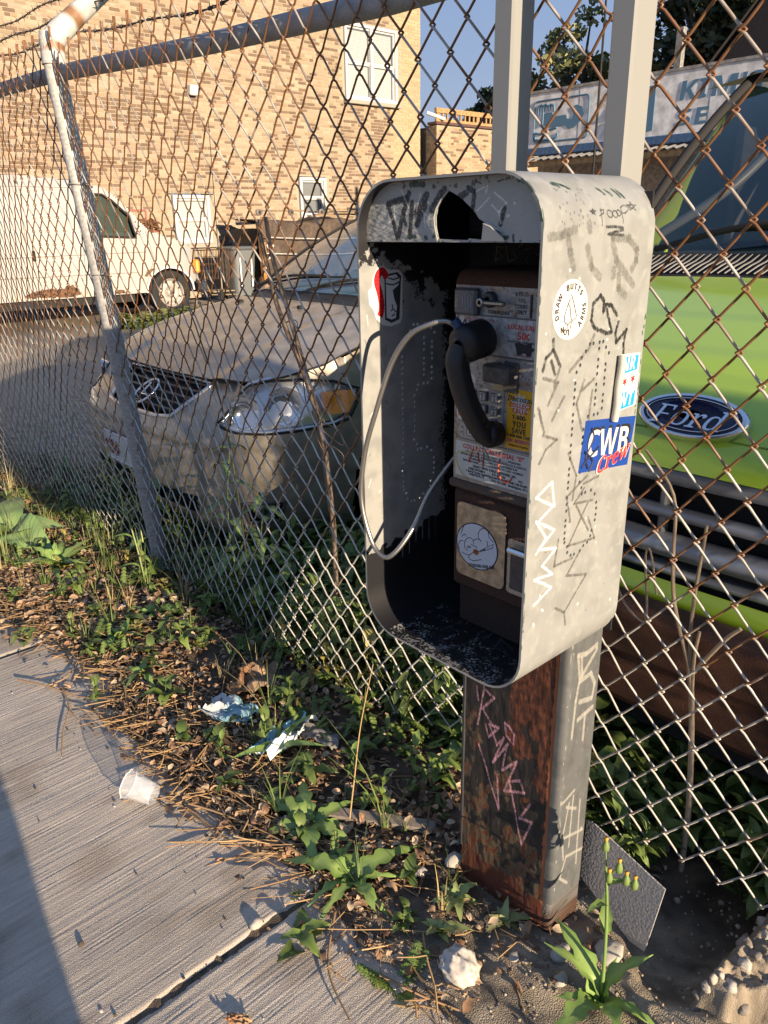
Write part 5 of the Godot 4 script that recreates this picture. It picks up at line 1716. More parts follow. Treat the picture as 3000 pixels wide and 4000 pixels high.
	# wipers, washer jets, aerial
	for q in [[-0.62, 0.05], [0.0, 0.62]]:
		b = MB.new()
		var p0: Vector3 = cowl.call(q[0]) + Vector3(0, 0.045, -0.10)
		var p1: Vector3 = screen.call(0.5 + q[1] / 1.6, 0.12) + Vector3(0, 0.02, 0.02)
		b.tube(smooth_line([p0, p0.lerp(p1, 0.5) + Vector3(0, 0.035, 0.02), p1], 6), 0.009, 6)
		b.tube(smooth_line([p0 + Vector3(0.1, 0.02, -0.04), p0.lerp(p1, 0.6) + Vector3(0, 0.015, -0.01), p1 + Vector3(0.12, 0.0, -0.02)], 6), 0.006, 5)
		part(t, "wiper", b, M.blackmatt)
	for a in [-0.38, 0.22]:
		b = MB.new()
		var p: Vector3 = hood.call(0.5 + a / 1.8, 0.86)
		b.box(p + Vector3(0, 0.006, 0), Vector3(0.035, 0.018, 0.03), Basis(), 0.006)
		part(t, "washer_jet", b, M.blackmatt)
	b = MB.new()
	var foot := Vector3(-4.43, 1.06, zn - 1.06)
	b.tube([foot, foot + Vector3(0, 0.07, 0)], [0.02, 0.012], 8)
	b.tube([foot + Vector3(0, 0.07, 0), foot + Vector3(-0.03, 1.06, -0.03)], [0.003, 0.002], 5)
	part(t, "aerial", b, M.blackmatt)

func make_green_van() -> void:
	var cx := -0.88
	var t := thing("green_van", "lime green van with rusty bumper parked behind the payphone", "van", Vector3(cx, 0, -4.2))
	var body := car_paint(Color(0.36, 0.52, 0.03), 0.3, 0.0, 0.7)
	# bonnet: profile over way behind its lip, crowned across
	var prof := [[0.0, 0.915], [0.015, 0.945], [0.05, 0.985], [0.1, 1.03], [0.18, 1.085], [0.3, 1.15], [0.5, 1.225], [0.7, 1.285], [0.86, 1.32]]
	var bonnet := func(u: float, w: float) -> Vector3:
		var a := lerpf(-0.98, 0.98, u)
		var q := absf(a) / 0.98
		var ze := 0.86 * pow(w, 1.5)
		return Vector3(cx + a, pick(prof, ze) - 0.03 * pow(q, 3.0), -1.765 - 0.03 * q * q - 0.14 * pow(q, 8.0) - ze * (1.0 - 0.06 * q * q))
	var b := MB.new()
	b.grid(bonnet, 60, 50)
	part(t, "bonnet", b, body)
	b = MB.new()
	var line := PackedVector3Array()
	for k in 41: line.append(bonnet.call(k / 40.0, 0.17) + Vector3(0, 0.0005, 0.001))
	b.tube(line, 0.0025, 5)
	part(t, "bonnet_crease", b, mat(lin(0.16, 0.27, 0.03), 0.5))
	# emblem
	b = MB.new()
	var o := Vector3(cx, 1.035, -1.842)
	var tilt := Basis(Vector3.RIGHT, -0.72)
	b.lathe(o, tilt * Basis(Vector3.RIGHT, PI / 2.0) * Basis.from_scale(Vector3(1.0, 1.0, 0.44)), PackedVector2Array([Vector2(0.145, -0.02), Vector2(0.145, 0.006), Vector2(0.135, 0.011), Vector2(0.125, 0.009), Vector2(0.0, 0.009)]), 40)
	var em := part(t, "emblem", b, M.chrome)
	b = MB.new()
	b.lathe(o, tilt * Basis(Vector3.RIGHT, PI / 2.0) * Basis.from_scale(Vector3(1.0, 1.0, 0.42)), PackedVector2Array([Vector2(0.13, 0.004), Vector2(0.128, 0.0105), Vector2(0.0, 0.0115)]), 40)
	part(em, "emblem_field", b, mat(rgb8(14, 20, 56), 0.2))
	b = MB.new()
	var el := PackedVector3Array()
	for k in 41: el.append(o + tilt * Vector3(0.118 * cos(TAU * k / 40.0), 0.046 * sin(TAU * k / 40.0), 0.0118))
	b.tube(el, 0.0013, 5, false)
	part(em, "emblem_line", b, M.chrome)
	letters(em, "lettering", "Ford", o + tilt * Vector3(0, -0.012, 0.0145), tilt.x, tilt.y, 0.052, mat(lin(0.7, 0.72, 0.76), 0.25, 0.8), "Droid Serif", false, 1.15, 0.3, 0.002)
	# grille
	b = MB.new()
	b.box(Vector3(cx, 0.735, -1.87), Vector3(1.5, 0.36, 0.04))
	part(t, "grille_recess", b, M.blackmatt)
	for g in [[0.893, 0.052, 0.05, 0.0], [0.790, 0.03, 0.05, 0.0], [0.706, 0.05, 0.09, 0.012], [0.640, 0.03, 0.07, 0.0]]:
		b = MB.new()
		var bar := func(u: float, w: float) -> Vector3:
			var a := lerpf(-0.74, 0.74, u)
			var an := TAU * w
			var sq := pow(pow(absf(cos(an)), 3.0) + pow(absf(sin(an)), 3.0), -1.0 / 3.0)
			return Vector3(cx + a, g[0] + sin(an) * sq * g[1] * 0.5, -1.80 + g[3] - 0.04 * pow(absf(a) / 0.74, 2.0) + cos(an) * sq * g[2] * 0.5)
		var worn := func(p: Vector3, _u: float, _w: float) -> Color:
			var k := smoothstep(0.05, 0.2, gn(p.x, p.y * 3.0, 5.0, 2.0) + 0.35 * gn(p.x, p.y, 40.0, 3.0))
			return Color(0.22, 0.235, 0.255).lerp(Color(0.42, 0.43, 0.44), k)
		b.grid(bar, 90, 16, false, null, worn)
		part(t, "grille_bar", b, vmat(0.38, 0.4))
	for a in [-0.03, -0.36, 0.3]:
		b = MB.new()
		b.col = Color(0.2, 0.21, 0.22)
		b.box(Vector3(cx + a, 0.765, -1.815), Vector3(0.022, 0.3, 0.03), Basis(), 0.006)
		part(t, "grille_upright", b, vmat(0.45, 0.3))
	# panel under the grille, wings, lights
	b = MB.new()
	var strip := func(u: float, w: float) -> Vector3:
		var a := lerpf(-0.95, 0.95, u)
		return Vector3(cx + a, lerpf(0.615, 0.535, w), -1.765 - 0.05 * pow(absf(a) / 0.95, 2.0) - 0.035 * sin(w * PI) * -1.0)
	b.grid(strip, 30, 6, true)
	for e in [-1.0, 1.0]:
		var wing := func(u: float, w: float) -> Vector3:
			var z := lerpf(0.0, 1.9, u)
			var k := 1.0 - exp(-z * 9.0)
			return Vector3(cx + e * lerpf(0.76, 1.01, k) - e * 0.03 * w * w, lerpf(0.45, lerpf(0.92, 1.30, clampf(z / 0.9, 0, 1)), w), -1.80 - z)
		var keep := func(u: float, w: float) -> bool: return Vector2(lerpf(0.0, 1.9, u) - 0.75, lerpf(0.45, lerpf(0.92, 1.30, clampf(lerpf(0.0, 1.9, u) / 0.9, 0, 1)), w) - 0.38).length() > 0.43
		b.grid(wing, 50, 16, e > 0, keep)
	part(t, "wings", b, body)
	for e in [-1.0, 1.0]:
		b = MB.new()
		b.box(Vector3(cx + e * 0.85, 0.78, -1.80), Vector3(0.2, 0.26, 0.06), Basis(Vector3.UP, e * 0.3), 0.02)
		part(t, "headlight", b, mat(lin(0.5, 0.5, 0.5), 0.2, 0.3))
	# rusted bumper with its groove
	b = MB.new()
	var bp := [[0.585, 0.10], [0.595, 0.02], [0.575, 0.0], [0.47, -0.008], [0.455, 0.012], [0.425, 0.014], [0.41, -0.006], [0.335, 0.0], [0.30, 0.03], [0.28, 0.10]]
	var bump := func(u: float, w: float) -> Vector3:
		var a := lerpf(-1.05, 1.05, u)
		var x := w * (bp.size() - 1)
		var k := mini(int(x), bp.size() - 2)
		var y := lerpf(bp[k][0], bp[k + 1][0], x - k); var d := lerpf(bp[k][1], bp[k + 1][1], x - k)
		var q := absf(a) / 1.05
		return Vector3(cx + a, y, -1.60 - d - 0.05 * q * q - 0.18 * pow(q, 8.0))
	var rusty := func(p: Vector3, _u: float, _w: float) -> Color:
		var k := 0.75 + 0.7 * gn(p.x, p.y, 4.0, 5.0) + 0.5 * gn(p.x, p.y, 26.0, 6.0)
		return Color(0.20, 0.085, 0.045) * k
	b.grid(bump, 60, 36, true, null, rusty)
	part(t, "bumper", b, M.rust)
	b = MB.new()
	b.box(Vector3(cx, 0.42, -2.2), Vector3(1.4, 0.5, 0.8))
	b.box(Vector3(cx, 0.30, -1.72), Vector3(1.7, 0.16, 0.06))
	part(t, "undertray", b, M.blackmatt)
	# black scuttle with slots
	b = MB.new()
	var scut := func(u: float, w: float) -> Vector3:
		var p: Vector3 = bonnet.call(lerpf(0.06, 0.94, u), 1.0)
		return p + Vector3(0, -0.004 + 0.075 * w, -0.005 - 0.15 * w)
	b.grid(scut, 40, 4)
	part(t, "scuttle_panel", b, M.blackmatt)
	for k in 66:
		b = MB.new()
		var u := lerpf(0.04, 0.95, k / 65.0)
		var row := k % 2
		var p: Vector3 = scut.call(u, 0.12); var q: Vector3 = scut.call(u + 0.018, 0.55); var r: Vector3 = scut.call(u + 0.022, 0.92)
		var up := Vector3(0, 0.006, 0.003)
		b.tube([p + up, p.lerp(q, 0.6) + up * 1.6, q + up * 1.4, q.lerp(r, 0.9) + up], [0.003, 0.0045, 0.0045, 0.002], 5)
		part(t, "scuttle_rib", b, mat(lin(0.13, 0.13, 0.13), 0.4))
	# screen and cab
	var screen := func(u: float, w: float) -> Vector3:
		var lo := Vector3(cx + lerpf(-0.84, 0.84, u), 1.385, -2.74 - 0.10 * pow(absf(u - 0.5) * 2.0, 2.0))
		var hi := Vector3(cx + lerpf(-0.70, 0.70, u), 2.03, -3.40 - 0.08 * pow(absf(u - 0.5) * 2.0, 2.0))
		return lo.lerp(hi, w) + Vector3(0, 0.03, 0.03) * sin(w * PI)
	b = MB.new()
	b.grid(screen, 20, 12)
	part(t, "windscreen", b, glass(Color(0.16, 0.24, 0.27), 0.42))
	b = MB.new()
	for e in [-1.0, 1.0]:
		var pil := func(u: float, w: float) -> Vector3:
			var p: Vector3 = screen.call(0.5 + e * lerpf(0.495, 0.53, u), w)
			return p + Vector3(0, 0.008 * sin(u * PI), -0.05 * u)
		b.grid(pil, 5, 14, e < 0)
		var flank := func(u: float, w: float) -> Vector3:
			var z := lerpf(-2.75, -7.2, u)
			var k := clampf((-2.88 - z) / 0.62, 0.0, 1.0)
			return Vector3(cx + e * lerpf(1.01, lerpf(0.86, 0.74, k), pow(w, 4.0)), lerpf(0.42, lerpf(1.34, 2.02, k), w), z)
		b.grid(flank, 30, 16, e > 0)
	var roof := func(u: float, w: float) -> Vector3:
		var a := lerpf(-0.86, 0.86, u)
		return Vector3(cx + a, 2.06 + 0.10 * sin(minf(w * 4.0, 1.0) * PI * 0.5) - 0.06 * pow(absf(a) / 0.86, 3.0), -3.40 - 3.8 * w)
	b.grid(roof, 20, 20)
	part(t, "cab", b, body)
	b = MB.new()
	for e in [-1.0, 1.0]:
		line = PackedVector3Array()
		for k in 15: line.append(screen.call(0.5 + e * 0.497, k / 14.0) + Vector3(0, 0.006, 0.006))
		b.tube(line, 0.02, 6)
	line = PackedVector3Array()
	for k in 15: line.append(screen.call(k / 14.0, 1.0) + Vector3(0, 0.004, 0.004))
	b.tube(line, 0.012, 5)
	part(t, "screen_trim", b, M.blackmatt)
	b = MB.new()
	b.col = Color(0.035, 0.037, 0.038)
	b.box(Vector3(cx, 1.30, -3.05), Vector3(1.6, 0.16, 0.5), Basis(), 0.05)
	b.box(Vector3(cx, 1.2, -5.2), Vector3(1.7, 1.7, 0.05))
	b.box(Vector3(cx, 0.6, -4.2), Vector3(1.8, 0.3, 2.6))
	for e in [-0.69, 0.69]: b.box(Vector3(cx + e, 1.2, -4.35), Vector3(0.03, 1.3, 1.9))
	b.box(Vector3(cx, 1.96, -4.4), Vector3(1.3, 0.03, 1.7))
	for e in [-0.45, 0.45]: b.box(Vector3(cx + e, 1.3, -3.95), Vector3(0.52, 0.95, 0.18), Basis(Vector3.RIGHT, -0.15), 0.06)
	part(t, "cabin", b, M.matt)
	b = MB.new()
	b.col = Color(0.16, 0.17, 0.16)
	var st := PackedVector3Array()
	for k in 33: st.append(Vector3(cx + 0.42 + 0.2 * cos(TAU * k / 32.0), 1.52 + 0.14 * sin(TAU * k / 32.0), -3.25 + 0.13 * sin(TAU * k / 32.0)))
	b.tube(st, 0.018, 8, false)
	b.tube(smooth_line([Vector3(cx - 0.75, 1.45, -2.95), Vector3(cx - 0.55, 1.62, -3.1), Vector3(cx - 0.45, 1.85, -3.35)], 6), 0.018, 8)
	part(t, "steering_wheel", b, M.plastic)
	for q in [[-0.66, 0.3], [0.12, 0.85]]:
		b = MB.new()
		var p0: Vector3 = screen.call(0.5 + q[0] / 1.7, 0.0) + Vector3(0, 0.015, 0.05)
		var p1: Vector3 = screen.call(clampf(0.5 + q[1] / 1.7, 0, 1), 0.06) + Vector3(0, 0.03, 0.03)
		b.tube(smooth_line([p0, p0.lerp(p1, 0.45) + Vector3(0, 0.06, 0.03), p1], 6), 0.012, 6)
		b.tube([p0.lerp(p1, 0.2) + Vector3(0, 0.05, 0.0), p1 + Vector3(0.1, 0.03, 0)], 0.008, 5)
		part(t, "wiper", b, M.blackmatt)
	b = MB.new()
	b.tube([Vector3(-1.66, 1.28, -2.5), Vector3(-1.68, 2.6, -2.54)], [0.005, 0.003], 5)
	part(t, "aerial", b, M.blackmatt)
	for e in [-1.0, 1.0]:
		wheel(t, Vector3(cx + e * 0.86, 0.38, -2.55), 0.38, 0.24, e, Color(0.3, 0.3, 0.3))
		wheel(t, Vector3(cx + e * 0.86, 0.38, -6.2), 0.38, 0.24, e, Color(0.3, 0.3, 0.3))

func make_white_van() -> void:
	var X := -13.5
	var t := thing("white_van", "white panel van with rusted sill parked along the brick wall", "van", Vector3(-14.5, 0, -4.5))
	# side view, z then y; the nose points into the lot
	var side := PackedVector2Array([Vector2(1.2, 0.45), Vector2(1.25, 1.2), Vector2(1.15, 2.2), Vector2(0.9, 2.36), Vector2(-3.0, 2.40), Vector2(-4.9, 2.33), Vector2(-5.6, 2.27), Vector2(-5.95, 2.18), Vector2(-6.15, 2.06), Vector2(-6.66, 1.51), Vector2(-6.75, 1.45), Vector2(-7.15, 1.33), Vector2(-7.45, 1.23), Vector2(-7.6, 1.12), Vector2(-7.64, 0.95), Vector2(-7.64, 0.60), Vector2(-7.5, 0.52)])
	for k in 13:     # front arch
		var an := PI * k / 12.0
		side.append(Vector2(-7.0 - 0.47 * cos(an), 0.42 + 0.42 * sin(an)))
	side.append(Vector2(-6.45, 0.42))
	side.append(Vector2(-1.3, 0.42))
	for k in 11:
		var an := PI * k / 10.0
		side.append(Vector2(-0.82 - 0.46 * cos(an), 0.42 + 0.42 * sin(an)))
	side.append(Vector2(-0.3, 0.42))
	var win := PackedVector2Array([Vector2(-5.69, 1.40), Vector2(-5.68, 2.07), Vector2(-5.95, 2.06), Vector2(-6.1, 1.97), Vector2(-6.36, 1.72), Vector2(-6.44, 1.36)])
	# skin: fine cells so that the sides can lean in
	var lean := func(y: float) -> float: return -0.02 * pow(clampf((y - 1.0) / 1.3, 0, 1), 2.0) * 6.0 - 0.35 * pow(clampf((y - 2.0) / 0.4, 0, 1), 2.0) * 0.5
	var skin := func(p: Vector2) -> Vector3: return Vector3(X + lean.call(p.y) - 0.20 * pow(clampf((-p.x - 6.9) / 0.75, 0, 1), 3.0), p.y, p.x)
	var b := MB.new()
	var pieces := Geometry2D.clip_polygons(side, win)
	var near_fn := func(u: float, w: float) -> Vector3: return skin.call(Vector2(lerpf(1.25, -7.66, u), lerpf(0.40, 2.42, w)))
	var near_keep := func(u: float, w: float) -> bool:
		var p := Vector2(lerpf(1.25, -7.66, u), lerpf(0.40, 2.42, w))
		return inside(side, p) and not inside(win, p)
	var dirt := func(p: Vector3, _u: float, _w: float) -> Color:
		var k := 0.97 + 0.06 * gn(p.z, p.y, 1.0, 3.0)
		var st := clampf(gn(p.z * 0.6, p.y * 0.25, 5.0, 7.0) * 2.0 - 0.55, 0.0, 0.3) * smoothstep(1.0, 0.4, p.y)
		return Color(0.37, 0.365, 0.35).lerp(Color(0.5, 0.36, 0.22), st) * k
	b.grid(near_fn, 330, 74, false, near_keep, dirt)
	# the closed outline carried across the width
	var cuts := side.size()
	for k in cuts:
		var p := side[k]; var q := side[(k + 1) % cuts]
		var a: Vector3 = skin.call(p); var d: Vector3 = skin.call(q)
		var c2 := Vector3(-15.55 - (a.x - X), a.y, a.z); var e := Vector3(-15.55 - (d.x - X), d.y, d.z)
		b.col = Color(0.37, 0.365, 0.35) if p.y > 0.5 or q.y > 0.5 else Color(0.03, 0.03, 0.03)
		if k >= 8 and k <= 9 and false: continue
		b.quad(c2, a, d, e)
	b.col = Color(0.37, 0.365, 0.35)
	b.slab(side, Vector3(-15.6, 0, 0), Vector3(0, 0, 1), Vector3.UP, 0.01)
	var van := part(t, "body", b, car_paint(Color(1, 1, 1), 0.35, 0.0, 0.5))
	b = MB.new()
	for p in dense(side, 0.12):
		pass
	var arcp := PackedVector3Array()
	for k in 13:
		var an := PI * k / 12.0
		arcp.append(Vector3(X - 0.01, 0.42 + 0.42 * sin(an), -7.0 - 0.47 * cos(an)))
	b.tube(arcp, 0.018, 6)
	part(t, "arch_edge", b, M.paint)
	# door glass
	b = MB.new()
	b.slab(win, Vector3(X - 0.12, 0, 0), Vector3(0, 0, 1), Vector3.UP, 0.0, Rect2(0, 0, 1, 1), false)
	part(t, "door_glass", b, glass(Color(0.3, 0.36, 0.34), 0.5))
	b = MB.new()
	var wp := PackedVector3Array()
	for p in dense(win, 0.1): wp.append(skin.call(p))
	wp.append(wp[0])
	b.tube(wp, 0.02, 5, false)
	part(t, "door_seal", b, M.blackmatt)
	b = MB.new()
	b.col = Color(0.05, 0.055, 0.055)
	b.box(Vector3(-14.55, 1.2, -5.6), Vector3(1.7, 0.5, 1.9))
	b.box(Vector3(-14.1, 1.6, -5.55), Vector3(0.5, 0.7, 0.15), Basis(), 0.05)
	b.box(Vector3(-14.55, 1.4, -4.6), Vector3(1.8, 1.7, 0.05))
	part(t, "cab_inside", b, M.matt)
	# seams, handles, mirror holes, rust
	b = MB.new()
	for l in [[Vector2(-4.58, 2.27), Vector2(-4.55, 1.3), Vector2(-4.46, 0.47)], [Vector2(-5.45, 2.2), Vector2(-5.47, 1.2), Vector2(-5.42, 0.47)], [Vector2(-6.62, 1.48), Vector2(-6.72, 1.0), Vector2(-6.5, 0.5)], [Vector2(0.8, 1.05), Vector2(-6.6, 1.12)], [Vector2(-0.3, 0.80), Vector2(-6.4, 0.78)], [Vector2(0.9, 2.20), Vector2(-5.4, 2.16)]]:
		var pts := PackedVector3Array()
		for q in l.size() - 1:
			for k in 12:
				pts.append(skin.call(l[q].lerp(l[q + 1], k / 12.0)) + Vector3(0.001, 0, 0))
		pts.append(skin.call(l[-1]) + Vector3(0.001, 0, 0))
		b.tube(pts, 0.006, 4)
	part(t, "seam", b, mat(lin(0.22, 0.21, 0.2), 0.7))
	b = MB.new()
	b.box(Vector3(X + 0.005, 1.12, -4.64), Vector3(0.03, 0.17, 0.05), Basis(), 0.012)
	part(t, "door_handle", b, M.blackmatt)
	for p in [Vector2(-6.46, 1.62), Vector2(-6.52, 1.55), Vector2(-6.53, 1.47), Vector2(-6.50, 1.41), Vector2(-6.47, 1.43)]:
		b = MB.new()
		b.box(skin.call(p), Vector3(0.012, 0.022, 0.022))
		part(t, "mirror_bolt_hole", b, M.blackmatt)
	var holes := [PackedVector2Array([Vector2(-4.38, 0.47), Vector2(-4.42, 0.53), Vector2(-4.6, 0.585), Vector2(-4.85, 0.60), Vector2(-5.05, 0.585), Vector2(-5.10, 0.63), Vector2(-5.18, 0.645), Vector2(-5.24, 0.60), Vector2(-5.31, 0.56), Vector2(-5.33, 0.47), Vector2(-5.1, 0.445), Vector2(-4.7, 0.46)]), PackedVector2Array([Vector2(-5.92, 0.44), Vector2(-5.95, 0.5), Vector2(-6.08, 0.51), Vector2(-6.1, 0.46), Vector2(-6.25, 0.44)]), PackedVector2Array([Vector2(-6.5, 0.72), Vector2(-6.56, 0.80), Vector2(-6.7, 0.85), Vector2(-6.75, 0.83), Vector2(-6.62, 0.76), Vector2(-6.55, 0.70)]), PackedVector2Array([Vector2(-1.9, 0.45), Vector2(-2.2, 0.55), Vector2(-2.9, 0.5), Vector2(-3.3, 0.45)])]
	for h in holes:
		b = MB.new()
		var hp: PackedVector2Array = h
		var lo := Vector2(1e9, 1e9); var hi := -lo
		for p in hp: lo = lo.min(p); hi = hi.max(p)
		var fn := func(u: float, w: float) -> Vector3:
			var p := Vector2(lerpf(hi.x, lo.x, u), lerpf(lo.y, hi.y, w))
			return skin.call(p) + Vector3(0.006 + 0.012 * gn(p.x, p.y, 14.0, 2.0), 0, 0)
		var keep := func(u: float, w: float) -> bool:
			var p := Vector2(lerpf(hi.x, lo.x, u), lerpf(lo.y, hi.y, w))
			return inside(hp, p + Vector2(0.03 * gn(p.x, p.y, 12.0), 0.03 * gn(p.x, p.y, 12.0, 3.0)))
		var tint := func(p: Vector3, _u: float, _w: float) -> Color:
			return Color(0.22, 0.115, 0.06).lerp(Color(0.05, 0.028, 0.02), smoothstep(-0.1, 0.25, gn(p.z, p.y, 13.0, 4.0)))
		b.grid(fn, 60, 14, false, keep, tint)
		part(t, "rust_patch", b, M.rust)
	b = MB.new()
	b.col = Color(0.02, 0.02, 0.02)
	b.box(Vector3(-14.5, 0.36, -3.7), Vector3(1.9, 0.14, 5.2))
	b.box(Vector3(-14.2, 0.62, -7.0), Vector3(0.9, 0.5, 1.0))
	part(t, "chassis", b, M.matt)
	b = MB.new()
	b.col = Color(0.035, 0.035, 0.038)
	b.box(Vector3(-14.5, 0.47, -7.68), Vector3(2.0, 0.22, 0.2), Basis(), 0.05)
	part(t, "bumper", b, M.plastic)
	b = MB.new()
	b.box(Vector3(X - 0.09, 0.83, -7.60), Vector3(0.14, 0.24, 0.10), Basis(Vector3.UP, 0.4), 0.03)
	part(t, "indicator", b, mat(lin(0.75, 0.25, 0.03), 0.3))
	wheel(t, Vector3(X - 0.12, 0.395, -7.0), 0.395, 0.24, 1.0, Color(0.5, 0.47, 0.42), 0.6)
	wheel(t, Vector3(X - 0.12, 0.395, -0.82), 0.395, 0.24, 1.0, Color(0.5, 0.47, 0.42), 0.6)
	wheel(t, Vector3(-15.4, 0.395, -7.0), 0.395, 0.24, -1.0, Color(0.5, 0.47, 0.42), 0.6)

# bricks in the plane o + along*s + up*y (outward = out); holes are Rect2(s, y, w, h)
func brick_wall(t: Node3D, o: Vector3, along: Vector3, out: Vector3, s0: float, s1: float, y0: float, y1: float, holes: Array, face: Callable, single: Rect2, sd: int) -> void:
	var r := RandomNumberGenerator.new()
	r.seed = sd
	# mortar sheet, cut round the openings
	var xs := [s0, s1]; var ys := [y0, y1]
	for h in holes:
		xs.append_array([h.position.x, h.end.x]); ys.append_array([h.position.y, h.end.y])
	xs.sort(); ys.sort()
	var b := MB.new()
	var base := func(s: float, y: float, d := 0.0) -> Vector3: return o + along * s + Vector3.UP * y + out * d
	var rightward := along.cross(Vector3.UP).dot(out) > 0.0
	b.col = Color(0.47, 0.395, 0.30)
	for a in xs.size() - 1:
		for e in ys.size() - 1:
			var m := Vector2((xs[a] + xs[a + 1]) * 0.5, (ys[e] + ys[e + 1]) * 0.5)
			var open := false
			for h in holes:
				if h.has_point(m): open = true
			if open or xs[a + 1] - xs[a] < 0.001 or ys[e + 1] - ys[e] < 0.001: continue
			var p: Vector3 = base.call(xs[a], ys[e]); var q: Vector3 = base.call(xs[a], ys[e + 1]); var u: Vector3 = base.call(xs[a + 1], ys[e + 1]); var w: Vector3 = base.call(xs[a + 1], ys[e])
			if rightward: b.quad(p, q, u, w)
			else: b.quad(w, u, q, p)
	part(t, "mortar_wall", b, M.brick)
	var rest := MB.new()
	var shared := {}
	var row := 0
	var y := y0 + 0.01
	var bs := Basis(along, Vector3.UP, out)
	while y < y1 - 0.06:
		var s := s0 + (0.0 if row % 2 == 0 else -0.113)
		if row % 6 == 5: s = s0 - 0.02
		var step := 0.226 if row % 6 != 5 else 0.113
		while s < s1:
			var a := maxf(s, s0); var e := minf(s + step - 0.013, s1)
			s += step
			if e - a < 0.03: continue
			var blocked := false
			for h in holes:
				if a < h.end.x + 0.005 and e > h.position.x - 0.005 and y < h.end.y + 0.005 and y + 0.06 > h.position.y - 0.005: blocked = true
			if blocked: continue
			var c: Color = face.call((a + e) * 0.5, y, r)
			var proud := r.randf_range(0.003, 0.010)
			var hh := r.randf_range(0.054, 0.061)
			if single.has_point(Vector2((a + e) * 0.5, y)):
				var k := int(r.randi() % 10)
				if not shared.has(k):
					var bb := MB.new()
					bb.col = c
					bb.box(Vector3.ZERO, Vector3(1, 1, 1))
					shared[k] = bb.mesh()
					shared[k].surface_set_material(0, M.brick)
				var w := Transform3D(Basis(along * (e - a), Vector3.UP * hh, out * 0.03), base.call((a + e) * 0.5, y + 0.03, proud - 0.015))
				lay(t, "brick", shared[k], null, t.transform.affine_inverse() * w)
			else:
				rest.col = c
				rest.box(base.call((a + e) * 0.5 + r.randf_range(-0.003, 0.003), y + 0.03, proud - 0.015), Vector3(e - a, hh, 0.03), bs.rotated(out, r.randf_range(-0.012, 0.012)))
		y += 0.0725
		row += 1
	var st := part(t, "bricks", rest, M.brick)
	st.set_meta("kind", "stuff")

func sash_window(t: Node3D, x: float, z0: float, z1: float, y0: float, y1: float, bays: int, blind: Color, half := 0.5) -> void:
	# opening in a wall facing +x; z0 > z1
	var w := Node3D.new()
	w.name = "window"
	t.add_child(w, true)
	w.position = Vector3(x, y0, (z0 + z1) * 0.5) - t.position
	var b := MB.new()
	var fr := 0.07
	for e in [z0 - fr * 0.5, z1 + fr * 0.5]: b.box(Vector3(x + 0.0, (y0 + y1) * 0.5, e), Vector3(0.11, y1 - y0, fr), Basis(), 0.008)
	b.box(Vector3(x + 0.001, y1 - fr * 0.5, (z0 + z1) * 0.5), Vector3(0.109, fr, absf(z0 - z1) - 2.0 * fr), Basis(), 0.006)
	b.box(Vector3(x + 0.001, y0 + fr * 0.5, (z0 + z1) * 0.5), Vector3(0.109, fr, absf(z0 - z1) - 2.0 * fr), Basis(), 0.006)
	part(w, "frame", b, M.white)
	var span := (z0 - z1 - 2.0 * fr) / bays
	for k in bays:
		var a := z0 - fr - span * k; var e := a - span
		if k > 0:
			b = MB.new()
			b.box(Vector3(x + 0.002, (y0 + y1) * 0.5, a), Vector3(0.1, y1 - y0 - 2.0 * fr, 0.09), Basis(), 0.008)
			part(w, "mullion", b, M.white)
		for row in 2:
			var ya := y0 + fr if row == 0 else lerpf(y0, y1, half)
			var yb := lerpf(y0, y1, half) if row == 0 else y1 - fr
			var dx := -0.035 if row == 0 else -0.015
			b = MB.new()
			for q in [a - 0.02, e + 0.02]: b.box(Vector3(x + dx, (ya + yb) * 0.5, q), Vector3(0.03, yb - ya, 0.04))
			for q in [ya + 0.02, yb - 0.02]: b.box(Vector3(x + dx + 0.001, q, (a + e) * 0.5), Vector3(0.03, 0.04, span - 0.08))
			part(w, "sash", b, M.white)
			b = MB.new()
			b.quad(Vector3(x + dx, ya + 0.03, a - 0.03), Vector3(x + dx, yb - 0.03, a - 0.03), Vector3(x + dx, yb - 0.03, e + 0.03), Vector3(x + dx, ya + 0.03, e + 0.03))
			part(w, "pane", b, glass(Color(0.75, 0.8, 0.82), 0.15))
		# blind: slats behind the glass
		b = MB.new()
		b.col = blind
		var n := int((y1 - y0) / 0.045)
		for q in n:
			var yy := y0 + 0.05 + q * 0.045
			var full := 1.0 if (bays == 1 or yy < lerpf(y0, y1, half)) else 0.92
			b.col = blind * full
			b.box(Vector3(x - 0.10, yy, (a + e) * 0.5), Vector3(0.004, 0.046, span - 0.04), Basis(Vector3(0, 0, 1), 0.25))
		part(w, "blind", b, vmat(0.8))
	b = MB.new()
	b.col = Color(0.02, 0.02, 0.022)
	b.box(Vector3(x - 0.35, (y0 + y1) * 0.5, (z0 + z1) * 0.5), Vector3(0.02, y1 - y0, z0 - z1))
	for e in [z0, z1]: b.box(Vector3(x - 0.2, (y0 + y1) * 0.5, e), Vector3(0.3, y1 - y0, 0.01))
	part(w, "room", b, M.matt)
	b = MB.new()
	b.col = Color(0.46, 0.42, 0.36)
	b.box(Vector3(x + 0.05, y0 - 0.05, (z0 + z1) * 0.5), Vector3(0.18, 0.09, z0 - z1 + 0.14), Basis(), 0.01)
	part(w, "sill", b, M.concrete)

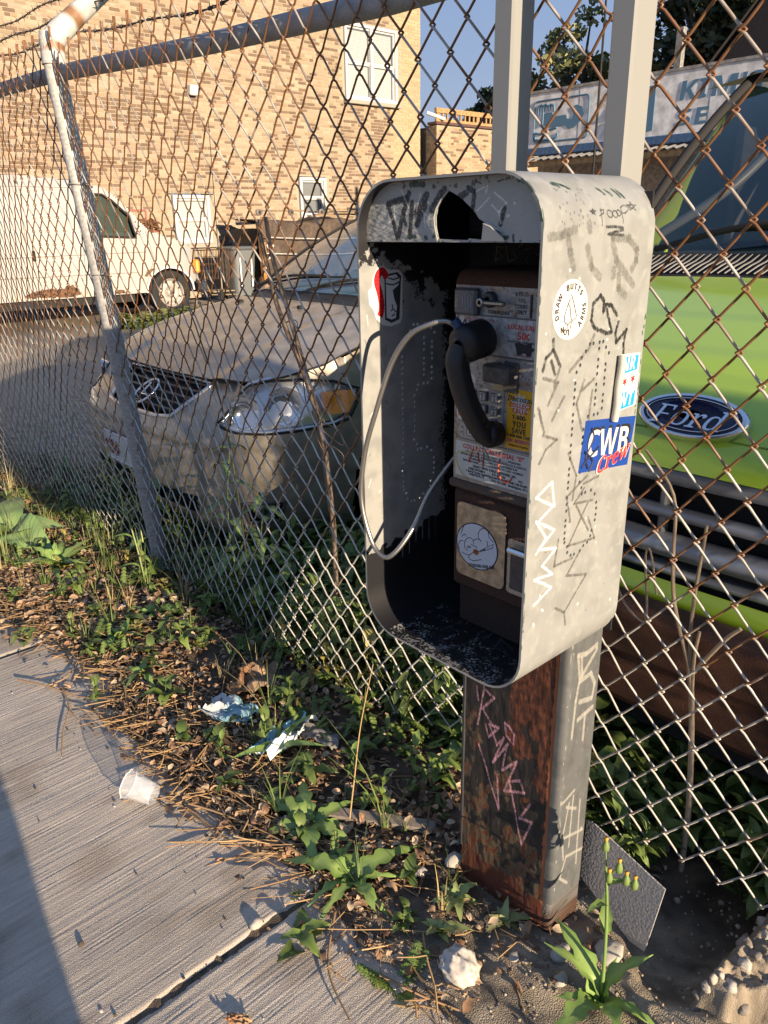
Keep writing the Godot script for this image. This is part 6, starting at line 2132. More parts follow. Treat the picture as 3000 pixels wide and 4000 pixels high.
func make_brick_building() -> void:
	var x := -16.5
	var t := thing("brick_building", "tall tan brick building whose side wall closes the lot", "building", Vector3(x, 0, -8.0))
	var tan_face := func(s: float, y: float, r: RandomNumberGenerator) -> Color:
		var z := s
		if z < -15.35: return Color(0.50, 0.39, 0.235) * r.randf_range(0.88, 1.1)
		var light := Color(0.45, 0.36, 0.255); var mid := Color(0.41, 0.31, 0.205); var brown := Color(0.225, 0.155, 0.105); var pink := Color(0.46, 0.325, 0.235)
		var grime := 0.5 + 0.9 * gn(z, y, 0.35, 2.0) + 0.25 * clampf((-z - 8.0) / 6.0, -1.0, 1.0) - 0.3 * smoothstep(2.4, 1.2, y)
		var k := r.randf()
		var c := light
		if k < 0.25: c = mid
		elif k < 0.25 + 0.52 * clampf(grime, 0.0, 1.0): c = brown
		elif k > 0.93: c = pink
		return c * r.randf_range(0.85, 1.12)
	# s runs along +z, so the wall looks towards +x when along = +z ... openings in (z, y)
	var holes := [Rect2(-15.6, 4.42, 1.78, 1.73), Rect2(-9.72, 1.16, 0.94, 1.05), Rect2(-13.1, 1.68, 0.86, 0.97)]
	brick_wall(t, Vector3(x, 0, 0), Vector3(0, 0, 1), Vector3(1, 0, 0), -16.45, -3.0, 0.0, 8.6, holes, tan_face, Rect2(-8.6, 2.55, 3.4, 1.5), 5)
	var b := MB.new()
	b.col = Color(0.46, 0.36, 0.24)
	b.quad(Vector3(x - 12.0, 0, -16.45), Vector3(x - 12.0, 9.0, -16.45), Vector3(x, 9.0, -16.45), Vector3(x, 0, -16.45))
	b.quad(Vector3(x, 8.6, 3.0), Vector3(x - 12.0, 8.6, 3.0), Vector3(x - 12.0, 8.6, -16.45), Vector3(x, 8.6, -16.45))
	b.quad(Vector3(x, 0.0, -3.0), Vector3(x, 8.6, -3.0), Vector3(x, 8.6, 3.0), Vector3(x, 0.0, 3.0))
	b.quad(Vector3(x, 0.0, 3.0), Vector3(x, 8.6, 3.0), Vector3(x - 12.0, 8.6, 3.0), Vector3(x - 12.0, 0.0, 3.0))
	part(t, "shell_walls", b, M.brick)
	b = MB.new()
	b.col = Color(0.4, 0.36, 0.3)
	b.box(Vector3(x - 0.1, 8.7, -6.7), Vector3(0.5, 0.2, 19.8), Basis(), 0.02)
	part(t, "coping", b, M.concrete)
	sash_window(t, x, -13.83, -15.58, 4.45, 6.13, 2, Color(0.40, 0.40, 0.39))
	sash_window(t, x, -8.8, -9.7, 1.18, 2.19, 1, Color(0.40, 0.425, 0.41))
	sash_window(t, x, -12.26, -13.08, 1.70, 2.63, 1, Color(0.10, 0.10, 0.10))
	b = MB.new()
	b.col = Color(0.30, 0.26, 0.2)
	b.box(Vector3(x + 0.03, 2.24, -9.25), Vector3(0.10, 0.05, 1.15))
	part(t, "lintel", b, M.matt)
	b = MB.new()
	b.box(Vector3(x + 0.10, 4.27, -9.5), Vector3(0.16, 0.20, 0.2), Basis(Vector3(0, 0, 1), -0.25), 0.02)
	part(t, "wall_light", b, M.white)
	# rendered patch low on the wall
	b = MB.new()
	var plaster := func(u: float, w: float) -> Vector3: return Vector3(x + 0.014, lerpf(0.0, 1.12 + 0.08 * gn(u, 1.0, 3.0), w), lerpf(-8.4, -12.2, u))
	var pl := func(p: Vector3, _u: float, _w: float) -> Color: return Color(0.47, 0.38, 0.27) * (1.0 + 0.2 * gn(p.z, p.y, 2.0))
	b.grid(plaster, 30, 10, false, null, pl)
	part(t, "plaster_patch", b, M.concrete)

func make_far_buildings() -> void:
	# low brick annex with a deck on top
	var x := -16.1
	var t := thing("brick_annex", "low brick annex with a timber deck rail on its roof", "building", Vector3(x, 0, -20.0))
	var face := func(_s: float, _y: float, r: RandomNumberGenerator) -> Color:
		var k := r.randf()
		var c := Color(0.49, 0.38, 0.245)
		if k < 0.3: c = Color(0.43, 0.31, 0.19)
		elif k < 0.45: c = Color(0.24, 0.16, 0.10)
		return c * r.randf_range(0.85, 1.12)
	brick_wall(t, Vector3(x, 0, 0), Vector3(0, 0, 1), Vector3(1, 0, 0), -23.0, -16.69, 1.0, 4.02, [], face, Rect2(0, 0, 0, 0), 6)
	var face2 := func(_s: float, _y: float, r: RandomNumberGenerator) -> Color: return Color(0.36, 0.25, 0.15) * r.randf_range(0.7, 1.1)  # same brick, its colour darkened for the shade on this return face
	brick_wall(t, Vector3(0, 0, -16.68), Vector3(1, 0, 0), Vector3(0, 0, 1), -16.5, -16.1, 1.0, 4.02, [], face2, Rect2(0, 0, 0, 0), 8)
	var b := MB.new()
	b.col = Color(0.42, 0.32, 0.2)
	b.box(Vector3(x - 2.06, 2.0, -23.0), Vector3(4.0, 3.98, 12.5))
	part(t, "core", b, M.brick)
	b = MB.new()
	b.col = Color(0.13, 0.07, 0.06)
	b.box(Vector3(x - 0.1, 4.06, -20.6), Vector3(0.36, 0.07, 8.0), Basis(), 0.01)
	part(t, "coping", b, M.matt)
	b = MB.new()
	b.col = Color(0.48, 0.30, 0.14)
	b.box(Vector3(x - 0.06, 4.38, -20.4), Vector3(0.09, 0.12, 7.4))
	b.box(Vector3(x - 0.06, 4.14, -20.4), Vector3(0.06, 0.07, 7.4))
	part(t, "rail_board", b, M.matt)
	for k in 40:
		b = MB.new()
		b.col = Color(0.46, 0.29, 0.14)
		b.box(Vector3(x - 0.06, 4.25, -16.8 - k * 0.18), Vector3(0.04, 0.16, 0.05 if k % 9 else 0.12))
		part(t, "baluster", b, M.matt)
	b = MB.new()
	b.col = Color(0.75, 0.75, 0.73)
	b.tube([Vector3(x - 0.2, 4.32, -16.5), Vector3(x + 0.05, 4.16, -16.95)], 0.05, 8)
	part(t, "gutter_pipe", b, M.paint)
	# workshop with the painted sign
	var z := -12.0
	t = thing("workshop", "single storey workshop with a long white and blue painted sign", "building", Vector3(-3.0, 0, z - 3.0))
	b = MB.new()
	b.col = Color(0.42, 0.34, 0.25)
	b.box(Vector3(-2.6, 1.25, z - 4.4), Vector3(13.6, 2.5, 8.0))
	b.col = Color(0.12, 0.11, 0.1)
	b.box(Vector3(-2.6, 2.62, z - 4.4), Vector3(13.6, 0.24, 8.0))
	part(t, "wall", b, M.matt)
	for k in 12:
		b = MB.new()
		b.col = Color(0.86, 0.86, 0.86) * (0.97 + 0.05 * ((k * 7) % 3))
		var xa := -9.42 + k * 1.12
		b.box(Vector3(xa + 0.56, 3.14, z + 0.004 * (k % 2)), Vector3(1.113, 0.86, 0.05), Basis(), 0.004)
		part(t, "sign_panel", b, vmat(0.6, 0.0, tx.fine, 0.25))
	b = MB.new()
	b.col = Color(0.36, 0.34, 0.32)
	b.box(Vector3(-2.7, 3.585, z - 0.02), Vector3(13.5, 0.04, 0.14))
	part(t, "sign_cap", b, M.matt)
	b = MB.new()
	b.col = Color(0.055, 0.14, 0.29)
	b.box(Vector3(-2.7, 2.65, z + 0.03), Vector3(13.5, 0.125, 0.10), Basis(), 0.01)
	part(t, "blue_fascia", b, M.paint)
	b = MB.new()
	var wave := func(u: float, w: float) -> Vector3: return Vector3(lerpf(-9.4, 4.0, u), 2.565 + 0.018 * sin(u * 13.4 * TAU / 0.15) - 0.07 * w, z + 0.02 + 0.35 * w)
	b.col = Color(0.5, 0.48, 0.45)
	b.grid(wave, 700, 2, true)
	part(t, "corrugated_canopy", b, M.metal)
	b = MB.new()
	b.col = Color(0.48, 0.33, 0.18)
	b.box(Vector3(-2.7, 2.44, z + 0.26), Vector3(13.4, 0.09, 0.06))
	part(t, "timber_beam", b, M.matt)
	var blue := mat(rgb8(76, 112, 138), 0.6)
	var zf := z + 0.0305
	b = MB.new()
	var fr := rounded(-9.20, 2.80, -8.10, 3.44, 0.07)
	var loop := PackedVector3Array()
	for p in fr: loop.append(Vector3(p.x, p.y, zf))
	loop.append(loop[0])
	b.tube(loop, 0.013, 4, false)
	part(t, "icon_border", b, blue)
	# piston and wrench
	b = MB.new()
	b.slab(PackedVector2Array([Vector2(-8.80, 3.02), Vector2(-8.56, 3.02), Vector2(-8.5, 2.97), Vector2(-8.38, 2.97), Vector2(-8.24, 3.07), Vector2(-8.19, 3.16), Vector2(-8.23, 3.27), Vector2(-8.34, 3.31), Vector2(-8.46, 3.28), Vector2(-8.40, 3.18), Vector2(-8.42, 3.10), Vector2(-8.52, 3.12), Vector2(-8.54, 3.18), Vector2(-8.78, 3.18), Vector2(-8.84, 3.24), Vector2(-8.98, 3.24), Vector2(-9.02, 3.16), Vector2(-8.98, 3.05)]), Vector3(0, 0, zf - 0.004), Vector3.RIGHT, Vector3.UP, 0.008)
	part(t, "wrench_sign", b, blue)
	for s in [[[-9.12, 3.22], [-9.12, 3.32], [-9.08, 3.37], [-9.02, 3.34], [-9.02, 3.05]], [[-9.02, 3.3], [-8.98, 3.37], [-8.92, 3.35], [-8.90, 3.28]], [[-8.90, 3.3], [-8.87, 3.36], [-8.80, 3.34], [-8.79, 3.25]], [[-9.16, 2.95], [-9.02, 2.93], [-8.82, 2.99], [-8.72, 3.0]], [[-9.16, 2.9], [-9.13, 2.84], [-8.75, 2.84], [-8.70, 2.92]]]:
		b = MB.new()
		var q := []
		for p in s: q.append(Vector3(p[0], p[1], zf))
		b.tube(smooth_line(q, 4), 0.02, 5)
		part(t, "piston_sign", b, blue)
	for s in [[[-7.62, 3.36], [-7.42, 3.40], [-7.40, 3.3], [-7.56, 3.12], [-7.72, 3.06]], [[-7.45, 3.25], [-7.30, 3.12]]]:
		b = MB.new()
		var q := []
		for p in s: q.append(Vector3(p[0], p[1], zf))
		b.tube(smooth_line(q, 4), 0.045, 5)
		part(t, "sign_stroke", b, blue)
	b = MB.new()
	loop = PackedVector3Array()
	for k in 25: loop.append(Vector3(-7.48 + 0.19 * cos(TAU * k / 24.0), 2.91 + 0.11 * sin(TAU * k / 24.0), zf))
	b.tube(loop, 0.04, 5, false)
	part(t, "sign_stroke", b, blue)
	b = MB.new()
	b.slab(PackedVector2Array([Vector2(-7.05, 2.80), Vector2(-6.93, 2.80), Vector2(-6.93, 3.42), Vector2(-7.05, 3.42)]), Vector3(0, 0, zf - 0.004), Vector3.RIGHT, Vector3.UP, 0.008)
	part(t, "sign_stroke", b, blue)
	letters(t, "lettering", "KIM'S", Vector3(-5.92, 3.29, zf), Vector3.RIGHT, Vector3.UP, 0.25, blue, "Droid Sans", true, 1.35, 0.12, 0.006)
	letters(t, "lettering", "SE", Vector3(-6.28, 2.93, zf), Vector3.RIGHT, Vector3.UP, 0.22, blue, "Droid Sans", true, 1.5, 0.12, 0.006)
	b = MB.new()
	b.col = Color(0.30, 0.29, 0.27)
	b.box(Vector3(-7.17, 3.9, z - 1.0), Vector3(0.11, 0.9, 0.11))
	part(t, "roof_post", b, M.matt)
	# dark gabled house beyond
	t = thing("gabled_house", "dark roofed house gable rising behind the workshop", "house", Vector3(-8.8, 0, -23.0))
	b = MB.new()
	b.col = Color(0.10, 0.085, 0.075)
	b.box(Vector3(-8.6, 2.3, -24.5), Vector3(4.6, 4.6, 6.0))
	part(t, "wall", b, M.matt)
	b = MB.new()
	b.col = Color(0.02, 0.019, 0.022)
	b.quad(Vector3(-11.3, 4.8, -21.3), Vector3(-11.3, 4.8, -27.7), Vector3(-8.9, 7.6, -27.7), Vector3(-8.9, 7.6, -21.3))
	b.quad(Vector3(-8.9, 7.6, -21.3), Vector3(-8.9, 7.6, -27.7), Vector3(-6.2, 4.8, -27.7), Vector3(-6.2, 4.8, -21.3))
	b.slab(PackedVector2Array([Vector2(-11.2, 4.6), Vector2(-6.3, 4.6), Vector2(-8.9, 7.55)]), Vector3(0, 0, -21.5), Vector3.RIGHT, Vector3.UP, 0.1)
	part(t, "roof", b, M.matt)

func make_clutter() -> void:
	# grey wheeled bin
	var t := thing("wheeled_bin", "grey plastic wheeled bin beside the covered heap", "bin", Vector3(-14.9, 0, -9.35))
	var b := MB.new()
	b.col = Color(0.12, 0.13, 0.14)
	var bin := func(u: float, w: float) -> Vector3:
		var an := TAU * u
		var sq := pow(pow(absf(cos(an)), 6.0) + pow(absf(sin(an)), 6.0), -1.0 / 6.0)
		var k := lerpf(0.24, 0.31, w)
		return Vector3(-14.9 + cos(an) * sq * k, lerpf(0.1, 1.05, w), -9.35 - sin(an) * sq * k * 0.95)
	b.grid(bin, 32, 8)
	part(t, "tub", b, M.plastic)
	b = MB.new()
	b.col = Color(0.10, 0.11, 0.12)
	b.box(Vector3(-14.9, 1.09, -9.35), Vector3(0.68, 0.07, 0.66), Basis(), 0.03)
	part(t, "lid", b, M.plastic)
	b = MB.new()
	for s in [[-9.15, -9.25], [-9.4, -9.55]]:
		b.box(Vector3(-14.585, 0.6, (s[0] + s[1]) * 0.5), Vector3(0.02, 0.6, 0.02))
	b.col = Color(0.09, 0.1, 0.11)
	part(t, "moulded_rib", b, M.plastic)
	for e in [-0.2, 0.2]:
		b = MB.new()
		b.col = Color(0.03, 0.03, 0.03)
		b.lathe(Vector3(-15.1, 0.12, -9.35 + e), Basis(Vector3.RIGHT, PI / 2.0), PackedVector2Array([Vector2(0.0, -0.03), Vector2(0.12, -0.03), Vector2(0.12, 0.03), Vector2(0.0, 0.03)]), 16)
		part(t, "wheel", b, M.plastic)
	# shopping trolley
	t = thing("shopping_trolley", "rusty wire shopping trolley in front of the white van", "trolley", Vector3(-14.3, 0, -8.35))
	b = MB.new()
	b.col = Color(0.13, 0.09, 0.065)
	var X0 := -14.55; var X1 := -14.05
	for k in 12:
		var f := k / 11.0
		b.tube([Vector3(lerpf(X0, X1, f), 0.55, -8.68), Vector3(lerpf(X0, X1, f), 1.08, -8.72)], 0.006, 4)
		b.tube([Vector3(X1, 0.55, lerpf(-8.02, -8.7, f)), Vector3(X1, 1.1, lerpf(-8.0, -8.74, f))], 0.006, 4)
		b.tube([Vector3(X0, 0.55, lerpf(-8.02, -8.7, f)), Vector3(X0, 1.1, lerpf(-8.0, -8.74, f))], 0.006, 4)
	for k in 5:
		var y := lerpf(0.55, 1.09, k / 4.0)
		b.tube([Vector3(X0, y, -8.0), Vector3(X1, y, -8.0), Vector3(X1, y, -8.72), Vector3(X0, y, -8.72), Vector3(X0, y, -8.0)], 0.007, 4)
	part(t, "basket", b, M.metal)
	b = MB.new()
	b.col = Color(0.42, 0.33, 0.22)
	for xx in [X0 + 0.03, X1 - 0.03]:
		b.tube([Vector3(xx, 1.0, -8.0), Vector3(xx, 0.5, -8.05), Vector3(xx, 0.25, -8.15), Vector3(xx, 0.22, -8.75)], 0.014, 6)
	b.box(Vector3(-14.3, 0.30, -8.45), Vector3(0.46, 0.02, 0.5))
	part(t, "frame", b, M.metal)
	for p in [Vector3(X0, 0.07, -8.1), Vector3(X1, 0.07, -8.1), Vector3(X0, 0.07, -8.7), Vector3(X1, 0.07, -8.7)]:
		b = MB.new()
		b.col = Color(0.2, 0.17, 0.14)
		b.lathe(p, Basis(Vector3(0, 0, 1), PI / 2.0), PackedVector2Array([Vector2(0, -0.015), Vector2(0.065, -0.015), Vector2(0.065, 0.015), Vector2(0, 0.015)]), 14)
		b.tube([p, p + Vector3(0, 0.16, 0)], 0.012, 5)
		part(t, "castor", b, M.matt)
	# covered heap
	t = thing("covered_heap", "heap of timber under a brown tarpaulin against the brick wall", "heap", Vector3(-15.2, 0, -11.3))
	b = MB.new()
	var sheet := func(u: float, w: float) -> Vector3:
		var z := lerpf(-9.75, -13.4, u)
		var fold := 0.05 * sin(z * 9.0 + 2.0 * gn(z, w, 1.5)) * w + 0.06 * gn(z, w, 2.5, 2.0)
		if w < 0.35: return Vector3(lerpf(-15.9, -14.72, w / 0.35), 1.62 + 0.10 * gn(z, w, 1.2, 3.0) + 0.04 * sin(z * 3.0), z)
		var k := (w - 0.35) / 0.65
		return Vector3(-14.72 + 0.14 * k + fold * k, lerpf(1.62, 0.5 + 0.25 * gn(z, 1.0, 1.5, 4.0), k) + 0.1 * gn(z, 0.0, 1.2, 3.0) * (1.0 - k) + 0.04 * sin(z * 3.0) * (1.0 - k), z)
	var brown := func(p: Vector3, _u: float, _w: float) -> Color: return Color(0.115, 0.082, 0.06) * (0.9 + 0.5 * gn(p.z, p.y, 3.0, 4.0))
	b.grid(sheet, 70, 30, true, null, brown)
	part(t, "tarpaulin", b, M.matt)
	b = MB.new()
	b.col = Color(0.03, 0.025, 0.02)
	b.box(Vector3(-15.3, 0.75, -11.5), Vector3(1.0, 1.45, 3.4))
	part(t, "stack", b, M.matt)
	for k in 6:
		b = MB.new()
		b.col = Color(0.34, 0.25, 0.16) * rng.randf_range(0.5, 1.1)
		b.box(Vector3(-15.1 + rng.randf_range(-0.3, 0.3), 1.72 + 0.03 * k, -11.2 - rng.randf_range(-1.0, 1.6)), Vector3(0.12, 0.035, 1.4), Basis(Vector3.UP, rng.randf_range(-0.3, 0.3)))
		part(t, "plank", b, M.matt)
	for k in 4:
		b = MB.new()
		b.col = Color(0.2, 0.19, 0.18)
		var o := Vector3(-14.95, 1.80, -10.0 - k * 0.85)
		b.lathe(o, Basis(Vector3(0, 0, 1), PI / 2.0), PackedVector2Array([Vector2(0, -0.02), Vector2(0.07, -0.02), Vector2(0.07, 0.02), Vector2(0, 0.02)]), 14)
		part(t, "castor", b, M.matt)
	for y in [1.25, 0.92]:
		b = MB.new()
		b.col = Color(0.6, 0.58, 0.55)
		b.tube(smooth_line([Vector3(-14.52, y + 0.05, -9.8), Vector3(-14.5, y, -10.8), Vector3(-14.5, y - 0.03, -12.0), Vector3(-14.52, y + 0.02, -13.3)], 6), 0.012, 5)
		part(t, "rope", b, M.matt)
	b = MB.new()
	b.col = Color(0.45, 0.22, 0.07)
	b.box(Vector3(-14.4, 0.62, -9.68), Vector3(0.1, 1.15, 0.12), Basis(Vector3(0, 0, 1), 0.06))
	part(t, "orange_post", b, M.matt)
	b = MB.new()
	b.col = Color(0.65, 0.64, 0.62)
	b.box(Vector3(-14.42, 1.12, -9.86), Vector3(0.05, 0.12, 0.16), Basis(Vector3.RIGHT, 0.5))
	b.box(Vector3(-14.42, 0.88, -9.82), Vector3(0.05, 0.04, 0.3), Basis(Vector3.RIGHT, 0.3))
	part(t, "white_scrap", b, M.matt)
	# red rack with brown bits on it, behind the van's bonnet
	t = thing("red_metal_rack", "faded red metal rack behind the white van's bonnet", "rack", Vector3(-15.9, 0, -7.6))
	for s in [[Vector3(-15.9, 1.86, -7.1), Vector3(-15.9, 1.86, -7.85)], [Vector3(-15.9, 1.86, -7.85), Vector3(-15.9, 0, -7.85)], [Vector3(-15.9, 1.86, -7.1), Vector3(-15.9, 0, -7.1)], [Vector3(-15.9, 1.45, -7.1), Vector3(-15.9, 1.45, -8.1)]]:
		b = MB.new()
		b.col = Color(0.42, 0.13, 0.10)
		b.tube(s, 0.02, 6)
		part(t, "bar", b, M.paint)
	for k in 10:
		b = MB.new()
		b.col = Color(0.5, 0.2, 0.16)
		b.tube([Vector3(-15.9, 1.45, -7.3 - k * 0.075), Vector3(-15.9, 1.05, -7.3 - k * 0.075)], 0.009, 4)
		part(t, "rack_wire", b, M.paint)
	b = MB.new()
	for k in 60:
		b.col = Color(0.14, 0.07, 0.035) * rng.randf_range(0.5, 1.4)
		var o := Vector3(-15.85 + rng.randf_range(-0.15, 0.15), 1.5 + rng.randf_range(0, 0.16), -7.75 + rng.randf_range(-0.3, 0.3))
		b.box(o, Vector3(0.09, 0.02, 0.12), Basis(Vector3(rng.randf(), rng.randf(), rng.randf()).normalized(), rng.randf() * 6.0))
	var dryl := part(t, "dry_leaves", b, M.dry)
	dryl.set_meta("kind", "stuff")

func tree(called: String, label: String, o: Vector3, crown: Vector3, size: Vector3, clumps: int, leaves: int, leaf: float, c0: Color, c1: Color, sd: int, bare := 0.0) -> void:
	var t := thing(called, label, "tree", o, 0.0, "trees beyond the lot")
	var r := RandomNumberGenerator.new()
	r.seed = sd
	var b := MB.new()
	b.col = Color(0.10, 0.08, 0.06)
	var fork := o.lerp(crown, 0.72); fork.y = crown.y - size.y * 0.75
	b.tube(smooth_line([o, o.lerp(fork, 0.5) + Vector3(0.15, 0, 0.1), fork], 5), [0.32, 0.31, 0.3, 0.28, 0.27, 0.26, 0.25, 0.24, 0.23, 0.22, 0.21], 9)
	part(t, "trunk", b, M.matt)
	b = MB.new()
	var spots := []
	for k in clumps:
		var d := Vector3(r.randfn(), r.randfn() * 0.9, r.randfn()).normalized() * pow(r.randf(), 0.42)
		spots.append(crown + d * size)
	for k in clumps:
		if k % 2 == 0:
			b.col = Color(0.09, 0.075, 0.06)
			var q: Vector3 = spots[k]
			b.tube(smooth_line([fork, fork.lerp(q, 0.5) + Vector3(0, 0.3, 0), q], 3), [0.11, 0.09, 0.07, 0.05, 0.04, 0.03, 0.02], 5, false)
	part(t, "limbs", b, M.matt)
	b = MB.new()
	for q in spots:
		var rad := r.randf_range(0.28, 0.55) * size.length() * 0.36
		for k in leaves:
			var d := Vector3(r.randfn(), r.randfn(), r.randfn()).normalized() * pow(r.randf(), 0.45)
			var p: Vector3 = q + Vector3(d.x, d.y * 0.75, d.z) * rad
			var bs := Basis(Vector3(r.randfn(), r.randfn(), r.randfn()).normalized(), r.randf() * TAU)
			var s := leaf * r.randf_range(0.6, 1.3)
			b.col = c0.lerp(c1, r.randf()) * r.randf_range(0.75, 1.15)
			b.quad(p - bs.x * s, p + bs.y * s * 0.55, p + bs.x * s, p - bs.y * s * 0.55)
	part(t, "crown", b, M.veg)

func make_trees() -> void:
	tree("round_tree", "small dark round tree above the annex deck rail", Vector3(-20.9, 0, -23.9), Vector3(-20.7, 5.05, -24.4), Vector3(1.15, 1.0, 1.2), 22, 150, 0.11, Color(0.03, 0.055, 0.018), Color(0.06, 0.09, 0.03), 3)
	tree("airy_tree", "airy light green tree between the booth's two posts", Vector3(-17.0, 0, -24.4), Vector3(-16.9, 6.0, -24.4), Vector3(1.9, 1.75, 1.6), 26, 105, 0.12, Color(0.12, 0.14, 0.05), Color(0.24, 0.24, 0.10), 4)
	tree("broad_tree", "broad dark tree over the right end of the sign", Vector3(-13.2, 0, -24.6), Vector3(-12.6, 7.4, -25.0), Vector3(2.4, 2.6, 2.2), 60, 160, 0.13, Color(0.02, 0.035, 0.014), Color(0.045, 0.065, 0.025), 5)
	tree("tall_tree", "tall dark tree behind the gabled house roof", Vector3(-9.0, 0, -29.0), Vector3(-9.6, 8.6, -29.0), Vector3(3.6, 3.6, 3.0), 50, 150, 0.16, Color(0.018, 0.032, 0.013), Color(0.04, 0.06, 0.025), 6)

# a leaf from the origin along +x, its face up
func leaf_shape(b: MB, x: Transform3D, length: float, width: float, lobes: float, teeth: int, droop: float, c0: Color, c1: Color, nu := 9) -> void:
	var first := b.v.size()
	for a in nu + 1:
		var u := float(a) / nu
		var w := width * pow(sin(PI * pow(clampf(u * 0.97 + 0.03, 0, 1), 0.8)), 0.8)
		if lobes > 0.0: w *= 1.0 - lobes * (0.5 + 0.5 * cos(u * teeth * TAU + 0.6))
		if u < 0.12: w = width * 0.14
		var y := 0.30 * length * u * (1.0 - u) * 1.6 - droop * length * u * u
		for e in 3:
			var k := e - 1.0
			var p := Vector3(length * u - absf(k) * lobes * length * 0.05, y + absf(k) * w * 0.35 + 0.08 * w * sin(u * 19.0 + k), k * w)
			b.v.append(x * p)
			b.n.append(Vector3.UP)
			b.c.append(c0.lerp(c1, u * 0.6 + 0.4 * absf(k)) if e != 1 else c1.lerp(Color(0.34, 0.4, 0.16), 0.35))
			b.t.append(Vector2(u, e * 0.5))
	for a in nu:
		for e in 2:
			var k := first + a * 3 + e
			var p0 := b.v[k]; var p1 := b.v[k + 1]; var p2 := b.v[k + 4]; var p3 := b.v[k + 3]
			b.i.append_array([k, k + 4, k + 1, k, k + 3, k + 4])
	for a in nu + 1:
		for e in 3:
			var du := b.v[first + mini(a + 1, nu) * 3 + e] - b.v[first + maxi(a - 1, 0) * 3 + e]
			var dw := b.v[first + a * 3 + mini(e + 1, 2)] - b.v[first + a * 3 + maxi(e - 1, 0)]
			var nn := dw.cross(du)
			b.n[first + a * 3 + e] = nn.normalized() if nn.length() > 1e-9 else Vector3.UP

const G0 := Color(0.085, 0.15, 0.028)
const G1 := Color(0.17, 0.27, 0.055)

func rosette(called: String, label: String, x: float, z: float, count: int, size: float, lobes: float, up: float, sd: int, g0 := G0, g1 := G1, wide := 0.17) -> Node3D:
	var y := ground_y(x, z)
	var t := thing(called, label, "plant", Vector3(x, y - 0.004, z), 0.0, "weeds along the fence")
	var r := RandomNumberGenerator.new()
	r.seed = sd
	for k in count:
		var b := MB.new()
		var an := TAU * k / count * 1.0 + r.randf_range(-0.35, 0.35)
		var len := size * r.randf_range(0.55, 1.1)
		var tilt := up * r.randf_range(0.5, 1.3)
		var bs := Basis(Vector3.UP, an) * Basis(Vector3(0, 0, 1), tilt) * Basis(Vector3.RIGHT, r.randf_range(-0.4, 0.4))
		var g := r.randf_range(0.75, 1.25)
		leaf_shape(b, Transform3D(bs, Vector3(x, y, z)), len, len * wide * r.randf_range(0.8, 1.25), lobes, 4, r.randf_range(0.25, 0.75), g0 * g, g1 * g, 18)
		part(t, "leaf", b, M.veg)
	return t

func stalk(t: Node3D, called: String, pts: Array, r0: float, r1: float, c: Color, m: Material) -> PackedVector3Array:
	var b := MB.new()
	var p := smooth_line(pts, 5)
	var rad := []
	for k in p.size(): rad.append(lerpf(r0, r1, float(k) / (p.size() - 1)))
	b.col = c
	b.tube(p, rad, 6)
	part(t, called, b, m)
	return p

func sprig_mesh(leaves: int, size: float, rise: float, sd: int, wide := 0.3, lobes := 0.0, nu := 4) -> ArrayMesh:
	var b := MB.new()
	var r := RandomNumberGenerator.new()
	r.seed = sd
	for k in leaves:
		var an := k * 2.4 + r.randf_range(-0.3, 0.3)
		var h := rise * r.randf()
		var len := size * r.randf_range(0.6, 1.1)
		var bs := Basis(Vector3.UP, an) * Basis(Vector3(0, 0, 1), r.randf_range(0.1, 0.9))
		var g := r.randf_range(0.7, 1.2)
		leaf_shape(b, Transform3D(bs, Vector3(r.randf_range(-0.01, 0.01), h, r.randf_range(-0.01, 0.01))), len, len * wide, lobes, 3, r.randf_range(0.2, 0.8), Color(0.75, 0.8, 0.7) * g, Color(1, 1, 0.9) * g, nu)
	if rise > 0.03:
		b.col = Color(0.7, 0.8, 0.6)
		b.tube([Vector3.ZERO, Vector3(0.006, rise, 0.004)], [0.0025, 0.001], 4, false)
	return b.mesh()

func tuft_mesh(blades: int, tall: float, sd: int) -> ArrayMesh:
	var b := MB.new()
	var r := RandomNumberGenerator.new()
	r.seed = sd
	for k in blades:
		var an := r.randf() * TAU
		var d := Vector3(cos(an), 0, sin(an))
		var s := Vector3(-sin(an), 0, cos(an))
		var len := tall * r.randf_range(0.4, 1.1); var lean := r.randf_range(0.1, 0.7)
		var w := r.randf_range(0.0012, 0.0026)
		var p := []
		for q in 5:
			var u := q / 4.0
			p.append(d * (0.01 + len * lean * u * u) + Vector3(0, len * (u - 0.28 * lean * u * u), 0))
		b.col = Color(1, 1, 1) * r.randf_range(0.7, 1.2)
		for q in 4:
			var w0 := w * (1.0 - q / 4.0) + 0.0003; var w1 := w * (1.0 - (q + 1) / 4.0) + 0.0003
			b.quad(p[q] - s * w0, p[q + 1] - s * w1, p[q + 1] + s * w1, p[q] + s * w0)
	return b.mesh()

func fern_mesh(fronds: int, size: float, sd: int) -> ArrayMesh:
	var b := MB.new()
	var r := RandomNumberGenerator.new()
	r.seed = sd
	for k in fronds:
		var bs := Basis(Vector3.UP, k * 2.4 + r.randf()) * Basis(Vector3(0, 0, 1), r.randf_range(0.3, 1.0))
		var o := Vector3.ZERO
		for q in 5:
			var at := bs * Vector3(size * (0.3 + 0.16 * q), 0, 0)
			for e in [-1.0, 0.0, 1.0]:
				for w in 3:
					var d := Basis(Vector3.UP, e * 0.9 + (w - 1) * 0.55)
					leaf_shape(b, Transform3D(bs * d, at), size * 0.22 * (1.2 - q * 0.12), size * 0.035, 0.0, 1, 0.2, Color(0.8, 0.85, 0.75), Color(1, 1, 0.9), 2)
		b.col = Color(0.8, 0.9, 0.7)
		b.tube([o, bs * Vector3(size, 0, 0)], 0.0012, 4, false)
	return b.mesh()

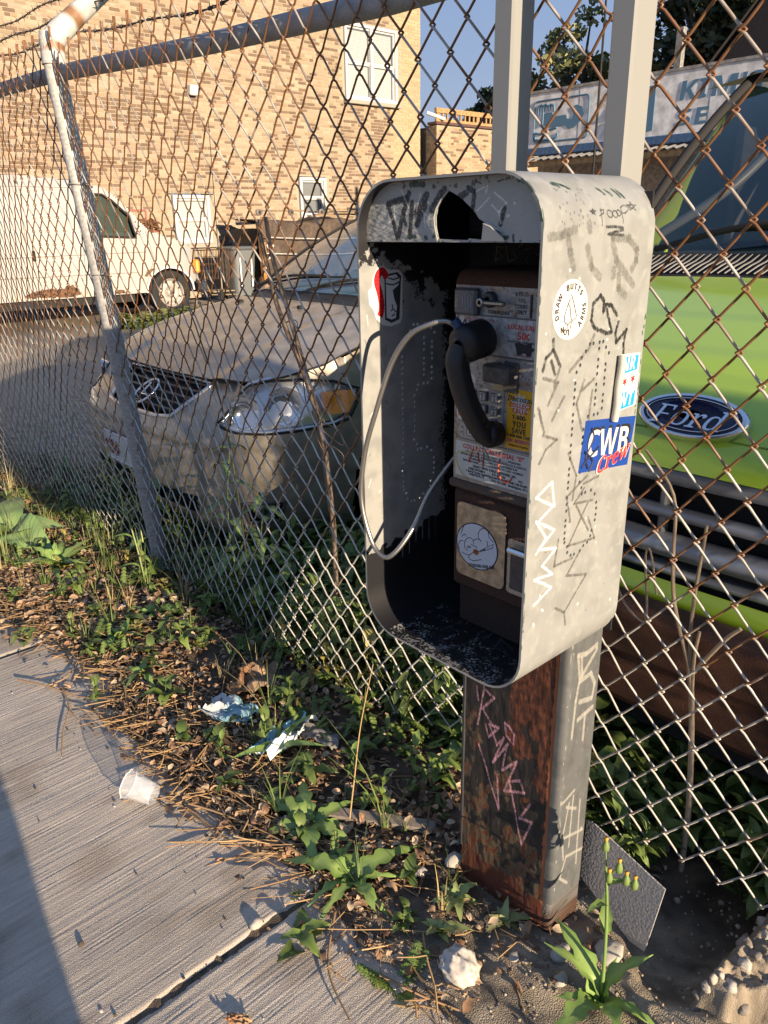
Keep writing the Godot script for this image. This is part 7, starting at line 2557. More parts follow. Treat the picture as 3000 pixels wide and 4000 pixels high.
func scatter(called: String, label: String, cat: String, mesh: Mesh, m: Material, spots: Array, cols: Array) -> void:
	if spots.is_empty(): return
	var o := multi(called, mesh, m, spots, cols)
	o.set_meta("kind", "stuff")
	o.set_meta("label", label)
	o.set_meta("category", cat)

func make_plants() -> void:
	# ---- single weeds
	rosette("dandelion", "big dandelion rosette by the pavement joint", -1.113, -0.885, 11, 0.17, 0.55, 0.55, 1)
	rosette("dandelion", "dandelion rosette with one long leaf over the dry stalks", -1.335, -0.925, 10, 0.16, 0.45, 0.6, 2)
	rosette("small_dandelion", "small pale dandelion left of the crumpled masks", -2.31, -0.925, 7, 0.11, 0.4, 0.7, 3)
	rosette("leafy_clump", "bright leafy clump at the left fence foot", -3.42, -1.06, 22, 0.17, 0.5, 0.85, 4)
	rosette("burdock", "large broad burdock leaves at the left picture edge", -3.98, -1.02, 7, 0.30, 0.0, 0.75, 5, Color(0.10, 0.17, 0.05), Color(0.16, 0.25, 0.085), 0.34)
	rosette("grass_weed", "narrow bladed weed beside the second mask", -1.63, -1.03, 7, 0.14, 0.0, 0.9, 6, G0, G1 * 1.15, 0.09)
	rosette("seedling", "young upright seedling near the pavement's ragged edge", -2.62, -0.98, 6, 0.10, 0.0, 0.9, 7, G0, G1, 0.16)
	rosette("plantain", "low plantain between fence post and pavement", -2.72, -1.18, 9, 0.12, 0.2, 0.6, 8)
	rosette("mint_weed", "pale green mint-like weed before the stand", -0.905, -1.02, 12, 0.06, 0.25, 1.0, 9, Color(0.13, 0.17, 0.05), Color(0.24, 0.29, 0.10), 0.26)
	rosette("mint_weed", "smaller pale weed nearest the crumpled paper", -0.87, -0.93, 9, 0.055, 0.25, 0.9, 10, Color(0.13, 0.17, 0.05), Color(0.25, 0.29, 0.10), 0.26)
	rosette("mint_weed", "wilted pale weed touching the stand's rusty front", -0.79, -1.055, 8, 0.06, 0.2, 0.9, 11, Color(0.13, 0.15, 0.05), Color(0.26, 0.27, 0.11), 0.24)
	# sow thistle at the lower right, in flower
	var t := rosette("sow_thistle", "flowering sow thistle in front of the metal plate", -0.535, -1.045, 9, 0.15, 0.5, 0.9, 12, G0, G1 * 1.1)
	var by := ground_y(-0.535, -1.045)
	var sp := stalk(t, "stem", [Vector3(-0.535, by, -1.045), Vector3(-0.545, 0.12, -1.06), Vector3(-0.56, 0.24, -1.075), Vector3(-0.575, 0.335, -1.08)], 0.0045, 0.0025, Color(0.16, 0.24, 0.07), M.veg)
	for q in [[0.5, 0.09, 2.2], [0.68, 0.07, 4.6], [0.85, 0.05, 0.6]]:
		var b := MB.new()
		leaf_shape(b, Transform3D(Basis(Vector3.UP, q[2]) * Basis(Vector3(0, 0, 1), 0.7), sp[int(q[0] * (sp.size() - 1))]), q[1], q[1] * 0.16, 0.3, 3, 0.3, G0, G1)
		part(t, "stem_leaf", b, M.veg)
	for q in [Vector3(-0.58, 0.375, -1.082), Vector3(-0.548, 0.345, -1.082), Vector3(-0.56, 0.32, -1.07), Vector3(-0.535, 0.318, -1.09), Vector3(-0.522, 0.31, -1.1)]:
		stalk(t, "flower_stalk", [sp[sp.size() - 3], q], 0.0018, 0.0012, Color(0.16, 0.24, 0.07), M.veg)
		var b := MB.new()
		b.col = Color(0.15, 0.22, 0.06)
		b.lathe(q - Vector3(0, 0.012, 0), Basis(), PackedVector2Array([Vector2(0.0, 0.0), Vector2(0.007, 0.003), Vector2(0.0075, 0.012), Vector2(0.004, 0.022), Vector2(0.003, 0.026)]), 10)
		b.col = Color(0.6, 0.3, 0.03)
		b.lathe(q + Vector3(0, 0.012, 0), Basis(), PackedVector2Array([Vector2(0.003, 0.0), Vector2(0.0042, 0.007), Vector2(0.0, 0.009)]), 8)
		part(t, "bud", b, M.veg)
	# pod stalk before the fence post
	t = thing("pod_weed", "thin weed with yellow drooping pods before the fence post", "plant", Vector3(-2.98, 0.01, -1.27), 0.0, "weeds along the fence")
	sp = stalk(t, "stem", [Vector3(-2.98, 0.0, -1.27), Vector3(-3.0, 0.2, -1.26), Vector3(-3.06, 0.42, -1.25), Vector3(-3.10, 0.62, -1.24)], 0.004, 0.002, Color(0.24, 0.28, 0.11), M.veg)
	for k in 9:
		var p := sp[mini(sp.size() - 1, 7 + k)]
		var an := k * 2.3
		var e := p + Vector3(cos(an) * 0.09, 0.03, sin(an) * 0.06)
		stalk(t, "pod", [p, p.lerp(e, 0.6) + Vector3(0, 0.025, 0), e, e + Vector3(0.01 * cos(an), -0.06, 0)], 0.0014, 0.0024, Color(0.40, 0.40, 0.16), M.veg)
	for k in 6:
		var b := MB.new()
		leaf_shape(b, Transform3D(Basis(Vector3.UP, k * 2.1) * Basis(Vector3(0, 0, 1), 0.5), sp[k + 1]), 0.1, 0.012, 0.2, 3, 0.4, G0, G1)
		part(t, "leaf", b, M.veg)
	# tall leafy weeds behind the mesh, in front of the sedan
	for q in [[-2.62, -1.53, 0.72, 31, "tall dark leafy weed before the sedan's bumper"], [-2.42, -1.55, 0.55, 32, "leafy weed below the sedan's left headlight"], [-3.3, -1.5, 0.42, 33, "short leafy weed behind the leaning fence post"]]:
		var yb := ground_y(q[0], q[1])
		t = thing("tall_weed", q[4], "plant", Vector3(q[0], yb, q[1]), 0.0, "weeds along the fence")
		sp = stalk(t, "stem", [Vector3(q[0], yb, q[1]), Vector3(q[0] - 0.02, q[2] * 0.5, q[1] + 0.02), Vector3(q[0] + 0.02, q[2], q[1])], 0.006, 0.002, Color(0.10, 0.15, 0.05), M.veg)
		for k in 16:
			var b := MB.new()
			var u := 0.1 + 0.88 * k / 15.0
			var len := 0.16 * (1.1 - u * 0.6)
			leaf_shape(b, Transform3D(Basis(Vector3.UP, k * 2.4 + q[3]) * Basis(Vector3(0, 0, 1), 0.25), sp[int(u * (sp.size() - 1))]), len, len * 0.26, 0.35, 3, 0.6, Color(0.05, 0.09, 0.025), Color(0.085, 0.145, 0.04))
			part(t, "leaf", b, M.veg)
	# hop-like leaves in the shade at the right
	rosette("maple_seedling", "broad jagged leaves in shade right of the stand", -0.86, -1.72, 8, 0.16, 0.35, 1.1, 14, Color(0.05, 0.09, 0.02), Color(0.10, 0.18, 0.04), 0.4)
	# white umbel by the booth's left edge
	t = thing("wild_carrot", "white flowering wild carrot beside the booth's left edge", "plant", Vector3(-1.72, 0.0, -1.5), 0.0, "weeds along the fence")
	for q in [Vector3(-1.66, 0.66, -1.50), Vector3(-1.60, 0.56, -1.49), Vector3(-1.69, 0.60, -1.52)]:
		stalk(t, "stem", [Vector3(-1.72, 0.0, -1.5), Vector3(-1.71, 0.3, -1.5), q - Vector3(0, 0.03, 0)], 0.003, 0.0015, Color(0.12, 0.17, 0.06), M.veg)
		var b := MB.new()
		for k in 46:
			var p: Vector3 = q + Vector3(rng.randf_range(-0.035, 0.035), rng.randf_range(-0.02, 0.015), rng.randf_range(-0.035, 0.035))
			b.col = Color(0.62, 0.64, 0.5)
			b.box(p, Vector3(0.006, 0.003, 0.006), Basis(Vector3(1, 0, 1).normalized(), rng.randf() * 3.0))
			b.col = Color(0.14, 0.2, 0.08)
			if k % 3 == 0: b.tube([q - Vector3(0, 0.03, 0), p], 0.0006, 3, false)
		part(t, "flower_head", b, M.veg)
	# woody vine tied to the mesh, with two broken canes
	t = thing("dead_vine", "dead woody vine climbing the fence before the sedan", "plant", Vector3(-1.9, 0.0, -1.49))
	var wood := Color(0.16, 0.115, 0.085)
	stalk(t, "cane", [Vector3(-1.93, 0.0, -1.50), Vector3(-1.90, 0.45, -1.485), Vector3(-1.905, 0.66, -1.48), Vector3(-1.93, 0.87, -1.475), Vector3(-2.00, 1.05, -1.47), Vector3(-2.08, 1.19, -1.465), Vector3(-2.13, 1.30, -1.46), Vector3(-2.19, 1.52, -1.455)], 0.010, 0.007, wood, M.dry)
	stalk(t, "cane", [Vector3(-1.92, 0.60, -1.49), Vector3(-1.95, 0.9, -1.48), Vector3(-2.05, 1.2, -1.47), Vector3(-2.12, 1.40, -1.46), Vector3(-2.14, 1.53, -1.455)], 0.008, 0.007, wood * 1.2, M.dry)
	for k in 9:
		var a := Vector3(-1.93 - 0.02 * k, 0.85 + 0.045 * k, -1.47)
		stalk(t, "tendril", [a, a + Vector3(rng.randf_range(0.02, 0.14), rng.randf_range(-0.12, 0.03), 0.0), a + Vector3(rng.randf_range(0.05, 0.2), rng.randf_range(-0.22, 0.0), 0.01)], 0.0022, 0.001, wood, M.dry)
	stalk(t, "cane", [Vector3(-2.45, 0.25, -1.47), Vector3(-2.50, 0.8, -1.46), Vector3(-2.62, 1.12, -1.45), Vector3(-2.68, 1.22, -1.45)], 0.004, 0.002, Color(0.08, 0.08, 0.05), M.dry)
	# dead pale stalk at the right
	t = thing("dead_stalk", "pale dead branching stalk behind the mesh, right of the booth", "plant", Vector3(-0.60, 0.0, -1.5))
	var pale := Color(0.42, 0.32, 0.22)
	stalk(t, "cane", [Vector3(-0.60, -0.02, -1.5), Vector3(-0.605, 0.2, -1.5), Vector3(-0.63, 0.45, -1.5), Vector3(-0.65, 0.56, -1.5)], 0.0072, 0.0058, pale, M.dry)
	stalk(t, "cane", [Vector3(-0.65, 0.56, -1.5), Vector3(-0.70, 0.70, -1.495), Vector3(-0.715, 0.82, -1.49), Vector3(-0.73, 0.95, -1.49), Vector3(-0.80, 1.04, -1.48)], 0.0050, 0.0029, pale, M.dry)
	stalk(t, "cane", [Vector3(-0.645, 0.52, -1.5), Vector3(-0.66, 0.68, -1.5), Vector3(-0.655, 0.9, -1.5)], 0.0047, 0.0036, pale * 0.7, M.dry)
	stalk(t, "cane", [Vector3(-0.64, 0.55, -1.5), Vector3(-0.58, 0.66, -1.49), Vector3(-0.55, 0.70, -1.49)], 0.0054, 0.0043, pale, M.dry)
	stalk(t, "cane", [Vector3(-0.625, 0.44, -1.492), Vector3(-0.635, 0.58, -1.485), Vector3(-0.63, 0.665, -1.48)], 0.0043, 0.0036, pale, M.dry)
	stalk(t, "cane", [Vector3(-0.86, 0.96, -1.46), Vector3(-0.85, 0.80, -1.46), Vector3(-0.81, 0.69, -1.46), Vector3(-0.755, 0.65, -1.46), Vector3(-0.745, 0.68, -1.46), Vector3(-0.765, 0.80, -1.465), Vector3(-0.755, 0.82, -1.465), Vector3(-0.735, 0.72, -1.475)], 0.0030, 0.0025, pale, M.dry)
	stalk(t, "twig", [Vector3(-0.42, 0.38, -1.47), Vector3(-0.41, 0.25, -1.47), Vector3(-0.44, 0.12, -1.47)], 0.0016, 0.0011, pale, M.dry)
	# dry upright stem on the strip
	t = thing("dry_stalk", "single thin dry stem standing in the soil left of the stand", "plant", Vector3(-1.27, 0.02, -1.0))
	stalk(t, "stem", [Vector3(-1.27, 0.01, -1.0), Vector3(-1.262, 0.17, -1.02), Vector3(-1.255, 0.32, -1.04), Vector3(-1.225, 0.50, -1.06)], 0.0022, 0.001, Color(0.40, 0.27, 0.13), M.dry)
	# ---- stuff
	var sprigs := [sprig_mesh(7, 0.055, 0.03, 1), sprig_mesh(9, 0.045, 0.09, 2, 0.26), sprig_mesh(8, 0.07, 0.05, 3, 0.3, 0.3, 6), fern_mesh(5, 0.075, 4)]
	for kind in 4:
		var xs := []; var cs := []
		var xb := []; var cb := []
		for k in 3600:
			var x := rng.randf_range(-4.6, 0.9); var z := rng.randf_range(-2.7, -0.70)
			var back := z < -1.42
			var d := 0.5 + 0.9 * gn(x, z, 1.6, 20.0 + kind) + 0.5 * gn(x, z, 6.0, 30.0 + kind)
			var want := 0.0
			if back:
				want = 0.95 if x > -2.7 else 0.35
				if kind == 3: want *= 1.0 if x > -0.9 else 0.25
				if z < -2.2: want *= 0.4
			else:
				want = 0.055 if kind < 3 else 0.07
				if z < -1.15: want *= 1.7
				if x > -1.0: want *= 0.35
				if z > strip_edge(x) - 0.05: want = 0.02
				if x < -2.4: want *= 1.3
			if rng.randf() > want * clampf(d * 1.5, 0.0, 1.4): continue
			# keep the pale foot of the stand and the strip beside it bare
			if x > -1.0 and x < -0.66 and z > -1.3 and z < -0.99: continue
			if x > -0.64 and x < -0.3 and z > -1.55 and z < -1.1: continue
			var s := rng.randf_range(0.6, 1.5) * (1.35 if back else 0.85)
			var at := Transform3D(Basis(Vector3.UP, rng.randf() * TAU).scaled(Vector3(s, s * rng.randf_range(0.8, 1.5), s)), Vector3(x, ground_y(x, z) - 0.003, z))
			var c := Color(0.105, 0.155, 0.035).lerp(Color(0.19, 0.26, 0.07), rng.randf()) * rng.randf_range(0.7, 1.15)
			if rng.randf() < 0.07: c = Color(0.30, 0.25, 0.08)
			if back: xb.append(at); cb.append(c)
			else: xs.append(at); cs.append(c)
		scatter("small_weeds", ["low leafy seedlings growing in the soil strip", "upright seedlings growing in the soil strip", "toothed seedlings growing in the soil strip", "feathery weeds growing in the soil strip"][kind], "weeds", sprigs[kind], M.veg, xs, cs)
		scatter("ground_cover", ["round leaved ground cover behind the mesh", "upright ground cover behind the mesh", "toothed ground cover behind the mesh", "feathery ground cover behind the mesh"][kind], "ground cover", sprigs[kind], M.veg, xb, cb)
	# ground cover climbing a little against the mesh near the booth
	var xs := []; var cs := []
	for k in 900:
		var x := rng.randf_range(-2.1, -0.98); var z := rng.randf_range(-1.95, -1.45)
		var h := rng.randf_range(0.0, 0.24) * (1.0 - 0.4 * absf(x + 1.4))
		var s := rng.randf_range(0.8, 1.7)
		xs.append(Transform3D(Basis(Vector3(rng.randf_range(-0.4, 0.4), 1, rng.randf_range(-0.4, 0.4)).normalized(), rng.randf() * TAU).scaled(Vector3(s, s, s)), Vector3(x, ground_y(x, z) + h, z)))
		cs.append(Color(0.08, 0.125, 0.03).lerp(Color(0.17, 0.22, 0.06), rng.randf()) * rng.randf_range(0.6, 1.2))
	scatter("ground_cover", "bushy ground cover heaped behind the mesh left of the stand", "ground cover", sprigs[1], M.veg, xs, cs)
	for kind in 2:
		xs = []; cs = []
		for k in 900:
			var x := rng.randf_range(-5.2, -0.9); var z := rng.randf_range(-1.75, -0.85)
			var want := 0.12 + 0.5 * smoothstep(-2.4, -3.6, x) + 0.35 * smoothstep(-1.25, -1.42, z) * smoothstep(-1.6, -2.2, x)
			if rng.randf() > want * clampf(0.5 + 1.5 * gn(x, z, 3.0, 40.0), 0.0, 1.2): continue
			var s := rng.randf_range(0.5, 1.4)
			xs.append(Transform3D(Basis(Vector3.UP, rng.randf() * TAU).scaled(Vector3(s, s, s)), Vector3(x, ground_y(x, z) - 0.002, z)))
			cs.append((Color(0.13, 0.18, 0.05) if rng.randf() < 0.65 else Color(0.34, 0.27, 0.13)) * rng.randf_range(0.7, 1.2))
		scatter("grass", ["tall thin grass along the fence foot", "short grass tufts in the soil strip"][kind], "grass", tuft_mesh(9, 0.22 if kind == 0 else 0.1, 50 + kind), M.veg, xs, cs)
	# far weeds at the van's wheel
	xs = []; cs = []
	for k in 220:
		var x := -12.9 + rng.randf_range(-0.3, 0.5); var z := -6.55 + rng.randf_range(-0.7, 0.9)
		var s := rng.randf_range(2.0, 4.5)
		xs.append(Transform3D(Basis(Vector3.UP, rng.randf() * TAU).scaled(Vector3(s, s, s)), Vector3(x, -0.06, z)))
		cs.append(Color(0.12, 0.18, 0.05).lerp(Color(0.26, 0.28, 0.1), rng.randf()))
	scatter("lot_weeds", "weeds growing round the white van's front wheel", "weeds", sprigs[0], M.veg, xs, cs)

func lump_mesh(sd: int, flat := 0.7) -> ArrayMesh:
	var b := MB.new()
	var f := func(u: float, w: float) -> Vector3:
		var an := u * TAU; var el := (w - 0.5) * PI
		var d := Vector3(cos(an) * cos(el), sin(el), -sin(an) * cos(el))
		var k := 1.0 + 0.35 * gn(d.x * 1.2 + sd, d.y + d.z * 1.3, 0.9, sd) + 0.12 * gn(d.x + d.z, d.y, 3.0, sd)
		return Vector3(d.x, d.y * flat, d.z) * k * 0.5
	b.grid(f, 10, 7)
	return b.mesh()

# crumpled sheet of paper or cloth
func crumple(o: Vector3, size: Vector2, high: float, turn: float, sd: int, c0: Color, c1: Color, b: MB) -> void:
	var f := func(u: float, w: float) -> Vector3:
		var p := Vector3((u - 0.5) * size.x, 0, (w - 0.5) * size.y)
		var k := absf(gn(u * 1.0, w, 1.3, sd)) * 1.7 + 0.22 * absf(gn(u, w, 3.0, sd + 1))
		p.y = high * clampf(k, 0.0, 1.3)
		p.x += 0.3 * size.x * gn(u, w, 1.2, sd + 2)
		p.z += 0.3 * size.y * gn(u, w, 1.2, sd + 3)
		return o + Basis(Vector3.UP, turn) * p
	var t := func(_p: Vector3, u: float, w: float) -> Color: return c0.lerp(c1, smoothstep(0.4, 0.6, u + 0.4 * gn(u, w, 3.0, sd + 5)))
	b.grid(f, 16, 16, true, null, t)

func make_litter() -> void:
	var b := MB.new()
	# ---- single pieces of rubbish
	crumple(Vector3(-1.90, 0.03, -1.03), Vector2(0.17, 0.10), 0.04, 0.5, 3, Color(0.66, 0.70, 0.70), Color(0.34, 0.58, 0.64), b)
	one("face_mask", "crumpled white and pale blue mask lying farther left", "mask", b, vmat(0.8, 0.0, tx.grit, 30.0), "discarded masks")
	b = MB.new()
	crumple(Vector3(-1.665, 0.035, -1.075), Vector2(0.09, 0.20), 0.05, 0.2, 9, Color(0.30, 0.56, 0.64), Color(0.64, 0.70, 0.72), b)
	one("face_mask", "twisted pale blue mask beside the narrow bladed weed", "mask", b, vmat(0.8), "discarded masks")
	b = MB.new()
	crumple(Vector3(-1.99, 0.04, -1.17), Vector2(0.15, 0.13), 0.05, 0.9, 14, Color(0.30, 0.16, 0.08), Color(0.40, 0.27, 0.17), b)
	one("cardboard_scrap", "rust brown scrap of cardboard behind the left mask", "scrap", b, vmat(0.9, 0.0, tx.grit, 20.0))
	b = MB.new()
	crumple(Vector3(-1.60, 0.03, -1.16), Vector2(0.12, 0.07), 0.03, 0.4, 21, Color(0.16, 0.145, 0.13), Color(0.22, 0.2, 0.18), b)
	one("grey_wrapper", "torn grey wrapper behind the twisted blue mask", "wrapper", b, vmat(0.5))
	var ball := thing("crumpled_paper", "crumpled white paper with a tan base before the stand", "paper", Vector3(-0.782, 0.0, -0.895))
	b = MB.new()
	var wad := func(u: float, w: float) -> Vector3:
		var an := u * TAU; var el := (w - 0.5) * PI
		var d := Vector3(cos(an) * cos(el), sin(el), -sin(an) * cos(el))
		var k := 1.04 - 0.13 * absf(sin(d.x * 4.1 + d.y * 3.3 + 0.7)) - 0.12 * absf(sin(d.z * 5.3 - d.y * 4.2 + d.x * 1.7)) - 0.07 * absf(sin(d.y * 8.0 + d.z * 6.0 + 2.0))
		return Vector3(-0.782, 0.032, -0.895) + Vector3(d.x * 0.052, d.y * 0.04, d.z * 0.045) * k
	b.col = Color(0.68, 0.62, 0.55)
	b.grid(wad, 28, 20)
	part(ball, "wad", b, vmat(0.8, 0.0, tx.coarse, 14.0))
	b = MB.new()
	b.col = Color(0.42, 0.28, 0.15)
	crumple(Vector3(-0.752, 0.012, -0.885), Vector2(0.07, 0.05), 0.02, 0.3, 31, Color(0.42, 0.28, 0.15), Color(0.5, 0.36, 0.22), b)
	part(ball, "tan_flap", b, vmat(0.85))
	# clear plastic cup lying on its side
	var cup := thing("plastic_cup", "clear crushed plastic cup lying at the pavement edge", "cup", Vector3(-1.745, 0.0, -0.675))
	b = MB.new()
	var bs := Basis(Vector3.UP, 0.5) * Basis(Vector3(0, 0, 1), 1.35)
	var tub := func(u: float, w: float) -> Vector3:
		var an := TAU * u
		var r := lerpf(0.03, 0.044, w) * (1.0 + 0.14 * gn(cos(an), w + sin(an), 1.6, 3))
		return Vector3(-1.70, 0.042, -0.665) + bs * Vector3(cos(an) * r, 0.085 * w, -sin(an) * r * 0.85)
	b.grid(tub, 26, 8)
	part(cup, "wall", b, glass(Color(0.93, 0.94, 0.95), 0.3))
	b = MB.new()
	var rim := PackedVector3Array()
	for k in 27: rim.append(tub.call(k / 26.0, 1.0))
	b.tube(rim, 0.0016, 5, false)
	part(cup, "rim", b, glass(Color(0.95, 0.95, 0.95), 0.5))
	# plank on the soil
	b = MB.new()
	b.col = Color(0.24, 0.20, 0.165)
	b.box(Vector3(-1.215, 0.032, -1.06), Vector3(0.30, 0.018, 0.034), Basis(Vector3.UP, 0.62) * Basis(Vector3.RIGHT, 0.15), 0.003)
	one("wood_strip", "grey weathered wood strip lying left of the stand", "wood", b, vmat(0.9, 0.0, tx.streak, 9.0))
	# galvanised plate leaning at the stand's foot
	b = MB.new()
	var plate := PackedVector2Array([Vector2(0.0, 0.07), Vector2(0.0, 0.245), Vector2(0.02, 0.25), Vector2(0.205, 0.216), Vector2(0.183, 0.035), Vector2(0.145, 0.03)])
	var hole := [Vector2(0.088, 0.196), Vector2(0.095, 0.204), Vector2(0.1, 0.198), Vector2(0.108, 0.199), Vector2(0.107, 0.19), Vector2(0.099, 0.186)]
	var upper := PackedVector2Array([Vector2(0.0, 0.165), Vector2(0.0, 0.245), Vector2(0.02, 0.25), Vector2(0.098, 0.2357), Vector2(0.095, 0.204), Vector2(0.088, 0.196), Vector2(0.094, 0.188), Vector2(0.094, 0.15)])
	var upper2 := PackedVector2Array([Vector2(0.094, 0.15), Vector2(0.094, 0.188), Vector2(0.099, 0.186), Vector2(0.107, 0.19), Vector2(0.108, 0.199), Vector2(0.1, 0.198), Vector2(0.095, 0.204), Vector2(0.098, 0.2357), Vector2(0.205, 0.216), Vector2(0.1965, 0.144)])
	var lower := PackedVector2Array([Vector2(0.0, 0.165), Vector2(0.094, 0.15), Vector2(0.1965, 0.144), Vector2(0.183, 0.03), Vector2(0.145, 0.026), Vector2(0.0, 0.09)])
	var po := Vector3(-0.717, 0.0, -1.232)
	var px := Vector3(0.985, 0, 0.1).normalized()
	b.slab(upper, po, px, Vector3(0, 1, -0.05).normalized(), 0.003)
	b.slab(upper2, po, px, Vector3(0, 1, -0.05).normalized(), 0.003)
	b.slab(lower, po + Vector3(0, 0, 0.0), px, Vector3(0, 1, -0.05).normalized(), 0.003)
	var pm := vmat(0.5, 0.1, tx.fine, 14.0, tx.bump, 0.9)
	pm.albedo_color = lin(0.55, 0.53, 0.52)
	pm.uv1_scale = Vector3(7, 7, 7)
	one("metal_plate", "pitted grey metal plate leaning against the stand's foot", "metal plate", b, pm)
	# broken concrete
	var lump := thing("concrete_lump", "broken lump of pebbly concrete at the lower right corner", "concrete", Vector3(-0.25, 0.0, -1.30))
	b = MB.new()
	var rock := func(u: float, w: float) -> Vector3:
		var x := lerpf(-0.50, 0.25, u); var z := lerpf(-0.98, -1.75, w)
		var e := minf(minf((x + 0.45 - 0.25 * (z + 1.15) * -0.35) / 0.035, (0.24 - x) / 0.05), minf((-1.10 - 0.5 * (x + 0.45) - z) / 0.05, (z + 1.74) / 0.05))
		e += 0.5 * gn(x, z, 7.0, 3.0)
		var h := smoothstep(0.0, 1.6, e)
		return Vector3(x, -0.07 + h * (0.165 + 0.035 * gn(x, z, 4.0, 4.0) + 0.022 * gn(x, z, 16.0, 5.0) + 0.011 * gn(x, z, 45.0, 6.0)), z)
	var rc := func(p: Vector3, _u: float, _w: float) -> Color: return Color(0.40, 0.33, 0.245) * (0.9 + 0.5 * gn(p.x, p.z, 22.0, 7.0) + 0.25 * gn(p.x, p.z, 60.0, 8.0))
	b.grid(rock, 110, 110, false, null, rc)
	part(lump, "matrix", b, M.concrete)
	var pebble := [lump_mesh(1), lump_mesh(2, 0.6), lump_mesh(3, 0.8)]
	var stone_tints := [Color(0.5, 0.45, 0.38), Color(0.38, 0.33, 0.27), Color(0.58, 0.53, 0.46), Color(0.30, 0.26, 0.22)]
	var pmats := []
	for c in stone_tints: pmats.append(mat(c.linear_to_srgb(), 0.8, 0.0, tx.fine, 20.0))
	for k in 240:
		var x := rng.randf_range(-0.47, -0.1); var z := rng.randf_range(-1.08, -1.6)
		var p: Vector3 = rock.call((x + 0.50) / 0.75, (-0.98 - z) / 0.77)
		if p.y < 0.0: continue
		var s := rng.randf_range(0.007, 0.032) * (1.0 if k % 3 else 1.25)
		lay(lump, "pebble", pebble[k % 3], pmats[k % 4], Transform3D(Basis(Vector3(rng.randf(), 1, rng.randf()).normalized(), rng.randf() * TAU).scaled(Vector3(s, s, s)), p - Vector3(0, s * 0.18, 0) - lump.position))
	# loose stones that can be told apart
	var stones := [[-0.655, -1.08, 0.042, "pale stone touching the stand's front corner"], [-0.585, -1.155, 0.055, "grey white stone between stand and metal plate"], [-0.62, -1.03, 0.03, "small pale stone near the sow thistle"], [-0.985, -1.10, 0.045, "white stone left of the stand's foot"], [-1.02, -1.02, 0.03, "small white stone in the shade left of the stand"], [-1.19, -0.655, 0.03, "pale stone in the pavement joint"], [-0.72, -1.0, 0.022, "tiny pale stone before the stand"], [-2.86, -1.1, 0.035, "white chip by the left leafy clump"], [-2.5, -1.12, 0.03, "white chip among the dry leaves"]]
	for s in stones:
		b = MB.new()
		var o := one("stone", s[3], "stone", b_from(pebble[int(s[2] * 1000) % 3]), mat(lin(0.52, 0.48, 0.42), 0.85, 0.0, tx.fine, 20.0), "loose stones")
		o.transform = Transform3D(Basis(Vector3.UP, s[0] * 9.0).scaled(Vector3(s[2], s[2], s[2] * 1.25)), Vector3(s[0], maxf(ground_y(s[0], s[1]), -0.002) + s[2] * 0.22, s[1]))
	# brown leaf on the slab and a winged seed
	b = MB.new()
	crumple(Vector3(-1.02, 0.004, -0.50), Vector2(0.05, 0.02), 0.012, 0.7, 41, Color(0.30, 0.15, 0.07), Color(0.36, 0.22, 0.12), b)
	one("dead_leaf", "curled brown leaf lying alone on the near slab", "leaf", b, M.dry)
	b = MB.new()
	crumple(Vector3(-0.935, 0.014, -0.82), Vector2(0.06, 0.03), 0.014, 0.2, 43, Color(0.30, 0.2, 0.12), Color(0.38, 0.28, 0.18), b)
	one("dead_leaf", "curled tan leaf left of the crumpled paper", "leaf", b, M.dry)
	# dry twigs on the pavement
	var twigs := [["branching dry weed lying on the pavement at left", [[-2.62, -0.60], [-2.50, -0.66], [-2.36, -0.72], [-2.22, -0.80]], [[-2.50, -0.66], [-2.52, -0.74], [-2.62, -0.83]], [[-2.44, -0.69], [-2.33, -0.67], [-2.2, -0.60], [-2.08, -0.55]], [[-2.3, -0.66], [-2.22, -0.66]]], ["long dry stem lying over the pavement edge", [[-1.76, -0.66], [-1.62, -0.72], [-1.45, -0.74], [-1.22, -0.80]], [[-1.62, -0.72], [-1.58, -0.66]]], ["second long dry stem crossing the pavement edge", [[-1.70, -0.70], [-1.52, -0.78], [-1.3, -0.83], [-1.05, -0.84]], [[-1.4, -0.8], [-1.34, -0.76]]], ["pale twig in the shadow at the lower left", [[-1.62, -0.20], [-1.5, -0.19], [-1.38, -0.15]], [[-1.5, -0.19], [-1.47, -0.16]]], ["thin grey twig near the joint on the right slab", [[-1.08, -0.80], [-0.98, -0.70], [-0.86, -0.66]], [[-0.98, -0.70], [-0.93, -0.71]]]]
	for tw in twigs:
		var t := thing("dry_twig", tw[0], "twig", Vector3(tw[1][0][0], 0.0, tw[1][0][1]), 0.0, "dry stems on the pavement")
		for s in range(1, tw.size()):
			var p := []
			for q in tw[s]: p.append(Vector3(q[0], 0.012 + 0.01 * absf(gn(q[0], q[1], 5.0)) + maxf(ground_y(q[0], q[1]), 0.0), q[1]))
			stalk(t, "stem", p, 0.0032, 0.0016, Color(0.34, 0.22, 0.12) * rng.randf_range(0.6, 1.1), M.dry)
	# ---- stuff
	var straw := MB.new()
	straw.tube(smooth_line([Vector3(-0.5, 0, 0), Vector3(-0.1, 0.006, 0.008), Vector3(0.2, 0.007, -0.006), Vector3(0.5, 0.0, 0.008)], 2), 0.006, 4, false)
	var sm := straw.mesh()
	var xs := []; var cs := []
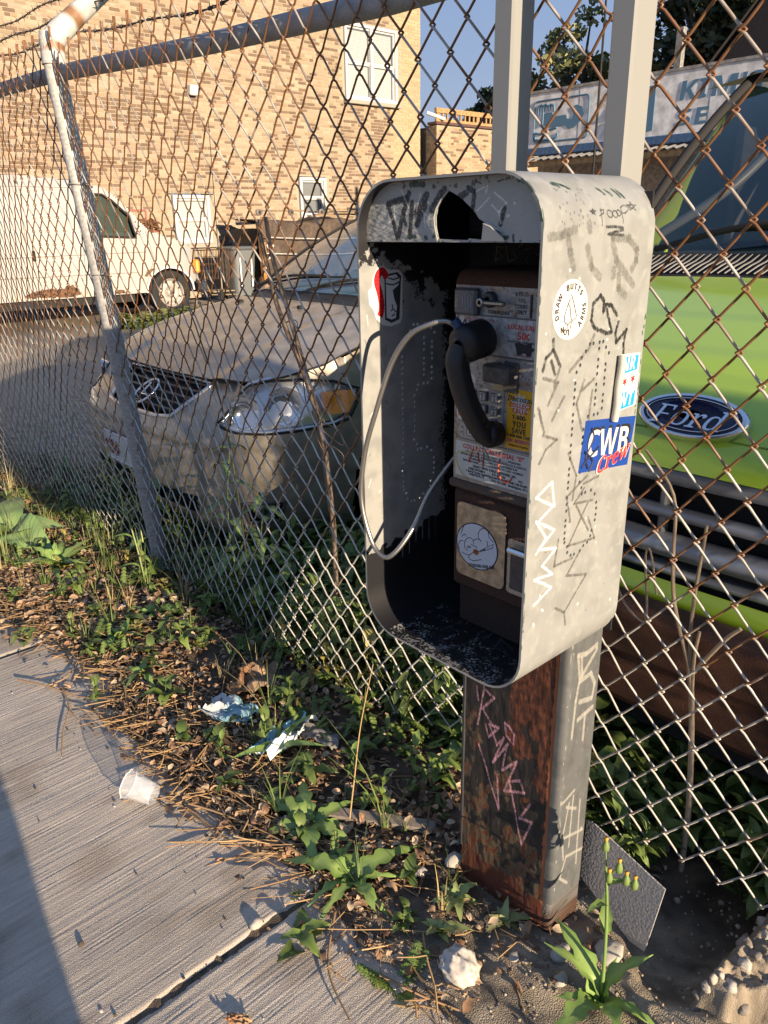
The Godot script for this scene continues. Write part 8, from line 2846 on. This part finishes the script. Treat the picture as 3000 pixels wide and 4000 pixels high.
	for k in 2300:
		var x := rng.randf_range(-4.4, -0.72)
		var z := strip_edge(x) - 0.02 - absf(rng.randfn(0.0, 0.2)) + absf(rng.randfn(0.0, 0.035))
		if z < -1.4: continue
		var heap := 0.35 + 1.3 * clampf(gn(x, z, 2.2, 50.0) + 0.2, 0.0, 1.0) + 0.6 * smoothstep(-1.2, -1.7, x)
		if x > -1.1: heap *= 0.4
		if rng.randf() > heap: continue
		var len := 0.03 + 0.3 * pow(rng.randf(), 2.4)
		var lift := maxf(ground_y(x, z), 0.001) + rng.randf_range(0.0, 0.016)
		var th := rng.randf_range(0.12, 0.42)
		var bs2 := Basis(Vector3.UP, rng.randfn(0.25, 0.75)) * Basis(Vector3(0, 0, 1), rng.randfn(0.0, 0.10))
		xs.append(Transform3D(bs2 * Basis.from_scale(Vector3(len, th, th)), Vector3(x, lift, z)))
		cs.append(Color(0.42, 0.28, 0.135).lerp(Color(0.25, 0.145, 0.07), rng.randf()) * rng.randf_range(0.7, 1.25))
	scatter("straw", "dry brown stems and straw matted along the pavement edge", "straw", sm, M.dry, xs, cs)
	var lf := MB.new()
	lf.col = Color(1, 1, 1)
	leaf_shape(lf, Transform3D(Basis(), Vector3(-0.5, 0, 0)), 1.0, 0.32, 0.25, 3, 0.1, Color(0.8, 0.8, 0.8), Color(1, 1, 1), 5)
	var lm := lf.mesh()
	xs = []; cs = []
	for k in 15000:
		var x := rng.randf_range(-5.5, -0.62); var z := rng.randf_range(-1.75, -0.66)
		var e := strip_edge(x)
		if z > e - 0.02 and rng.randf() > 0.06: continue
		if x > -1.0 and rng.randf() > 0.35: continue
		if gn(x, z, 3.0, 60.0) < -0.25 and rng.randf() > 0.3: continue
		var s := rng.randf_range(0.010, 0.034) * (1.3 if x < -2.4 else 1.0)
		var bs2 := Basis(Vector3.UP, rng.randf() * TAU) * Basis(Vector3(1, 0, 0), rng.randfn(0.0, 0.45)) * Basis(Vector3(0, 0, 1), rng.randfn(0.0, 0.35))
		xs.append(Transform3D(bs2.scaled(Vector3(s, s, s)), Vector3(x, maxf(ground_y(x, z), 0.0) + rng.randf_range(0.002, 0.022), z)))
		var c := [Color(0.30, 0.165, 0.095), Color(0.42, 0.27, 0.17), Color(0.17, 0.10, 0.06), Color(0.48, 0.36, 0.25)][rng.randi() % 4] as Color
		cs.append(c * rng.randf_range(0.7, 1.2))
	scatter("leaf_litter", "brown leaf litter covering the soil strip", "leaf litter", lm, M.dry, xs, cs)
	xs = []; cs = []
	for k in 2600:
		var x := rng.randf_range(-1.05, 0.4) if k % 3 else rng.randf_range(-4.0, -0.7); var z := rng.randf_range(-1.5, -0.72)
		if z > strip_edge(x) + 0.02: continue
		var s := rng.randf_range(0.002, 0.008) * (1.0 if rng.randf() < 0.92 else 2.2)
		xs.append(Transform3D(Basis(Vector3(rng.randf(), 1, rng.randf()).normalized(), rng.randf() * TAU).scaled(Vector3(s, s, s)), Vector3(x, maxf(ground_y(x, z), -0.001) + s * 0.15, z)))
		cs.append(Color(0.42, 0.35, 0.27) * rng.randf_range(0.3, 1.1))
	scatter("gravel", "pale grit and gravel round the stand's foot", "gravel", pebble[0], vmat(0.9), xs, cs)
	xs = []; cs = []
	for k in 330:
		var x := rng.randf_range(-3.6, 0.2); var z := rng.randf_range(-0.85, 0.3)
		if rng.randf() > 0.25 + 0.75 * smoothstep(-0.1, -0.7, z): continue
		var s := rng.randf_range(0.002, 0.0075) * (1.0 if rng.randf() < 0.92 else 1.8)
		xs.append(Transform3D(Basis(Vector3(rng.randf(), 1, rng.randf()).normalized(), rng.randf() * TAU).scaled(Vector3(s * 1.4, s, s)), Vector3(x, s * 0.25, z)))
		cs.append((Color(0.07, 0.055, 0.045) if rng.randf() < 0.75 else Color(0.5, 0.46, 0.4)) * rng.randf_range(0.7, 1.2))
	scatter("crumbs", "dark crumbs and seeds scattered on the pavement", "crumbs", pebble[1], vmat(0.9), xs, cs)

func b_from(m: ArrayMesh) -> MB:
	var b := MB.new()
	var a := m.surface_get_arrays(0)
	b.v = a[Mesh.ARRAY_VERTEX]; b.n = a[Mesh.ARRAY_NORMAL]; b.c = a[Mesh.ARRAY_COLOR]; b.t = a[Mesh.ARRAY_TEX_UV]; b.i = a[Mesh.ARRAY_INDEX]
	return b

# a body meshed as surface nets over capsules joined smoothly
func body_mesh(bones: Array, lo: Vector3, hi: Vector3, cell: float, blend: float) -> MB:
	var n := Vector3i(((hi - lo) / cell).ceil())
	var sx := n.x + 1; var sy := n.y + 1; var sz := n.z + 1
	var f := PackedFloat32Array()
	f.resize(sx * sy * sz)
	for k in sz:
		for j in sy:
			for i in sx:
				var p := lo + Vector3(i, j, k) * cell
				var d := 9.0
				for q in bones:
					var a: Vector3 = q[0]; var ab: Vector3 = q[1] - a
					var t := clampf((p - a).dot(ab) / ab.length_squared(), 0.0, 1.0)
					var e: float = p.distance_to(a + ab * t) - lerpf(q[2], q[3], t)
					var h := clampf(0.5 + 0.5 * (d - e) / blend, 0.0, 1.0)
					d = lerpf(d, e, h) - blend * h * (1.0 - h)
				f[(k * sy + j) * sx + i] = d
	var b := MB.new()
	var at := {}
	var id := func(i: int, j: int, k: int) -> int: return (k * sy + j) * sx + i
	for k in n.z:
		for j in n.y:
			for i in n.x:
				var s := Vector3.ZERO; var c := 0
				for e in 12:
					var ax := e / 4
					var o := [e & 1, (e >> 1) & 1]
					var p := [0, 0, 0]
					p[(ax + 1) % 3] = o[0]; p[(ax + 2) % 3] = o[1]
					var p2 := p.duplicate(); p2[ax] = 1
					var va := f[id.call(i + p[0], j + p[1], k + p[2])]; var vb := f[id.call(i + p2[0], j + p2[1], k + p2[2])]
					if (va < 0.0) != (vb < 0.0):
						var t := va / (va - vb)
						s += Vector3(p[0], p[1], p[2]).lerp(Vector3(p2[0], p2[1], p2[2]), t); c += 1
				if c == 0: continue
				var g := Vector3(f[id.call(i + 1, j, k)] - f[id.call(i, j, k)], f[id.call(i, j + 1, k)] - f[id.call(i, j, k)], f[id.call(i, j, k + 1)] - f[id.call(i, j, k)])
				at[id.call(i, j, k)] = b.vert(lo + (Vector3(i, j, k) + s / c) * cell, g.normalized())
	for k in range(1, n.z):
		for j in range(1, n.y):
			for i in range(1, n.x):
				var v0 := f[id.call(i, j, k)]
				for ax in 3:
					var st := [0, 0, 0]; st[ax] = 1
					var v1 := f[id.call(i + st[0], j + st[1], k + st[2])]
					if (v0 < 0.0) == (v1 < 0.0): continue
					var u := [0, 0, 0]; u[(ax + 1) % 3] = 1
					var w := [0, 0, 0]; w[(ax + 2) % 3] = 1
					var q := [at.get(id.call(i - u[0] - w[0], j - u[1] - w[1], k - u[2] - w[2])), at.get(id.call(i - w[0], j - w[1], k - w[2])), at.get(id.call(i, j, k)), at.get(id.call(i - u[0], j - u[1], k - u[2]))]
					if q.has(null): continue
					if v0 < 0.0: b.i.append_array([q[0], q[2], q[1], q[0], q[3], q[2]])
					else: b.i.append_array([q[0], q[1], q[2], q[0], q[2], q[3]])
	return b

func make_passers() -> void:
	# the photographer, whose legs' shadow falls over the near pavement
	var t := thing("person", "person in loose dark trousers and jacket holding up a phone", "person", Vector3(0.33, 0, 0.11))
	var o := Vector3(0.33, 0, 0.11)
	var ax := Vector3(0.669, 0, -0.743); var fw := Vector3(-0.743, 0, -0.669)
	var P := func(a: float, y: float, d: float) -> Vector3: return o + ax * a + fw * d + Vector3(0, y, 0)
	var bones := []
	for e in [-1.0, 1.0]:
		bones.append([P.call(e * 0.10, 0.92, 0.0), P.call(e * 0.12, 0.50, 0.01), 0.105, 0.09])
		bones.append([P.call(e * 0.12, 0.50, 0.01), P.call(e * 0.13, 0.09, -0.02), 0.095, 0.085])
		bones.append([P.call(e * 0.13, 0.05, -0.04), P.call(e * 0.15, 0.04, 0.15), 0.05, 0.042])
		bones.append([P.call(e * 0.19, 1.42, -0.02), P.call(e * 0.24, 1.14, 0.03), 0.06, 0.05])
		bones.append([P.call(e * 0.24, 1.14, 0.03), P.call(e * 0.07, 1.36, 0.17), 0.047, 0.036])
		bones.append([P.call(e * 0.07, 1.36, 0.17), P.call(e * 0.045, 1.42, 0.20), 0.032, 0.026])
	bones.append([P.call(0, 0.95, 0.0), P.call(0, 1.22, 0.0), 0.15, 0.145])
	bones.append([P.call(-0.09, 1.34, 0.0), P.call(0.09, 1.34, 0.0), 0.13, 0.13])
	bones.append([P.call(0, 1.42, -0.01), P.call(0, 1.56, -0.02), 0.062, 0.055])
	bones.append([P.call(0, 1.64, -0.03), P.call(0, 1.70, -0.035), 0.088, 0.094])
	bones.append([P.call(0, 1.63, 0.05), P.call(0, 1.645, 0.065), 0.012, 0.01])
	var b := body_mesh(bones, o + Vector3(-0.42, -0.01, -0.42), o + Vector3(0.42, 1.84, 0.42), 0.026, 0.05)
	for k in b.v.size():
		var y := b.v[k].y
		b.c[k] = Color(0.03, 0.03, 0.04) if y < 0.98 else (Color(0.06, 0.07, 0.09) if y < 1.5 else Color(0.32, 0.2, 0.15))
		var dd := (b.v[k] - o).dot(fw)
		if dd > 0.16 and y > 1.3 and y < 1.5: b.c[k] = Color(0.32, 0.2, 0.15)
	part(t, "body", b, vmat(0.85))
	b = MB.new()
	b.col = Color(0.02, 0.02, 0.02)
	b.box(P.call(0, 1.46, 0.21), Vector3(0.08, 0.16, 0.009), Basis(Vector3.UP, 0.837) * Basis(Vector3.RIGHT, -0.36), 0.003)
	one("mobile_phone", "black mobile phone held up in the person's hands", "phone", b, M.plastic)
